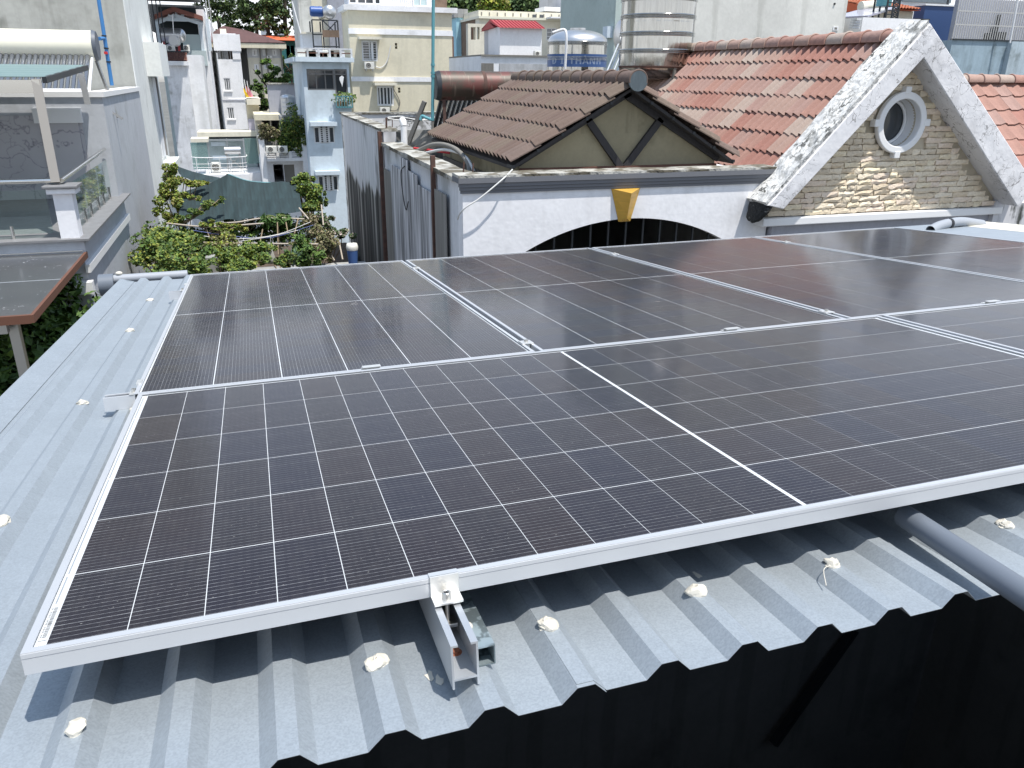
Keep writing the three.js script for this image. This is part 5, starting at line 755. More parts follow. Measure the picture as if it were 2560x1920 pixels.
// ---------------------------------------------------------------- houses at the left: truss roof, slotted wall, white balcony house
{
  const z = -64, xr = -1.586, h = thing('truss_roof_house', 'tall house with small red truss gable and pale slotted side wall', 'house', [-3.471, G0, z - 5]);
  const xw = -1.569, yw = 4.818, zf = -92;
  // long slotted side wall
  const b = nb(); b.box(xw - 0.5, xw, G0, yw, zf, z); b.mesh('side_wall', M.whiteFar2, h, 'long white side wall with a column of small slots');
  for (let i = 0; i < 30; i++) { const y = yw - 3.2 - i * 0.62; if (i > 9 && i < 13) continue; nb().box(xw - 0.02, xw + 0.006, y, y + 0.26, z - 10.5, z - 8.2).mesh('slot', M.acDark, h); }
  // open top storey under a gable truss
  const ap = [-3.501, 4.887], el = [-4.845, 4.317], er = [-1.664, 4.344], yb = 2.141, xl = -4.737, x2 = -1.91;
  nb().poly([el, ap, er, [er[0], er[1] - 0.28], [ap[0], ap[1] - 0.30], [el[0], el[1] - 0.28]], z - 5, z + 0.8).mesh('gable_roof', M.redRoofTile, h);
  const ty = 4.098; nb().bar([xl, ty, z + 0.2], [x2, ty, z + 0.2], 0.2).mesh('tie_beam', M.blueWhite, h);
  for (const [p0, p1] of [[[-3.406, 4.133], [-3.371, 4.584]], [[-3.32, 4.136], [-2.879, 4.47]], [[-3.485, 4.131], [-3.907, 4.408]]]) nb().bar([...p0, z + 0.2], [...p1, z + 0.2], 0.14).mesh('truss_strut', M.blueWhite, h);
  for (const [p0, p1] of [[[-4.78, 4.223], [-3.477, 4.773]], [[-1.743, 4.244], [-3.477, 4.773]]]) nb().bar([p0[0], p0[1] - 0.4, z + 0.25], [p1[0], p1[1] - 0.4, z + 0.25], 0.22).mesh('rafter', M.blueWhite, h);
  for (const x of [xl, x2, x2 + 0.5]) nb().bar([x, yb, z + 0.1], [x, ty + 0.1, z + 0.1], 0.2).mesh('post', M.blueWhite, h);
  nb().box(xl, x2, yb, ty + 1, z - 3, z - 2.8).mesh('dark_screen', M.darkTeal, h); nb().box(-3.204, x2, yb, 3.182, z + 0.05, z + 0.09).mesh('glass_guard', M.frosted, h);
  nb().box(-4.78, xw - 0.51, G0, yb - 0.3, z - 8, z - 0.3).mesh('body', M.tealWall, h); nb().box(-3.409, -1.72, yb - 1.0, yb, z - 4, z + 0.3).mesh('floor_band', M.tealWall, h);
  // horizontal steel tank and small heater in front
  const t = thing('lying_steel_tank', 'steel tank lying sideways in front of the red truss gable', 'water tank', [-3.766, 2.473, -61]); const a = [-4.401, -3.125, 2.534, 3.431], cy = (a[2] + a[3]) / 2, r = (a[3] - a[2]) / 2; nb().cyl([a[0], cy, -61], [a[1], cy, -61], r, 32).mesh('tank_body', M.steelDull2, t); nb().sph(a[1], cy, -61, 0.35, r, r, 24).mesh('tank_end', M.steelDull2, t);
  for (const k of [0.15, 0.85]) nb().bar([lerp(a[0], a[1], k), cy - r, -61], [lerp(a[0], a[1], k), 1.907, -61], 0.15).mesh('leg', M.redRoof, t);
  const s = thing('solar_water_heater', 'small solar heater panel with round grey tank end left of the truss gable', 'water heater', [-4.009, 2.006, -60]); const pp = [-4.511, 1.967], p2 = [-3.531, 2.539];
  nb().bar([pp[0], pp[1], -60], [p2[0], p2[1], -60], 1.6, 0.1).mesh('collector', M.lavender, s); nb().cyl([...[-3.463, 2.584], -61], [...[-3.463, 2.584], -58.6], 0.3, 24).mesh('tank', M.steelDull2, s); nb().bar([p2[0], p2[1] - 0.4, -60.2], [p2[0] + 0.5, p2[1] - 2.0, -60.2], 0.05).mesh('leg', M.redRoof, s);
  // white pole antenna
  single('antenna_pole', 'white pipe mast rising in front of the truss gable', 'pole', nb().cyl([-3.51, 3.081, -60.5], [-3.434, 4.183, -60.5], 0.03, 8).cyl([-3.71, 4.205, -60.5], [-3.434, 4.092, -60.5], 0.02, 6), M.whitePaint, [-3.51, 3.081, -60.5]);
}
{ // tile-topped grey wall house in front
  const z = -56, h = thing('tile_topped_house', 'grey house wall capped by small mansard of red brown tiles', 'house', [-3.34, G0, -61]); const x0 = -3.946, x1 = -2.676, yt = 1.081, y2 = 1.811;
  nb().box(x0, x1, G0, yt, z - 3, z).mesh('wall', M.sideGrey2, h); nb().box(x0 - 0.1, x1 + 0.05, yt, yt + 0.25, z - 3, z + 0.2).mesh('eave_band', M.whiteFar, h);
  const man = nb().polyX([[z + 0.1, yt + 0.25], [z - 1.1, y2], [z - 1.5, y2], [z - 1.5, yt + 0.25]], x0 - 0.1, x1).mesh('mansard', M.redRoofTile, h);
  { const L = Math.hypot(y2 - yt - 0.25, 1.2), U = V(0, y2 - yt - 0.25, -1.2).normalize(); tiles(man, V(x0 - 0.1, yt + 0.27, z + 0.12), V(1, 0, 0), U, 14, 6, (x1 - x0 + 0.1) / 14, L / 6, tileGeo((x1 - x0 + 0.1) / 14, L / 5, 0.05, 1, 6, 0.04), redDark, 71); }
  nb().box(x0 - 0.1, x1 + 0.1, y2, y2 + 0.12, z - 1.6, z - 1.0).mesh('ridge_strip', M.darkMetal, h);
  nb().box(x1, -1.81, G0, 1.711, z - 5, z - 0.6).mesh('annexe', M.whiteFar, h);
  airCon('pale box air conditioner on the red tiled mansard, left', -3.851, -3.346, y2 + 0.13, y2 + 0.45, -57.2); airCon('pale box air conditioner on the red tiled mansard, right', -2.842, -2.482, y2 + 0.13, y2 + 0.5, -57.2);
  for (let k = 0; k < 4; k++) { const x = -4.286 + k * 0.22; single('black_frame_post', ['first', 'second', 'third', 'fourth'][k] + ' black post of the ladder frame beside the left tower', 'post', nb().cyl([x, 1.752, -54], [x, 4.796, -54], 0.035, 6), M.dark, [x, 1.752, -54], 'black ladder frame posts'); }
}
{ // dark shed roof high up at the left
  const h = thing('dark_shed_roof', 'dark open shed roof with clutter above the truss gable', 'shed', [-3.373, G0, -74]); const q = [-6.001, -1.882, 5.778, 6.491];
  nb().box(q[0], q[1], 5.814, 6.087, -52, -72).mesh('roof', M.darkMetal, h); nb().box(q[0], q[1], 3.768, 5.8, -80, -75).mesh('dark_wall', M.darkShed, h); for (const x of [-2.376, -1.548, -1.321]) nb().bar([x, 3.583, -72], [x, 6.282, -72], 0.08).mesh('post', M.steelDull, h);
  for (let k = 0; k < 9; k++) nb().bar([-3.193 + k * 0.24, 4.886, -71.8], [-3.193 + k * 0.24, 5.321, -71.8], 0.04).mesh('railing_bar', M.dustGrey, h);
}
{
  const z = -70, x0 = -1.119, x1 = 0.613, h = thing('white_balcony_house', 'slim white house with dark balcony door and two small windows', 'house', [(x0 + x1) / 2, G0, z - 4]);
  const yt = 2.999, yb = 1.676; const w1 = [-0.868, -0.371, -0.647, 0.297], w2 = [-0.852, -0.349, -2.797, -1.908];
  facade(h, x0, x1, G0, yb, z, 8, [w1, w2], M.whiteFar2); for (const w of [w1, w2]) windowAt(h, w, z, { nv: 2, sill: true, pane: M.greyPane });
  nb().box(x0, x1, yb, yt + 0.2, z - 8, z - 1.6).mesh('balcony_back_wall', M.whiteFar, h); nb().box(x0 - 0.2, x1 + 0.1, yt - 0.7, yt + 0.5, z - 8, z + 0.1).mesh('roof_slab', M.whiteFar2, h); nb().box(x1 - 0.6, x1, yb, yt - 0.7, z - 1.6, z + 0.05).mesh('pier', M.whiteFar2, h);
  const dd = [-0.32, 0.212, 1.703, 2.419]; nb().box(dd[0], dd[1], yb, dd[3], z - 1.59, z - 1.5).mesh('door', M.wood, h); const bl = [-0.881, -0.685, 1.781, 2.531]; nb().box(bl[0], bl[1], bl[2], bl[3], z - 1.59, z - 1.5).mesh('shutter', M.dustGrey, h);
  const r1 = nb().box(x0, x1 - 0.6, yb + 0.9, yb + 1.0, z - 0.05, z).mesh('railing', M.whitePaint, h); for (let k = 0; k < 8; k++) nb().box(lerp(x0, x1 - 0.4, k / 7), lerp(x0, x1 - 0.4, k / 7) + 0.03, yb, yb + 0.9, z - 0.04, z - 0.01).mesh('railing_bar', M.steelDull, r1);
  nb().box(-0.756, 0.42, yt + 0.5, 3.629, z - 5, z - 2).mesh('roof_block', M.whiteFar, h); nb().box(-0.75, -0.282, 3.629, 3.984, z - 4, z - 2.4).mesh('chimney_block', M.creamPale, h); nb().box(x0 - 0.03, x1 + 0.03, -1.409, -1.332, z - 0.1, z + 0.04).mesh('string_course', M.greyWall, h);
}
// ---------------------------------------------------------------- cream hip roofed villa and what surrounds it
{
  const z = -76, h = thing('hip_roof_villa', 'cream villa with wide brown hip roof among trees', 'house', [2.666, G0, z - 6]); const x0 = 1.197, x1 = 4.093, yt = 3.061, ym = 1.93;
  const ws = [[1.6, 2.043, 2.062, 2.602], [2.479, 2.715, 2.106, 2.575], [3.28, 3.661, 2.104, 2.607], [1.669, 2.064, 0.901, 1.415], [3.312, 3.704, 0.96, 1.436], [2.474, 2.965, 1.033, 1.565]];
  facade(h, x0, x1, ym, yt, z, 10, ws.slice(0, 3), M.villaGrey); facade(h, x0, x1, G0, ym, z, 10, ws.slice(3), M.creamPale); ws.forEach((w, i) => windowAt(h, w, z, { nv: i === 1 ? 1 : 2, nh: i === 5 ? 0 : 0, t: 0.1 }));
  nb().box(0.41, x0, G0, yt, z - 8, z - 3).mesh('left_wing', M.villaGrey, h);
  const a = [0.357, 3.053], b = [4.455, 3.134], r0 = [-0.582, 4.316], r1 = [1.137, 4.358];
  { const pts = [[a[0] - 3, a[1], z + 1], [b[0], b[1], z + 1], [b[0], b[1], z - 12], [a[0] - 3, a[1], z - 12], [r0[0], r0[1] + 0.3, z - 5], [r1[0], r1[1], z - 5]].map(p => V(...p)); const f = [[0, 1, 5], [0, 5, 4], [1, 2, 5], [2, 3, 4], [2, 4, 5], [3, 0, 4]], pos = []; for (const t of f) for (const k of t) pos.push(pts[k].x, pts[k].y, pts[k].z); const g = new THREE.BufferGeometry(); g.setAttribute('position', new THREE.Float32BufferAttribute(pos, 3)); g.computeVertexNormals(); nb().add(g).mesh('hip_roof', M.brownRoof, h); }
  nb().box(a[0] - 3, b[0], a[1] - 0.38, a[1] - 0.01, z - 11, z + 0.95).mesh('eave_soffit', M.cream, h); for (const x of [2.26, 2.789, 4.016]) nb().box(x - 0.06, x + 0.06, G0, yt, z + 0.02, z + 0.14).mesh('downpipe', M.dustGrey, h);
  airCon('tiny air conditioner on the villa ledge between windows', 2.783, 3.205, 1.917, 2.096, z + 0.5);
}
{ const h = thing('orange_roof_house', 'distant green house with bright orange roof behind the villa', 'house', [5.746, G0, -100]); const a = [3.675, 7.552, 1.57, 4.035]; nb().box(a[0], a[1], G0, a[3], -104, -96).mesh('wall', M.tealGreen, h); for (let k = 0; k < 4; k++) { const q = lerp(5.063, 6.682, k / 3.4); nb().box(q, q + 0.9, 1.986, 3.528, -95.97, -95.9).mesh('window_strip', M.greenGlassFar, h); } nb().polyX([[-95, a[3]], [-100, 4.724], [-105, a[3]], [-100, a[3] - 0.2]], a[0] - 0.4, a[1] + 1).mesh('roof', M.orangeRoof, h); }
{ const far = [[1245, 1300, 268, 330, -160, 'far pale house with tiny red roof seen between tree trunks', 1], [1395, 1470, 305, 345, -165, 'far white flat house right of the tiny red roof', 0], [1320, 1372, 60, 345, -220, 'far hazy grey tower seen through the tree crowns', 2]]; const xs = [5.115, 6.076, 7.274, 8.389], xb = [7.929, 9.297, 7.286, 8.012], xc = [7.564, 8.691, 10.553, 12.715]; [xs, xb, xc].forEach((q, i) => { const z = far[i][4], h = thing('distant_house', far[i][5], 'house', [q[0], G0, z]); nb().box(q[0], q[1], G0, q[3], z - 8, z).mesh('wall', i === 2 ? M.hazyGrey : M.whiteFar, h); for (let k = 0; k < 2; k++) nb().box(lerp(q[0], q[1], 0.2 + 0.4 * k), lerp(q[0], q[1], 0.38 + 0.4 * k), lerp(q[2], q[3], 0.35), lerp(q[2], q[3], 0.65), z, z + 0.06).mesh('window', M.pane, h); if (i === 0) nb().polyX([[z + 0.5, q[3]], [z - 4, q[3] + 0.9], [z - 8.5, q[3]]], q[0] - 0.3, q[1] + 0.3).mesh('roof', M.redRoof, h); else nb().box(q[0] - 0.3, q[1] + 0.3, q[3], q[3] + 0.4, z - 8, z + 0.3).mesh('roof', M.whiteFar, h); }); }
// flags
{ [[0.649, 0.862, -0.867, -0.263, [0.75, 0.5, 0.02], 'yellow cloth flag hanging between the houses'], [0.821, 0.999, -0.86, -0.122, [0.75, 0.25, 0.22], 'salmon pink cloth flag beside the yellow one'], [0.99, 1.132, -0.822, -0.203, [0.7, 0.28, 0.38], 'rose cloth flag, rightmost of the three']].forEach((q, i) => { const [x0, x1, y0, y1, c, l] = q, z = -57 - i * 0.5; const g = new THREE.BoxGeometry(x1 - x0, y1 - y0, 0.03, 10, 8, 1), p = g.attributes.position; for (let k = 0; k < p.count; k++) { const t = (p.getY(k) + (y1 - y0) / 2) / (y1 - y0); p.setX(k, p.getX(k) * (1 - 0.45 * t) - 0.25 * t); p.setZ(k, p.getZ(k) + 0.10 * Math.sin(p.getX(k) * 9 + i)); } g.computeVertexNormals(); g.translate((x0 + x1) / 2, (y0 + y1) / 2, z); const f = thing('cloth_flag', l, 'flag', [(x0 + x1) / 2, y0, z], 'flags between the houses'); nb().add(g).mesh('cloth', mat({ rgb: c, roughness: 0.8 }), f); nb().cyl([x0 + 0.1, y0 - 3, z], [x0 - 0.2, y1 + 0.4, z], 0.03, 6).mesh('pole', M.whitePaint, f); }); }
{ const h = thing('low_curved_roof_house', 'low pale house with rounded terrace edge under the flags', 'house', [0.916, G0, -56]); const q = [0.569, 1.317, -1.633, -1.182]; nb().box(q[0], q[1], G0, q[3], -60, -54).mesh('wall', M.cream, h); const s = [0.615, 1.422, -1.152, -0.805]; nb().box(s[0], s[1], s[2], s[2] + 0.35, -60, -53.2).mesh('roof_slab', M.creamPale, h); nb().cyl([(s[0] + s[1]) / 2 - 0.5, s[2] + 0.35, -54.4], [(s[0] + s[1]) / 2 - 0.5, s[3], -54.4], 0.9, 24, 1.0).mesh('round_turret', M.whiteFar2, h); nb().box(0.57, 1.335, G0, -1.996, -60, -53.5).mesh('lilac_wall', M.lavender, h); }
// masts left of the stair tower
single('mast', 'thin white aerial mast leaning in front of the trees', 'mast', nb().cyl([3.453, 2.525, -43], [3.167, 3.944, -43], 0.045, 6), M.whitePaint, [3.453, 2.525, -43]);
single('mast', 'thin upright aerial mast right of the leaning one', 'mast', nb().cyl([3.43, 2.671, -43.2], [3.475, 4.304, -43.2], 0.035, 6), M.steelDull, [3.43, 2.671, -43.2]);

// ---------------------------------------------------------------- right background: cyan house, ornate cream villa, shack, tanks
{ const z = -74, q = [19.233, 20.267, 1.129, 5.445], h = thing('cyan_house', 'slim cyan house with three small square windows', 'house', [q[0] + 2, G0, z - 3]); const ws = [[19.91, 20.126, 3.203, 3.505], [19.897, 20.124, 2.274, 2.596], [19.904, 20.122, 1.338, 1.662]]; facade(h, q[0], 20.289, G0, q[3], z, 6, ws, M.cyan); for (const w of ws) windowAt(h, w, z, { t: 0.06, frame: M.darkMetal }); nb().box(20.299, 21.412, G0, 5.599, z - 6, z - 0.8).mesh('right_block', M.cyan, h); nb().box(q[0] - 0.2, 20.293, q[3], q[3] + 0.7, z - 6, z + 0.1).mesh('parapet', M.concrete, h); for (const q of [[20.524, 5.302], [19.999, 4.421]]) nb().cyl([...q, z - 0.8], [...q, z + 0.05], 0.14, 10).mesh('vent_hole', M.acDark, h); const t = [20.356, 20.658, 5.689, 6.186]; tankV('steel_roof_tank', 'tiny steel tank on the cyan house roof', (t[0] + t[1]) / 2, -76, t[2], t[3], (t[1] - t[0]) / 2, { ribs: 3 }); }
{ // ornate cream villa
  const z = -68, x0 = 18.682, x1 = 32.069 + 0.5, yt = 5.044, h = thing('ornate_cream_villa', 'large cream villa with round arches, medallions and roof parapet', 'house', [(x0 + x1) / 2, G0, z - 6]);
  const ap = [[285, 305, 60], [500, 315, 62]]; const holes = []; const A = [[26.755, 27.842, 3.974, 4.687], [28.752, 29.867, 4.02, 4.714]]; const wl = [25.631, 26.506, 3.511, 4.475], wr = [30.989, 31.46, 3.739, 4.505], wa = [19.617, 19.897, 3.496, 4.266];
  const shp = nb(); { const s = new THREE.Shape(rect(x0 + 1, x1, G0, yt).map(p => new THREE.Vector2(...p))); for (const a of A) { const p = new THREE.Path(), cx = (a[0] + a[1]) / 2, r = (a[1] - a[0]) / 2, cy = a[3] - r; p.moveTo(cx - r, cy - 2.5); p.lineTo(cx - r, cy); p.absarc(cx, cy, r, Math.PI, 0, true); p.lineTo(cx + r, cy - 2.5); p.closePath(); s.holes.push(p); } for (const w of [wl, wr]) s.holes.push(new THREE.Path(rect(...w).reverse().map(p => new THREE.Vector2(...p)))); const g = new THREE.ExtrudeGeometry(s, { depth: 1.2, bevelEnabled: false, curveSegments: 16 }); g.translate(0, 0, z - 1.2); shp.add(g); } shp.mesh('wall', M.creamPale, h);
  nb().box(x0 + 1, x1, G0, yt, z - 10, z - 1.25).mesh('inner_wall', M.dryBrown, h); for (const w of [wl, wr]) windowAt(h, w, z, { nv: 1, nh: 2, pane: M.greyPane });
  for (const a of A) { const cx = (a[0] + a[1]) / 2, r = (a[1] - a[0]) / 2; nb().add((() => { const g = new THREE.TorusGeometry(r + 0.04, 0.07, 6, 20, Math.PI); g.translate(cx, a[3] - r, z + 0.02); return g; })()).mesh('arch_moulding', M.creamPaint, h); nb().box(cx - 0.08, cx + 0.08, a[3] - 0.03, a[3] + 0.2, z, z + 0.15).mesh('arch_keystone', M.creamPaint, h); }
  const med = [[28.331, 4.515], [30.353, 4.54]]; for (const m of med) nb().add((() => { const g = new THREE.TorusGeometry(0.24, 0.06, 8, 24); g.translate(m[0], m[1], z + 0.06); return g; })()).mesh('medallion', M.creamPaint, h);
  nb().box(x0 + 0.9, x1 + 0.2, yt, yt + 0.18, z - 10, z + 0.3).mesh('cornice', M.creamPaint, h); const yp = 5.739; nb().box(19.903, 30.705, yt + 0.18, yp, z - 9, z - 1).mesh('roof_parapet', M.creamPale, h);
  for (let k = 0; k < 16; k++) { const x = lerp(20.164, 30.562, k / 15); nb().box(x - 0.045, x + 0.045, yt + 0.30, yp - 0.14, z - 1.0, z - 0.96).mesh('parapet_slot', M.dustGrey, h); }
  for (const q of [[24.668, 24.976, 5.146, 5.533], [25.321, 25.639, 5.164, 5.537]]) nb().box(q[0], q[1], q[2], q[3], z - 1, z - 0.92).mesh('window', M.pane, h);
  const tb = [27.762, 30.312, 5.923, 7.835]; nb().box(tb[0], 29.133, yp, tb[3] + 2, z - 8, z - 2).mesh('stair_block', M.villaGrey, h); nb().box(29.133, tb[1], yp, tb[3] + 2, z - 8, z - 1.8).mesh('stair_block', M.creamPale, h); const lid = [25.944, 27.399, 5.884, 6.222]; nb().box(lid[0], lid[1], lid[2], lid[3], z - 4, z - 1.5).mesh('white_awning', M.whitePaint, h); nb().box(25.46, 30.17, 5.154, 5.271, z - 0.4, z + 1.4).mesh('white_canopy', M.whitePaint, h);
  // left loggia block
  const lg = [18.177, 19.966, 1.094, 4.53]; const o1 = [18.416, 18.804, 3.349, 4.273], o2 = [18.922, 19.142, 3.388, 4.284]; facade(h, lg[0], lg[1] + 0.4, G0, lg[3], -66, 0.6, [o1, o2], M.creamPale, 'loggia'); nb().box(o1[0], o1[1], o1[2], o1[3], -67.5, -67.45).mesh('loggia_back', M.cyan, h); nb().box(o2[0], o2[1], o2[2], o2[3], -67.5, -67.45).mesh('loggia_back', M.wood, h); for (const q of [[18.649, 18.786, 1.09, 1.97], [18.931, 19.077, 1.093, 1.936]]) nb().box(q[0], q[1], q[2], q[3], -66, -65.9).mesh('slim_window', M.greyPane, h);
}
{ // white shack with red tin roof
  const z = -43, q = [13.796, 16.179, 1.674, 3.086], h = thing('red_roof_shack', 'white rooftop shack with red tin roof above a grilled wall', 'shack', [(q[0] + q[1]) / 2, G0, z - 2]); nb().box(q[0], q[1], q[2], q[3], z - 3, z).mesh('wall', M.whiteFar2, h); const xl = 13.931; 
  { nb().box(xl, q[0] - 0.004, q[2], q[3], -46, -45.2).mesh('side_wall', M.villaGrey, h); } windowAt(h, [13.92, 14.114, 2.357, 2.951], -45.1, { deep: -0.02, pane: M.greyPane });
  const yr = 3.492; nb().polyX([[z + 0.25, q[3] - 0.05], [z - 1.4, yr], [z - 3.2, q[3]], [z - 1.4, yr - 0.12]], q[0] - 0.15, q[1] + 0.1).mesh('roof', M.redRoof, h); nb().polyX([[z - 0.6, q[3]], [z - 1.5, yr - 0.1], [z - 3.2, q[3] - 0.1]], xl - 0.15, q[0] - 0.16).mesh('roof_return', M.redRoof, h);
  for (let k = 0; k < 14; k++) { const x = lerp(q[0] - 0.1, q[1] + 0.05, k / 13); nb().bar([x, q[3] - 0.02, z + 0.24], [x, yr + 0.02, z - 1.38], 0.04, 0.03).mesh('roof_rib', M.redRoof, h); }
  const b = [12.448, 16.264, -0.102, 1.606]; nb().box(b[0], b[1], G0, b[3], z - 6, z + 1).mesh('base_wall', M.whiteFar, h); const s = [13.461, 16.231, 0.914, 1.255]; const sl = nb().box(s[0], s[1], s[2] - 1, s[3], z + 1.001, z + 1.01).mesh('grille_opening', M.acDark, h); for (let k = 0; k < 44; k++) { const x = lerp(s[0], s[1], (k + 0.5) / 44); nb().box(x - 0.02, x + 0.02, s[2] - 1, s[3], z + 1.02, z + 1.05).mesh('grille_bar', M.whiteOld, sl); }
  nb().box(b[0], b[1], b[3], b[3] + 0.08, z - 6, z + 1.1).mesh('coping', M.dustGrey, h); const ls = [12.505, 13.115, 0.893, 1.263]; for (let k = 0; k < 9; k++) { const x = lerp(ls[0], ls[1], k / 8); nb().box(x - 0.03, x + 0.03, ls[2] - 1, ls[3], z + 1.0, z + 1.04).mesh('louvre', M.dustGrey, h); }
  const a = [15.585, 15.95, 1.663, 1.916]; airCon('air conditioner beside the red-roofed shack', a[0], a[1], a[2], a[3], z + 0.6);
}
{ // tank with blue band
  const z = -17, q = [6.982, 8.311, 0.82, 1.386], cx = (q[0] + q[1]) / 2, r = (q[1] - q[0]) / 2; const t = tankV('blue_band_tank', 'domed steel water tank with blue lettered band and pipe', cx, z, q[2] - 0.35, q[3], r, { ribs: 3, mat: M.steelTank });
  // printed band
  const cv = document.createElement('canvas'); cv.width = 1024; cv.height = 160; const c = cv.getContext('2d'); c.fillStyle = 'rgb(62,90,138)'; c.fillRect(0, 0, 1024, 160); c.fillStyle = 'rgb(138,152,176)'; c.font = 'bold 112px sans-serif'; c.textAlign = 'center'; c.textBaseline = 'middle'; c.fillText('ĐẠI  THÀNH', 470, 86);
  const tx = new THREE.CanvasTexture(cv); tx.colorSpace = THREE.SRGBColorSpace; const bt = 1.118, bb = 0.855; const g = new THREE.CylinderGeometry(r * 1.012, r * 1.012, bt - bb, 48, 1, true, -Math.PI / 2 - 0.28, Math.PI); g.translate(cx, (bt + bb) / 2, z); const o = nb().add(g); o.mesh('blue_band', mat({ map: tx, roughness: 0.35, metalness: 0.35 }), t, 'blue printed band with pale capital letters', true);
  const p = [7.033]; nb().tube([[p[0] - 0.25, 1.523, -16.3], [p[0] - 0.02, 1.58, -16.2], [p[0], 1.506, -16.15], [p[0], 0.81, -16.15]], 0.028, 30, 8).mesh('inlet_pipe', M.whitePaint, t);
  single('tank_plinth', 'concrete plinth hidden behind the brown roof under the blue band tank', 'plinth', nb().box(cx - 1, cx + 1, G0, q[2] - 0.36, z - 1, z + 1), M.concrete, [cx, G0, z]);
}
{ // big steel tank on a stand
  const z = -13.6, q = [7.145, 8.529, 0.852, 1.474], cx = 7.853, r = (q[1] - q[0]) / 2 * 0.985, y0 = 0.852; const t = tankV('big_steel_tank', 'big ribbed stainless water tank towering over the brown ridge', cx, z, y0, y0 + 1.75, r, { ribs: 6, bowl: 0.28, mat: M.steelTank });
  const s = thing('tank_stand', 'rusty tripod frame under the big ribbed steel tank', 'stand', [cx, -0.6, z]); const ring = new THREE.TorusGeometry(r * 0.97, 0.025, 8, 40); ring.rotateX(Math.PI / 2); ring.translate(cx, y0 - 0.01, z); nb().add(ring).mesh('ring', M.rust, s); for (let k = 0; k < 6; k++) { const a = k / 6 * 6.283 + 0.4; nb().bar([cx + Math.cos(a) * r * 0.95, y0 - 0.02, z + Math.sin(a) * r * 0.95], [cx + Math.cos(a) * r * 0.78, -0.62, z + Math.sin(a) * r * 0.78], 0.045).mesh('leg', M.dustGrey, s); } const r2 = new THREE.TorusGeometry(r * 0.85, 0.02, 6, 32); r2.rotateX(Math.PI / 2); r2.translate(cx, y0 - 0.55, z); nb().add(r2).mesh('lower_ring', M.orangeRust, s);
  single('valve_pipe', 'thin grey pipe beside the stand of the big steel tank', 'pipe', nb().tube([[cx + 0.3, y0 - 0.25, z + 0.5], [cx + 0.35, y0 - 0.6, z + 0.6], [cx + 0.9, y0 - 0.62, z + 0.6]], 0.02, 20, 6), M.cable, [cx + 0.3, y0 - 0.6, z + 0.6]);
  single('block_wall', 'rear wall block behind the brown roof carrying the steel tank', 'wall', nb().box(4.7, 6.54, G0, -0.63, -14.6, -13.4), M.concrete, [5.8, G0, -14]);
}
{ // tube heater right of the blue band tank
  const z = -18.5, t = thing('solar_water_heater', 'tilted tube heater between the two big steel tanks', 'water heater', [9.011, 0.817, z]); const e = [9.406, 1.613]; nb().cyl([e[0] - 0.02, e[1], z], [e[0] + 1.6, e[1], z], 0.36, 28).mesh('tank', M.steelDull2, t); nb().sph(e[0], e[1], z, 0.12, 0.36, 0.36, 20).mesh('tank_end', M.steelDull2, t);
  const n = 22, p0 = [9.358, 1.4], p1 = [8.287, 0.774]; for (let k = 0; k < n; k++) nb().cyl([p0[0] - 0.1 + k * 0.085, p0[1], -18.3], [p1[0] - 0.1 + k * 0.085, p1[1] - 0.4, -16.9], 0.024, 8).mesh('glass_tube', k % 2 ? M.tubeGlass : M.railMetal, t);
}
{ const q = [9.918, 10.181, 1.389, 2.772], h = thing('green_column_house', 'narrow pale green wall edge left of the big steel tank', 'wall', [q[0], G0, -21]); nb().box(q[0], q[1] + 0.6, G0, q[3] + 3, -24, -20).mesh('wall', M.paleGreen, h); const s = [9.754, 9.871, 1.628, 1.908]; nb().box(s[0], q[0] - 0.002, s[2], s[3], -20.4, -20.1).mesh('side_box', M.blueWhite, h); }
{ // pale concrete tower behind the red roof
  const z = -21, x0 = 12.546, x1 = 18, h = thing('pale_concrete_tower', 'large blank pale concrete wall rising behind the red roof', 'building', [(x0 + x1) / 2, G0, z - 4]); nb().box(x0, x1, G0, 7, z - 8, z).mesh('wall', M.cementPale, h); const s = [17.596, 17.785, 2.028, 2.14]; nb().box(s[0], s[1], s[2], s[3], z, z + 0.02).mesh('small_sign', M.whitePaint, h, 'small white number plate low on the tower'); nb().box(lerp(s[0], s[1], 0.25), lerp(s[0], s[1], 0.75), lerp(s[2], s[3], 0.25), lerp(s[2], s[3], 0.75), z + 0.021, z + 0.025).mesh('sign_print', M.dustGrey, h); for (let k = 0; k < 3; k++) nb().box(x0, x1, 1.2 + k * 1.9, 1.215 + k * 1.9, z + 0.001, z + 0.006).mesh('pour_line', M.cementLine, h); nb().cyl([17.526, 2.752, z], [17.526, 2.752, z + 0.03], 0.03, 8).mesh('tie_hole', M.dark, h); }
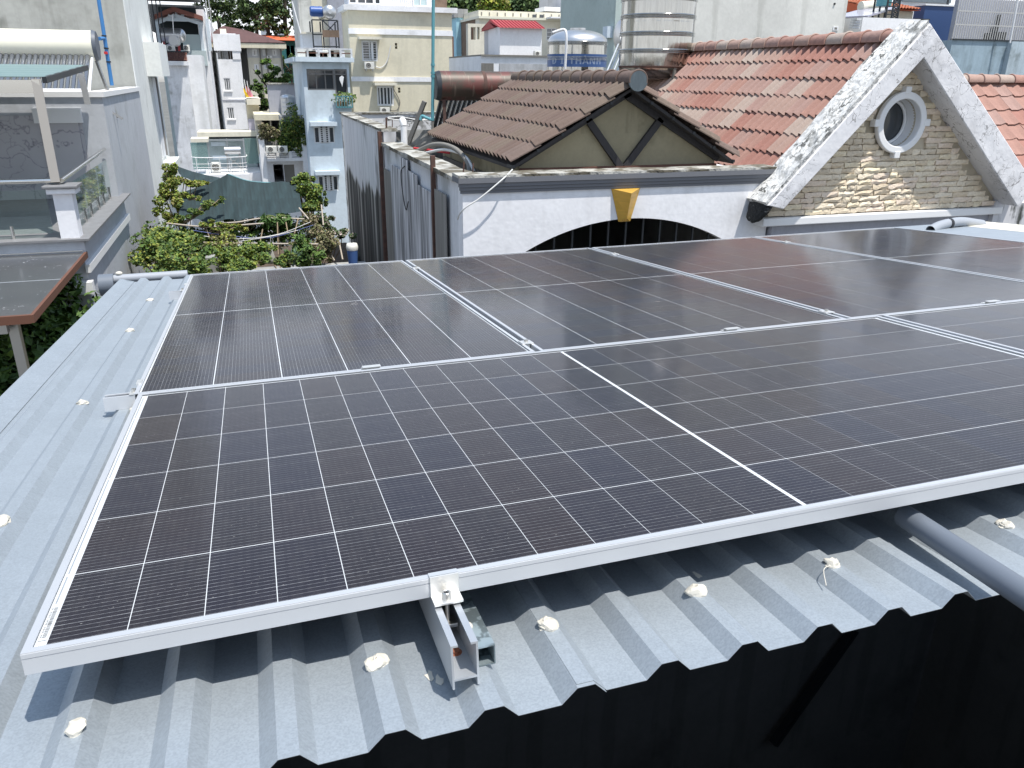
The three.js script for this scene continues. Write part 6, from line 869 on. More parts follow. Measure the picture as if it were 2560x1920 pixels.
{ // roofs right of the tower
  const h = thing('orange_tile_roof_house', 'small orange tiled roof beside the pale concrete tower', 'house', [25.939, G0, -31]); const a = [25.153, 26.721, 3.31, 3.761]; nb().polyX([[-28, a[2]], [-31, a[3] + 0.15], [-32, a[2]]], a[0], a[1] + 0.6).mesh('roof_deck', M.orangeRoof, h); const U = V(0, a[3] + 0.15 - a[2], -3).normalize(), L = Math.hypot(a[3] + 0.15 - a[2], 3), w = (a[1] + 0.6 - a[0]) / 14; tiles(h, V(a[0], a[2] + 0.02, -28), V(1, 0, 0), U, 14, 9, w, L / 9, tileGeo(w, L / 7.5, 0.05, 1, 6, 0.03), orangeT, 75); nb().box(a[0], a[1] + 0.5, G0, a[2] - 0.02, -32, -28.3).mesh('wall', M.cream, h);
  const p = thing('solar_water_heater', 'flat purple-grey collector with cream tank beside the lattice mast', 'water heater', [23.591, 3.055, -27]); nb().bar([...[22.667, 2.848], -26.6], [...[24.685, 3.259], -27.4], 1.5, 0.06).mesh('collector', M.lavender, p); nb().cyl([...[24.295, 3.358], -28], [...[25.424, 3.457], -28], 0.2, 20).mesh('tank', M.creamTank, p); nb().bar([...[24.28, 3.198], -27], [...[24.361, 2.924], -27], 0.06).mesh('leg', M.steelDull, p);
  const m = thing('lattice_mast', 'dark steel lattice mast with small tank behind the red ridge', 'mast', [24.151, 2.816, -26]); const x0 = 23.847, x1 = 24.401, y0 = 2.817, y1 = 3.627; for (const x of [x0, lerp(x0, x1, 0.5), x1]) for (const dz of [0, -0.7]) nb().bar([x, y0 - 0.5, -26 + dz], [x, y1, -26 + dz], 0.05).mesh('leg', M.darkMetal, m); for (let k = 0; k < 6; k++) { const a = lerp(y0, y1, k / 6), b = lerp(y0, y1, (k + 1) / 6); nb().bar([lerp(x0, x1, 0.5), a, -26], [x1, b, -26], 0.03).mesh('brace', M.darkMetal, m); nb().bar([x1, a, -26], [lerp(x0, x1, 0.5), b, -26], 0.03).mesh('brace', M.darkMetal, m); nb().bar([x0, b, -26], [x1, b, -26], 0.035).mesh('cross_bar', M.darkMetal, m); } nb().cyl([lerp(x0, x1, 0.3), lerp(y0, y1, 0.55), -26.4], [lerp(x0, x1, 0.3), lerp(y0, y1, 1.0), -26.4], 0.28, 20).mesh('tank', M.tealPipe, m);
  const wp = thing('white_parapet_house', 'white flat-roofed house between red ridge and lattice mast', 'house', [22.272, G0, -26]); const q = [21.149, 23.543, 2.251, 2.661]; nb().box(q[0], q[1] + 0.1, G0, q[3], -25, -24).mesh('wall', M.whiteFar2, wp); nb().box(23.754, 24.345, q[3], q[3] + 0.05, -24.9, -24.3).mesh('roof_hatch', M.darkMetal, wp); const st = [20.611, 20.917, 2.288, 2.626]; for (let i = 0; i < 4; i++) nb().box(st[0] + i * 0.02, st[1] - i * 0.02, lerp(st[2], st[3], i / 4), lerp(st[2], st[3], (i + 0.7) / 4), -24, -23.8 + i * 0.03).mesh('stair_step', M.whiteOld, wp); nb().box(20.817, st[0], G0, 2.687, -27, -24.5).mesh('beige_wall', M.beigePale, wp);
  const v = thing('white_ribbed_building', 'white building with grey ribbed cladding behind the blue wall', 'building', [32.281, G0, -36]); const vq = [31.651, 34.613, 3.177, 4.23]; nb().box(vq[0], vq[1], G0, vq[3], -34.6, -34).mesh('wall', M.whiteFar2, v); for (let i = 0; i < 40; i++) { const x = lerp(vq[0], vq[1], (i + 0.5) / 40), ww = (vq[1] - vq[0]) / 40; nb().box(x - ww * 0.36, x + ww * 0.36, vq[3], vq[3] + 3, -34.2, -33.9).mesh('cladding_rib', M.blueGreyMetal, v); } nb().box(vq[0], vq[1], vq[3], vq[3] + 3, -34.6, -34.21).mesh('cladding_back', M.blueGreyMetal, v);
  const b = thing('blue_wall_building', 'plain royal blue wall behind the white gable peak', 'building', [29.429, G0, -30]); const bx0 = 28.449, bx1 = 30.195, bt = 3.608; nb().box(bx0, bx1, G0, bt, -29.6, -29).mesh('wall', M.blueWall, b); nb().box(bx0 - 0.05, bx1, bt, bt + 0.06, -29.6, -28.95).mesh('coping', M.whitePaint, b); nb().bar([30.095, bt, -29.5], [30.068, bt + 1.2, -29.5], 0.06).mesh('rail_post', M.darkMetal, b); nb().bar([29.929, bt + 0.5, -29.5], [bx1, bt + 0.5, -29.5], 0.05).mesh('rail_bar', M.darkMetal, b);
  const g = thing('barred_terrace_house', 'blue grey house with tall vertical bar screen on its terrace', 'house', [28.235, G0, -27]); const gx0 = 26.25, gx1 = 30.19 + 3, gy = 2.075, gt = 3.672; nb().box(gx0, 28.989, G0, gy, -25.6, -25).mesh('wall', M.blueGrey, g); nb().box(28.989, gx1, G0, gy, -25.6, -24.8).mesh('wall', M.blueGreyPale, g); nb().box(27.706, gx1, gy, gt, -26.7, -26.5).mesh('back_wall', M.greyWall, g); nb().box(gx0, gx1, gy, gy + 0.05, -25.1, -24.95).mesh('floor_edge', M.darkMetal, g);
  const sc = nb().box(gx0, gx1, 2.591, 2.612 + 0.02, -25.05, -25).mesh('screen_rail', M.steelDull, g); nb().box(gx0, gx1, 3.06, 3.081 + 0.02, -25.05, -25).mesh('screen_rail', M.steelDull, g); for (let i = 0; i < 62; i++) { const x = lerp(gx0, gx1, i / 61); nb().box(x - 0.012, x + 0.012, gy, gt, -25.04, -25.01).mesh('screen_bar', M.steelDull, g); }
  nb().box(29.756, 29.985, 2.492, 3.138, -26.49, -26.45).mesh('dark_slot', M.dark, g); single('terrace_clutter', 'dark stools and white cloth behind the vertical bars', 'clutter', nb().box(29.08, 29.169, gy, 2.433, -26.3, -26).box(29.574, 29.934, gy, 2.478, -26.4, -26).box(29.472, 29.785, 2.478, 2.667, -26.4, -26.3), M.dark, [29.478, gy, -26.2]);
  single('standpipe', 'white pipes slanting in front of the vertical bar screen', 'pipe', nb().cyl([28.66, 1.999, -24.6], [28.578, 3.56, -24.6], 0.03, 8), M.whitePaint, [28.66, 1.999, -24.6]);
}
// ---------------------------------------------------------------- brown solar heater behind the brown roof, with teal standpipe
{
  const z = -13.3, t = thing('solar_water_heater', 'rusty brown solar heater tank behind the brown tiled roof', 'water heater', [3.9, -0.6, z]); const a = [3.516, 4.469, 0.239, 0.735], cy = (a[2] + a[3]) / 2, r = (a[3] - a[2]) / 2 * 0.97;
  nb().cyl([a[0] + 0.07, cy, z], [a[0] + 1.95, cy, z], r, 40).mesh('tank', M.rustTank, t); nb().cyl([a[0], cy, z], [a[0] + 0.075, cy, z], r * 0.93, 36, r * 1.02).mesh('end_cap', M.darkMetal, t); for (const k of [0.82]) nb().cyl([a[0] + k, cy, z], [a[0] + k + 0.06, cy, z], r * 1.015, 40).mesh('strap', M.rust, t);
  for (const x of [a[0] + 0.13, a[0] + 1.7]) { nb().bar([x, cy - r + 0.02, z + 0.12], [x, -0.62, z + 0.16], 0.05).mesh('leg', M.rust, t); nb().bar([x, cy - r + 0.02, z - 0.1], [x, -0.62, z - 1.2], 0.05).mesh('leg', M.darkMetal, t); } nb().bar([a[0] + 0.13, cy - r - 0.33, z + 0.14], [a[0] + 1.7, cy - r - 0.33, z + 0.14], 0.06).mesh('cross_bar', M.darkMetal, t);
  for (let k = 0; k < 19; k++) { const x = a[0] + 0.16 + k * 0.085; nb().cyl([x, cy - r * 0.7, z - 0.1], [x, -0.55, z - 1.25], 0.027, 10).mesh('glass_tube', M.tube, t); nb().bar([x + 0.042, cy - r * 0.8, z - 0.14], [x + 0.042, -0.55, z - 1.29], 0.022, 0.01).mesh('reflector_strip', M.whitePaint, t); }
  nb().bar([a[0] - 0.1, cy - r * 1.1, z - 0.4], [a[0] - 0.38, -0.5, z - 0.6], 0.07).mesh('duct', M.dustGrey, t);
  const s = thing('teal_standpipe', 'tall teal water pipe standing beside the rusty heater tank', 'pipe', [3.439, -0.075, -13.2]); nb().cyl([3.439, -0.075, -13.2], [3.509, 1.901, -13.2], 0.028, 12).mesh('pipe', M.tealPipe, s); for (const q of [[3.47, 0.804], [3.465, 0.677], [3.463, 0.62]]) nb().cyl([...q, -13.2], [q[0], q[1] + 0.035, -13.2], 0.036, 12).mesh('coupling', M.tealPipe, s); nb().tube([[3.433, -0.067, -13.2], [3.345, -0.033, -13.25], [3.275, -0.008, -13.3], [3.246, -0.074, -13.3]], 0.026, 24, 8).mesh('branch', M.tealPipe, s); nb().cyl([3.439, -0.075, -13.2], [3.431, -0.462, -13.2], 0.022, 8).mesh('riser', M.dustGrey, s); 
}
// ---------------------------------------------------------------- left: concrete tower, grey house with balcony, canopy
{
  const z = -19, xr = -1.822, h = thing('concrete_tower', 'tall bare cement tower with white painted right side', 'tower', [xr - 3, G0, -22]); nb().box(-14, xr - 0.006, G0, 7, -24.4, z).mesh('front_wall', M.cement, h, 'bare patchy cement front wall'); nb().box(xr - 0.005, xr + 0.015, G0, 7, -24.4, z - 0.002).mesh('side_wall', M.columnWhite, h, 'smooth white painted side wall');
  // projecting bay, window slot, ledge on the side wall
  const X = xr + 0.015;
  nb().box(X, X + 0.35, 0.569, 1.344, -23.9, -21.6).mesh('bay_block', M.columnWhite, h);
  const wy1 = 0.534, wy0 = -1.446; nb().box(X, X + 0.02, wy0, wy1, -23.2, -22.4).mesh('window_slot', M.whiteFar, h); nb().box(X, X + 0.06, wy0, wy1, -23.28, -23.2).mesh('window_jamb', M.brownFrame, h); nb().box(X, X + 0.3, wy0 - 0.9, wy0 - 0.1, -23.9, -22.2).mesh('bay_block', M.columnWhite, h);
  const wn = nb().box(X, X + 0.03, 2.512, 4, -21.4, -20.6).mesh('window', M.whitePaint, h); nb().box(X + 0.031, X + 0.04, 2.512 + 0.15, 4, -21.25, -20.75).mesh('pane', M.greyPane, wn);
}
{
  const h = thing('grey_balcony_house', 'pale grey house at left with glass-railed balcony and side ledge', 'house', [-4, G0, -14]); const zb = -13.7, xb = -1.769, yb = 0.367;
  // rear block: marble clad front (in shade), plain grey side, white coping
  nb().box(-9, xb, G0, yb - 0.08, -18.9, zb).mesh('rear_block', M.sideGrey, h); nb().box(-9, xb - 0.35, -1.28, yb - 0.35, zb + 0.001, zb + 0.02).mesh('marble_cladding', M.marble, h, 'grey veined marble cladding on the shaded front'); nb().box(-9, xb + 0.03, yb - 0.08, yb, zb - 0.25, zb + 0.03).box(xb - 0.25, xb + 0.03, yb - 0.08, yb, -18.9, zb - 0.25).mesh('coping', M.whitePaint, h); nb().box(-9, xb - 0.25, yb - 0.6, yb - 0.55, -18.9, zb - 0.25).mesh('roof_deck', M.concrete, h);
  nb().box(xb - 1.0, xb - 0.33, yb - 0.46, yb - 0.24, zb, zb + 0.12).mesh('capital', M.whitePaint, h); nb().box(xb - 0.92, xb - 0.40, -1.28, yb - 0.46, zb, zb + 0.07).mesh('pilaster', M.marble, h);
  // lower body and balcony
  const xl = -1.74; nb().box(-9, xl - 0.02, -3.0, -1.45, zb, -10.05).mesh('lower_body', M.sideGrey, h); nb().box(-9, xl - 0.6, G0, -3.0, zb, -10.8).mesh('lower_wall', M.sideGrey, h); nb().box(xl - 0.32, xl - 0.02, G0, -3.0, zb, -12.8).mesh('lower_pier', M.sideGrey, h);
  nb().box(-9, xl + 0.03, -1.45, -1.28, zb, -9.95).mesh('balcony_slab', M.sideGrey, h); nb().box(-9, xl + 0.10, -1.28, -1.255, zb - 0.4, -9.90).mesh('balcony_top', M.stoneGrey, h); nb().box(xl - 0.02, xl + 0.035, -1.70, -1.60, zb - 0.4, -10.0).mesh('side_band', M.whitePaint, h); nb().box(-9, xl + 0.04, -1.95, -1.80, -10.04, -9.9).mesh('lintel_band', M.whitePaint, h);
  // corner pillar with capital
  nb().box(-1.965, -1.755, -1.255, -0.72, -10.22, -10.0).mesh('pillar', M.white, h); nb().rbox(-2.02, -1.70, -0.72, -0.655, -10.27, -9.95, 0.012).mesh('pillar_capital', M.white, h); nb().rbox(-2.05, -1.67, -0.652, -0.62, -10.30, -9.92, 0.008).mesh('pillar_cap', M.stoneGrey, h);
  // glass railings with steel handrails
  const fr = nb().box(-9, -2.06, -1.20, -0.68, -10.118, -10.106).mesh('front_glass', M.glass, h); for (const x of [-2.5, -3.6, -4.7, -5.8, -6.9]) nb().cyl([x, -1.255, -10.112], [x, -1.10, -10.112], 0.02, 10).mesh('glass_pin', M.steel, h);
  for (const [za, zc] of [[-10.35, -11.35], [-11.42, -12.5], [-12.57, -13.6]]) { nb().box(-1.866, -1.854, -1.17, -0.66, zc, za).mesh('side_glass', M.glass, h); for (const q of [0.2, 0.8]) nb().cyl([-1.86, -1.255, lerp(za, zc, q)], [-1.86, -1.06, lerp(za, zc, q)], 0.02, 10).mesh('glass_pin', M.steel, h); }
  nb().cyl([-9, -0.575, -10.11], [-1.9, -0.575, -10.11], 0.028, 16).mesh('handrail', M.steel, h); nb().cyl([-1.86, -0.575, -10.1], [-1.86, -0.50, -13.65], 0.028, 16).mesh('handrail', M.steel, h); for (const x of [-2.7, -4.2, -5.7]) nb().cyl([x, -0.68, -10.112], [x, -0.59, -10.112], 0.014, 8).mesh('rail_stub', M.steel, h);
  // green awning on steel posts
  const aw = thing('green_awning', 'dark green ribbed metal awning over the balcony', 'awning', [-3.2, -1.25, -11]); const c0 = [-1.886, 0.559], c1 = [-1.677, 0.724]; const xe = c0[0], yA = 0.582, yBk = 0.737;
  { const n = 26, x0 = -9, b = nb(); for (let i = 0; i < n; i++) { const za = lerp(-10.4, -12.7, i / n), zc = lerp(-10.4, -12.7, (i + 1) / n), ya = lerp(yA, yBk, i / n), yc = lerp(yA, yBk, (i + 1) / n); } const pts = []; for (let i = 0; i <= 24; i++) { const t = i / 24; pts.push([lerp(-10.4, -13.5, t), lerp(yA, yBk, t) + (i % 4 < 2 ? 0.018 : 0)]); } b.polyX([...pts, ...pts.slice().reverse().map(p => [p[0], p[1] - 0.006])], x0, xe); b.mesh('sheet', M.awningGreen, aw); }
  nb().bar([xe, yA - 0.02, -10.38], [xe, yBk - 0.02, -13.5], 0.05, 0.07).mesh('edge_trim', M.darkMetal, aw); nb().box(-9, xe - 0.05, yA - 0.17, yA - 0.02, -10.45, -10.33).mesh('front_beam', M.steel, aw);
  nb().bar([xe - 0.09, yA - 0.02, -10.39], [xe - 0.04, -0.60, -10.11], 0.10, 0.10).mesh('front_post', M.postSteel, aw); nb().bar([xe + 0.18, yBk - 0.5, -11.9], [xe + 0.16, yBk - 0.1, -11.9], 0.07).mesh('rear_post', M.steelDull, aw);
  // cream solar heater on the roof
  const hz = -15, t = thing('solar_water_heater', 'cream tank solar heater with long row of dark tubes at left', 'water heater', [-3.2, yb - 0.5, hz]); const e = [-1.888, 1.068], r = 0.235; nb().cyl([-9, e[1], hz], [e[0] - 0.06, e[1], hz], r, 36).mesh('tank', M.creamTank, t); nb().cyl([e[0] - 0.06, e[1], hz], [e[0], e[1], hz], r * 1.04, 36, r * 0.96).mesh('end_cap', M.darkGreyCap, t);
  const ft = [-2.002, 0.429]; for (let k = 0; k < 60; k++) { const x = e[0] - 0.16 - k * 0.085; if (x < -8.5) break; nb().cyl([x, e[1] - r * 0.6, hz + 0.12], [x, ft[1] - 0.05, -13.98], 0.035, 12).mesh('glass_tube', M.tubeSilver, t); }
  nb().box(-9, e[0] - 0.08, ft[1] - 0.10, ft[1] - 0.02, -13.98, -13.93).mesh('bottom_rail', M.whitePaint, t); nb().bar([e[0] - 0.09, e[1] - r * 0.8, hz + 0.16], [e[0] - 0.09, ft[1] - 0.05, -13.95], 0.035).mesh('side_rail', M.whitePaint, t); nb().bar([e[0] - 0.06, e[1] - r, hz], [e[0] + 0.14, yb - 0.45, hz + 0.1], 0.04).mesh('leg', M.steelDull, t); nb().bar([e[0] - 0.3, ft[1] - 0.1, -14.4], [e[0] + 0.25, yb - 0.45, -14.6], 0.035).mesh('brace', M.steelDull, t);
  const p = thing('blue_pipe', 'tall blue water pipe rising from the grey parapet', 'pipe', [-1.848, 0.473, -15.6]); nb().cyl([-1.85, 0.435, -15.6], [-1.838, 1.841, -15.6], 0.032, 12).mesh('pipe', M.bluePipe, p); nb().cyl([-1.889, 1.19, -15.3], [-1.851, 1.204, -15.6], 0.03, 10).mesh('branch', M.bluePipe, p); nb().cyl([-1.846, 1.234, -15.6], [-1.846, 1.258, -15.6], 0.04, 12).mesh('coupling', M.darkMetal, p); nb().cyl([-1.844, 1.034, -15.6], [-1.843, 1.058, -15.6], 0.04, 12).mesh('coupling', M.darkMetal, p); nb().cyl([-1.842, 0.813, -15.6], [-1.842, 0.836, -15.6], 0.04, 12).mesh('coupling', M.darkMetal, p); nb().box(-1.884, -1.828, 0.949, 0.992, -15.6, -15.54).mesh('red_valve', M.red, p);
}
{ // flat canopy on steel post, in front of the balcony
  const c = thing('flat_canopy', 'dark glossy flat canopy with rusty orange edge at left', 'canopy', [-3, -1.5, -8.5]); nb().box(-9, -1.73, -1.445, -1.43, -10.0, -7.10).mesh('sheet', M.canopy, c); nb().box(-1.73, -1.70, -1.50, -1.425, -9.98, -7.06).mesh('edge_band', M.orangeRust, c); nb().box(-9, -1.73, -1.505, -1.425, -7.10, -7.06).mesh('edge_band', M.orangeRust, c); nb().box(-9, -1.74, -1.41, -1.40, -9.99, -9.93).mesh('wall_flashing', M.steel, c); nb().box(-9, -1.73, -1.43, -1.428, -8.52, -8.50).mesh('joint', M.railMetal, c);
  nb().box(-9, -1.95, -1.60, -1.51, -7.2, -7.11).mesh('beam', M.steelDull, c);
  const px = -1.939; nb().bar([px, -1.56, -7.3], [px, G0, -7.3], 0.085).mesh('post', M.steelDull, c);
  for (const z of [-8.0, -9.0]) nb().box(-9, -1.75, -1.49, -1.45, z - 0.03, z + 0.03).mesh('rafter', M.orangeRust, c);
}

// ---------------------------------------------------------------- rooftop garden behind the roof: floor, net, vines, shrubs
{ const t = mat({ map: tex(256, 1.2, (u, v) => { const k = 0.5 + 0.9 * N2(u, v); return [0.085 * k, 0.060 * k, 0.042 * k]; }), roughness: 0.95 }); const h = thing('garden_house', 'low house under the overgrown rooftop garden', 'house', [0.3, G0, -13]); nb().box(-1.45, 2.5, G0, -3.35, -19.5, -6.5).mesh('roof_deck', t, h); nb().box(-0.9, 2.3, -3.35, -2.75, -14.5, -14.1).mesh('planter_wall', M.concrete, h); nb().box(-0.522, -0.348, -3.35, -2.211, -13.4, -13).mesh('step_block', M.concrete, h); }
{ // green shade net: sagging sheet between poles
  const n = thing('shade_net', 'dark green shade net sagging over the rooftop garden', 'net', [0.4, -2, -15.6]);
  const top = [[-1.043, -1.605], [-0.804, -1.533], [-0.524, -1.461], [-0.278, -1.347], [-0.102, -1.261], [0.075, -1.347], [0.306, -1.414], [0.623, -1.454], [0.949, -1.439], [1.273, -1.483]], bot = [[-1.023, -1.831], [-0.786, -1.917], [-0.58, -1.993], [-0.436, -2.009], [-0.211, -1.951], [0.009, -1.961], [0.271, -1.943], [0.534, -1.935], [0.841, -1.889], [1.237, -1.856]];
  const nu = 90, nv = 22, pos = [], idx = [], samp = (a, t) => { const f = t * (a.length - 1), i = Math.min(a.length - 2, Math.floor(f)); return [lerp(a[i][0], a[i + 1][0], f - i), lerp(a[i][1], a[i + 1][1], f - i)]; };
  for (let j = 0; j <= nv; j++) for (let i = 0; i <= nu; i++) { const u = i / nu, v = j / nv, a = samp(top, u), b = samp(bot, u); const fold = 0.17 * sstep(0.2, 1, v) * (Math.sin(u * 52 + 3 * Math.sin(u * 9)) * 0.6 + Math.sin(u * 23 + 1)) * 0.6 + 0.10 * (N2(u, v * 0.6) - 0.5); pos.push(lerp(a[0], b[0], v), lerp(a[1], b[1], v) - 0.06 * Math.sin(v * Math.PI), lerp(-16.6, -15.2, v) + fold); }
  for (let j = 0; j < nv; j++) for (let i = 0; i < nu; i++) { const a = j * (nu + 1) + i; idx.push(a, a + 1, a + nu + 2, a, a + nu + 2, a + nu + 1); }
  const g = new THREE.BufferGeometry(); g.setAttribute('position', new THREE.Float32BufferAttribute(pos, 3)); g.setIndex(idx); g.computeVertexNormals(); nb().add(g).mesh('main_sheet', M.net, n);
  const t2 = [[-1.143, -1.107], [-1.054, -1.181], [-0.809, -1.279], [-0.539, -1.359], [-0.282, -1.418]], b2 = [[-1.043, -1.229], [-0.996, -1.31], [-0.776, -1.397], [-0.529, -1.445], [-0.309, -1.41]], p2 = [], i2 = []; for (let j = 0; j <= 8; j++) for (let i = 0; i <= 40; i++) { const u = i / 40, v = j / 8, a = samp(t2, u), b = samp(b2, u); p2.push(lerp(a[0], b[0], v), lerp(a[1], b[1], v), lerp(-17.4, -16.8, v) + 0.03 * Math.sin(u * 30) * v); } for (let j = 0; j < 8; j++) for (let i = 0; i < 40; i++) { const a = j * 41 + i; i2.push(a, a + 1, a + 42, a, a + 42, a + 41); } const g2 = new THREE.BufferGeometry(); g2.setAttribute('position', new THREE.Float32BufferAttribute(p2, 3)); g2.setIndex(i2); g2.computeVertexNormals(); nb().add(g2).mesh('rear_sheet', M.net, n);
  nb().tube([[-0.102, -1.261, -16.62], [0.306, -1.414, -16.62], [1.273, -1.483, -16.62]], 0.012, 30, 5).mesh('edge_rope', M.tealPipe, n); nb().cyl([-0.102, -1.261, -16.66], [-0.207, -2.17, -16.66], 0.025, 8).mesh('pole', M.twig, n); nb().cyl([1.283, -1.484, -16.62], [1.299, -2.275, -16.2], 0.022, 8).mesh('pole', M.twig, n);
}
{ // stick pergola and wires
  const n = thing('stick_pergola', 'grey sticks and wires of a pergola in front of the net', 'pergola', [0.4, -3.3, -14.8]); const L = [[[-1.215, -1.907, -14.8], [-0.526, -1.986, -14.7], [0.478, -1.952, -14.6]], [[-0.464, -1.983, -15], [0.009, -1.959, -14.9], [0.492, -1.92, -15], [1.318, -1.975, -15]], [[-0.736, -2.17, -14.2], [0.331, -2.206, -14], [1.4, -2.277, -14]], [[-0.77, -2.022, -14.6], [-0.186, -2.125, -14.5], [0.521, -2.188, -14.4], [1.364, -1.992, -14.4]], [[-0.706, -2.099, -14.5], [-0.015, -2.18, -14.4], [0.708, -2.132, -14.4], [1.313, -1.933, -14.4]], [[-0.107, -2.222, -14.3], [0.522, -2.151, -14.3], [1.074, -2.056, -14.3]]]; L.forEach((p, i) => nb().tube(p, i < 3 ? 0.016 : 0.007, 40, 6).mesh(i < 3 ? 'stick' : 'wire', i < 3 ? M.stickGrey : i === 3 ? M.blueWire : M.cable, n));
  const S = [[[-0.544, -1.994, -14.7], [-0.501, -2.165, -14.6]], [[-0.165, -2.013, -14.6], [-0.155, -2.164, -14.5]], [[0.449, -2.06, -14.6], [0.365, -2.303, -14.4]], [[0.726, -1.941, -14.6], [0.676, -2.469, -14.2]], [[1.112, -1.917, -14.7], [0.998, -2.165, -14.4]], [[0.881, -1.948, -14.6], [0.891, -2.122, -14.4]]]; for (const s of S) nb().cyl(s[0], s[1], 0.012, 6).mesh('stick', M.twig, n);
  for (const s of [[[1.347, -1.905, -14.8], [1.671, -2.6, -14]], [[1.621, -1.772, -15.4], [1.598, -2.105, -15]], [[1.175, -1.785, -15.2], [1.464, -2.127, -14.6]], [[1.812, -2.282, -14.4], [1.822, -2.589, -14]]]) nb().cyl(s[0], s[1], 0.016, 6).mesh('stick', M.stickGrey, n);
}
{
  const Z = -15.8; const E = (k, q) => q; const vy = 'vines of the rooftop garden';
  const mass = (name, label, pts, size, seed, pal, o = {}) => { const c = pts[0]; return plant(name, label, c[0], c[1], c[2], pts.map(p => [p[0] - c[0], p[1] - c[1], p[2] - c[2], p[3], p[4], p[5], p[6]]), size, seed, pal, { stems: 2, stemR: 0.009, ...o }); };
  mass('climbing_vine', 'tall leafy vine covering the left end of the net', [[-1.19, -1.26, -16.4, 0.16, 0.2, 0.2, 260], [-1.167, -1.471, -16.2, 0.2, 0.22, 0.22, 300], [-1.218, -1.676, -16, 0.22, 0.2, 0.22, 220], [-1.265, -1.858, -15.8, 0.18, 0.2, 0.2, 140], [-0.967, -1.313, -16.3, 0.2, 0.08, 0.15, 140], [-0.694, -1.38, -16.3, 0.3, 0.06, 0.12, 170], [-1.053, -1.957, -15.4, 0.2, 0.08, 0.15, 90]], 0.052, 31, yellowGreens, { category: 'vine', base: -2 });
  mass('climbing_vine', 'vine runner trailing diagonally across the net', [[-0.907, -1.842, -15, 0.12, 0.05, 0.08, 60], [-0.702, -1.757, -15, 0.11, 0.07, 0.08, 80], [-0.588, -1.664, -15.1, 0.13, 0.08, 0.08, 110], [-0.426, -1.629, -15.2, 0.12, 0.05, 0.08, 80], [-0.261, -1.592, -15.3, 0.07, 0.05, 0.06, 36]], 0.06, 33, greens, { category: 'vine', base: -0.1 });
  mass('climbing_vine', 'short vine shoot on the upper left of the net', [[-0.79, -1.52, -15.6, 0.14, 0.05, 0.08, 70], [-0.652, -1.582, -15.6, 0.07, 0.03, 0.06, 28]], 0.055, 34, yellowGreens, { category: 'vine', base: -0.1 });
  mass('climbing_vine', 'yellow-green vine along the stick below the net', [[-0.52, -1.94, -14.7, 0.16, 0.05, 0.1, 90], [-0.261, -1.999, -14.6, 0.22, 0.06, 0.1, 130], [0.041, -2.004, -14.6, 0.16, 0.05, 0.1, 90]], 0.055, 35, yellowGreens, { category: 'vine', base: -0.2 });
  mass('garden_bush', 'big leafy bush at the left corner behind the roof', [[-1.107, -2.123, -13.6, 0.5, 0.28, 0.4, 800], [-1.274, -2.196, -13, 0.3, 0.25, 0.35, 420], [-0.849, -2.202, -12.6, 0.4, 0.3, 0.4, 620], [-0.748, -2.146, -13.8, 0.28, 0.2, 0.3, 300], [-1.393, -2.072, -13, 0.12, 0.12, 0.15, 60], [-1.44, -2.15, -12.6, 0.1, 0.1, 0.1, 30], [-1.151, -2.023, -14.4, 0.35, 0.12, 0.25, 240]], 0.055, 36, greens.concat([[0.06, 0.12, 0.02], [0.26, 0.31, 0.04]]), { category: 'bush', base: -0.9 });
  mass('garden_bush', 'yellowing shrub in the middle of the garden', [[-0.413, -2.128, -13.8, 0.28, 0.09, 0.2, 200], [-0.175, -2.105, -13.8, 0.2, 0.12, 0.2, 160], [-0.255, -2.13, -13.4, 0.15, 0.1, 0.2, 110]], 0.05, 37, yellowGreens.concat(dryGreens), { category: 'bush', base: -0.6 });
  mass('garden_bush', 'low green shrubs just behind the panel frame', [[-0.195, -2.141, -12.6, 0.22, 0.15, 0.25, 260], [0.068, -2.173, -12.6, 0.3, 0.15, 0.25, 380], [0.311, -2.161, -12.8, 0.2, 0.2, 0.25, 300], [-0.008, -2.155, -12, 0.3, 0.08, 0.2, 200]], 0.045, 38, greens.concat(yellowGreens.slice(0, 2)), { category: 'bush', base: -0.5 });
  mass('garden_bush', 'dark shaded shrubs at the back of the garden', [[0.17, -2.222, -15.6, 0.5, 0.25, 0.3, 500], [-0.597, -2.261, -15.8, 0.5, 0.2, 0.3, 400], [0.943, -2.258, -15.6, 0.5, 0.3, 0.3, 600], [1.18, -2.356, -13.6, 0.25, 0.25, 0.3, 360], [-0.619, -2.302, -13.4, 0.2, 0.2, 0.2, 200]], 0.06, 39, shadeGreens, { category: 'bush', base: -0.7 });
  mass('climbing_vine', 'tall vine column at the right end of the net', [[1.491, -1.354, -16.6, 0.14, 0.16, 0.2, 220], [1.437, -1.577, -16.4, 0.22, 0.18, 0.22, 380], [1.547, -1.803, -16.2, 0.24, 0.18, 0.22, 380], [1.399, -1.913, -16, 0.16, 0.12, 0.2, 160], [1.735, -1.768, -16.2, 0.08, 0.14, 0.1, 70], [1.237, -1.43, -16.6, 0.14, 0.06, 0.1, 70]], 0.055, 40, greens.concat([[0.18, 0.27, 0.03], [0.25, 0.32, 0.04]]), { category: 'vine', base: -1.2 });
  mass('dry_creeper', 'dry straw-coloured creeper tangle at the garden right', [[1.411, -2.043, -14.8, 0.16, 0.2, 0.2, 200], [1.495, -2.228, -14.4, 0.2, 0.22, 0.2, 300], [1.575, -2.384, -14, 0.18, 0.2, 0.2, 260], [1.36, -1.937, -15, 0.2, 0.06, 0.15, 90], [1.037, -2.261, -14, 0.2, 0.05, 0.15, 90]], 0.045, 41, dryGreens, { category: 'vine', base: -1 });
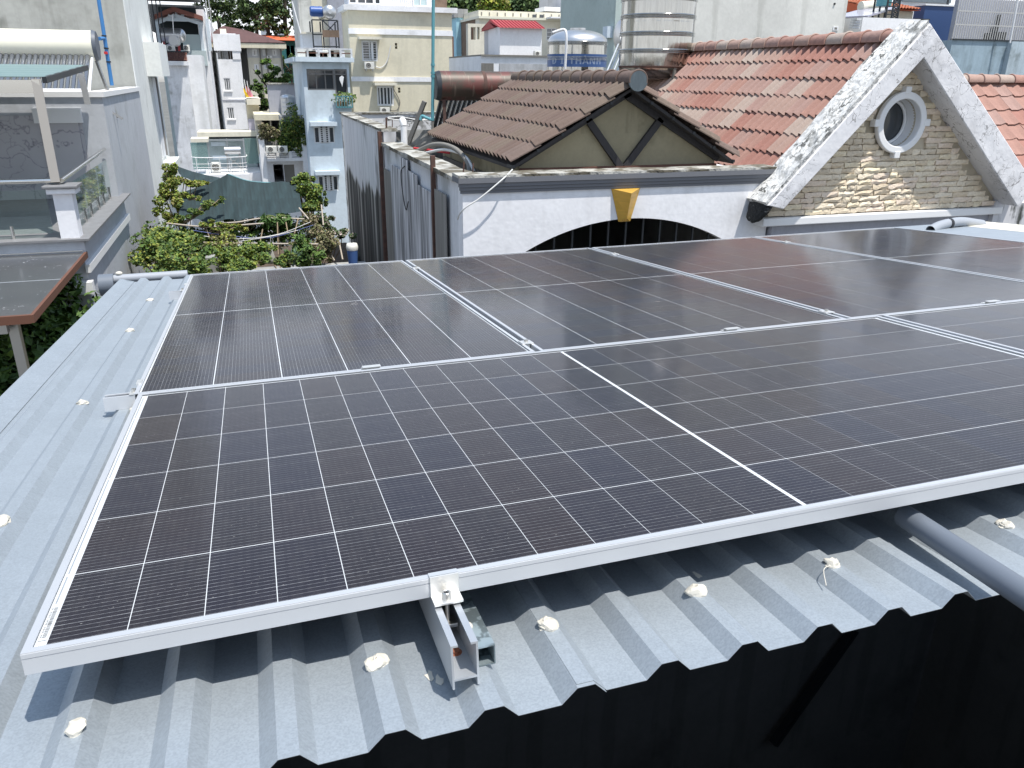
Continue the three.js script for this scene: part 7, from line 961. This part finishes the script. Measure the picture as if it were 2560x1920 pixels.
  mass('garden_bush', 'pale flowering bush by the stained wall', [[1.729, -2.179, -15.4, 0.22, 0.18, 0.2, 240], [1.999, -2.263, -15, 0.18, 0.1, 0.2, 160], [1.51, -1.956, -15.2, 0.2, 0.05, 0.15, 60]], 0.05, 42, [[0.08, 0.14, 0.05], [0.12, 0.18, 0.06], [0.5, 0.42, 0.38], [0.07, 0.12, 0.03]], { category: 'bush', base: -0.8 });
  mass('garden_bush', 'green undergrowth left of the spiky plant', [[0.76, -2.256, -12.8, 0.16, 0.14, 0.2, 200], [0.541, -2.19, -13.4, 0.2, 0.12, 0.2, 160]], 0.045, 43, greens, { category: 'bush', base: -0.5 });
  // papaya-like plant: drooping fingers on arched stalks
  { const c = [0.732, -1.949, -15], t = thing('papaya_plant', 'small papaya plant with drooping green leaves under the net', 'plant', [c[0], -3.3, -15]); const r = rng(61); nb().cyl([c[0], -3.3, -15], [c[0], c[1], -15], 0.02, 8).mesh('stem', M.twig, t); for (let k = 0; k < 14; k++) { const a = k / 14 * 6.283 + r(), L = 0.16 + 0.12 * r(), e = [c[0] + Math.cos(a) * L, c[1] + 0.06 - 0.06 * r(), c[2] + Math.sin(a) * L * 0.8]; nb().tube([[c[0], c[1], c[2]], [lerp(c[0], e[0], 0.5), c[1] + 0.07, lerp(c[2], e[2], 0.5)], e], 0.006, 8, 5).mesh('stalk', M.stalk, t); leafMesh('leaf', [[e[0], e[1] - 0.05, e[2], 0.06, 0.09, 0.06, 26]], 0.05, 620 + k, t, M.leaf, [[0.06, 0.14, 0.02], [0.09, 0.18, 0.03]], 2.6); } }
  // spiky agave
  { const c = [0.865, -2.296, -12.8], t = thing('spiky_agave', 'blue-green spiky plant behind the panel edge', 'plant', [c[0], c[1] - 0.2, c[2]]); const r = rng(62); for (let k = 0; k < 26; k++) { const a = r() * 6.283, q = 0.1 + 0.1 * r(), hgt = 0.2 + 0.14 * r(); const b = nb(); tapered(b, [[c[0], c[1] - 0.1, c[2]], [c[0] + Math.cos(a) * q * 0.4, c[1] - 0.1 + hgt * 0.6, c[2] + Math.sin(a) * q * 0.4], [c[0] + Math.cos(a) * q, c[1] - 0.1 + hgt, c[2] + Math.sin(a) * q]], 0.012, 0.002, 8, 5); b.mesh('leaf', M.agave, t); } }
  // hanging white mesh bag
  { const p = [0.546, -1.999, -13], q = [0.509, -2.371, -13], t = thing('mesh_bag', 'grey-white mesh bag hanging at the garden front', 'bag', [q[0], q[1], q[2]]), hh = p[1] - q[1]; nb().lathe([[0.015, hh], [0.03, hh * 0.85], [0.055, hh * 0.6], [0.085, hh * 0.25], [0.10, 0.02], [0.02, 0]], q[0], q[1], q[2], 16).mesh('netting', M.meshBag, t); nb().cyl([p[0], p[1], p[2]], [p[0], p[1] + 0.12, p[2]], 0.005, 5).mesh('string', M.cable, t); }
  // barrel pot by the stained wall and dark jar
  { const q = [1.819, 2.023, -2.252, -2.135], x = (q[0] + q[1]) / 2, t = thing('tub_planter', 'white and blue tub with cloth by the stained wall', 'tub', [x, q[2] - 0.35, -13.2]); nb().lathe([[0.075, -0.3], [0.095, -0.02], [0.10, 0]], x, q[2], -13.2, 24).mesh('tub', M.blueTub, t); nb().lathe([[0.097, 0], [0.108, 0.05], [0.09, q[3] - q[2]], [0.02, q[3] - q[2] + 0.01]], x, q[2], -13.2, 24).mesh('cloth_cover', M.acWhite, t); }
  { const q = [-0.702, -0.528, -2.299, -2.142], x = (q[0] + q[1]) / 2, t = thing('dark_jar', 'dark glazed jar half hidden in the left bush', 'jar', [x, q[2] - 0.1, -12.6]); nb().lathe([[0.06, -0.1], [0.11, 0.03], [0.10, 0.10], [0.07, 0.15], [0.085, 0.165], [0.001, 0.15]], x, q[2], -12.6, 20).mesh('jar_wall', M.darkMetal, t); }
}
// dark shaded plants below the canopy at left
{ const pl = [[-2.415, -2.354, -8.6], [-2.117, -2.182, -9.6], [-2.156, -2.45, -8.8], [-2.333, -2.547, -7.8], [-2.132, -2.378, -9.2]]; pl.forEach((p, i) => plant('alley_shrub', ['dark shrub behind the canopy post', 'dark shrub under the far canopy corner', 'dark shrub beside the roof flashing', 'dark shrub at the left photo edge below the canopy', 'dark shrub between post and house pier'][i], p[0], p[1] - 0.1, p[2], [[-0.3, 0, 0, 0.7, 0.55, 0.5, 1400], [-0.1, -0.8, 0.1, 0.7, 0.6, 0.5, 1100]], 0.085, 440 + i, shadeGreens, { category: 'shrub', base: -3, stems: 3, stemR: 0.03, stemMat: M.bark, group: 'dark shrubs in the alley under the canopy' })); }
// ---------------------------------------------------------------- trees
{
  const z = -100; const pts = (a, zz) => a.map(p => [p[0], p[1], zz]);
  const T = (label, trunk, limbs, clumps, r0, seed, n) => { const tr = pts(trunk, z); tr.unshift([tr[0][0], G0, z]); return tree(label, tr, limbs.map(l => pts(l, z)), clumps.map(c => [c[0][0], c[0][1], z + (c[3] || 0), c[1], c[2], 3.2, c[4] || n]), r0, 0.27, seed, darkGreens.concat([[0.075, 0.115, 0.03]]), 'tall trees behind the villa'); };
  T('tall tree with forked trunk left of the brown villa roof', [[-1.172, 4.544], [-1.154, 5.365], [-1.173, 5.875], [-0.948, 6.44]], [[[-1.144, 5.672], [-1.348, 6.175], [-1.575, 6.472]], [[-1.034, 5.929], [-0.689, 6.396], [-0.482, 6.808]]], [[[[-0.851, 7.251]][0], 4.4, 3.6, 0, 2600], [[[-0.099, 6.464]][0], 3.2, 2.6, -1, 1200], [[[-1.206, 7.792]][0], 3.4, 2.6, 0, 1300], [[[-0.305, 8.323]][0], 4.6, 2.6, 0, 1700]], 0.42, 901, 900);
  T('broad dark tree above the middle of the villa roof', [[2.736, 4.631], [2.763, 5.152], [2.762, 6.185], [2.68, 6.952]], [[[2.751, 6.082], [2.076, 6.832], [1.476, 7.221]], [[2.8, 6.289], [3.222, 6.968], [3.53, 7.335]]], [[[[1.262, 7.215]][0], 4.2, 3.0, 0, 1900], [[[2.29, 5.812]][0], 3.0, 2.4, -2, 1400], [[[1.234, 5.99]][0], 3.4, 2.4, -2, 1500], [[[2.75, 7.617]][0], 4.0, 3.2, 0, 2000], [[[1.357, 8.078]][0], 4.6, 2.4, 0, 1700]], 0.40, 902, 900);
  T('tree with long bare diagonal limb in front of the far red roof', [[4.048, 4.346], [3.993, 5.181], [4.044, 5.961], [4.23, 6.741]], [[[3.932, 5.388], [3.312, 5.735], [2.816, 6.187]], [[3.833, 5.489], [3.601, 5.898], [3.36, 6.201]], [[4.151, 6.223], [4.474, 7.005], [4.743, 7.526]]], [[[[4.479, 7.057]][0], 3.6, 3.2, 0, 2400], [[[4.797, 5.825]][0], 2.4, 2.8, -1, 1500], [[[3.195, 6.711]][0], 2.4, 1.8, 1, 900], [[[4.135, 7.967]][0], 4.4, 2.4, 0, 2000], [[[4.726, 5.094]][0], 1.4, 1.4, -2, 500]], 0.42, 903, 900);
  T('tallest straight-trunked tree right of the villa', [[5.945, 3.91], [5.918, 5.437], [5.933, 6.79], [6.131, 8.339]], [[[5.974, 5.438], [5.494, 5.635], [5.163, 5.627]], [[5.96, 6.791], [5.7, 7.248], [5.545, 7.346]], [[5.871, 5.226], [6.307, 5.446], [6.559, 5.766]]], [[[[5.597, 8.474]][0], 3.6, 2.2, 0, 1500], [[[5.576, 7.089]][0], 1.4, 1.2, 0, 400], [[[6.373, 5.552]][0], 1.8, 1.6, 0, 700]], 0.46, 904, 900);
  T('dark tree hugging the stair tower', [[7.071, 3.667], [7.103, 4.992], [7.162, 6.305], [7.198, 7.345]], [[[7.172, 5.782], [6.763, 6.19], [6.527, 6.651]], [[7.181, 6.201], [7.478, 6.73], [7.565, 7.097]]], [[[[6.972, 6.664]][0], 2.6, 4.4, 0, 2400], [[[7.086, 7.96]][0], 3.0, 2.6, 0, 1500], [[[6.958, 5.252]][0], 2.0, 2.0, 0, 900]], 0.36, 905, 900);
  // nearer garden trees before the villa
  const N = (label, p, zz, cl, r0, seed) => tree(label, [[p[0], G0, zz], [p[0] + 0.1, p[1] - 1.5, zz], [p[0], p[1], zz]], [[[p[0], p[1] - 1.2, zz], [p[0] - 0.7, p[1] - 0.2, zz], [p[0] - 1.2, p[1] + 0.5, zz]], [[p[0], p[1] - 1.0, zz], [p[0] + 0.8, p[1], zz], [p[0] + 1.2, p[1] + 0.6, zz]]], cl, r0, 0.19, seed, greens.slice(0, 3).concat(darkGreens), 'garden trees before the villa');
  N('leafy tree in front of the villa ground floor', [2.55, 0.429], -62, [[2.437, 0.698, -62, 0.96, 0.90, 0.72, 2600], [2.95, 0.229, -62, 0.96, 0.54, 0.60, 1600], [2.231, 0.021, -62, 0.72, 0.48, 0.60, 1100]], 0.16, 911);
  N('yellow-green tree behind the grey roof wall', [3.48, 0.248], -60, [[3.424, 0.379, -60, 1.02, 0.48, 0.60, 2200], [2.86, 0.177, -60, 0.60, 0.30, 0.48, 800]], 0.13, 912);
  N('tall dark tree filling the lane left of the grey roof wall', [1.716, -0.859], -59, [[1.756, -0.469, -59, 0.84, 0.96, 0.60, 2400], [1.809, -1.251, -59, 0.66, 0.84, 0.60, 1700], [1.321, -0.284, -59.5, 0.42, 0.54, 0.36, 600]], 0.16, 913);
  N('dull green tree beside the green house', [5.312, 2.067], -88, [[5.131, 2.254, -88, 0.96, 1.92, 0.72, 1500], [5.45, 1.405, -88, 0.96, 1.08, 0.72, 900]], 0.2, 914);
}
{ // far wood: one mass behind the roofs
  const ells = []; const r = rng(77); for (let i = 0; i < 150; i++) { const x = lerp(35.013, 71.89, r()), y = lerp(10.021, 13.498, Math.pow(r(), 0.8)); ells.push([x, y, -150 - r() * 14, 3.2 + 2 * r(), 2.4 + 1.6 * r(), 3, 330]); } 
  const g = leafGeo(ells, 0.62, 78, darkGreens, 1.2); const o = sh(new THREE.Mesh(g, M.farLeaf)); o.name = 'far_wood'; o.userData = { kind: 'stuff', label: 'dark green wood on the skyline behind the roofs', category: 'wood' }; scene.add(o);
  const t = thing('golden_tree', 'yellow-green tree standing out before the dark wood', 'tree', [39.503, G0, -130], 'skyline trees'); const b = nb(); tapered(b, [[39.503, G0, -130], [39.503, 10.828, -130]], 0.4, 0.15); b.mesh('trunk', M.bark, t); leafMesh('crown', [[39.503, 10.685, -130, 2.6, 2.0, 2, 1500], [40, 11.06, -130, 1.4, 1.6, 2, 600]], 0.45, 79, t, M.farLeaf, yellowGreens, 1.3);
}

scene.traverse(o => { if (o.isMesh) sh(o); });
const renderer = new THREE.WebGLRenderer({ antialias: true });
renderer.setSize(1024, 768); renderer.toneMapping = THREE.LinearToneMapping; renderer.toneMappingExposure = EXPOSURE; renderer.shadowMap.enabled = true; renderer.outputColorSpace = THREE.SRGBColorSpace;
renderer.render(scene, camera);
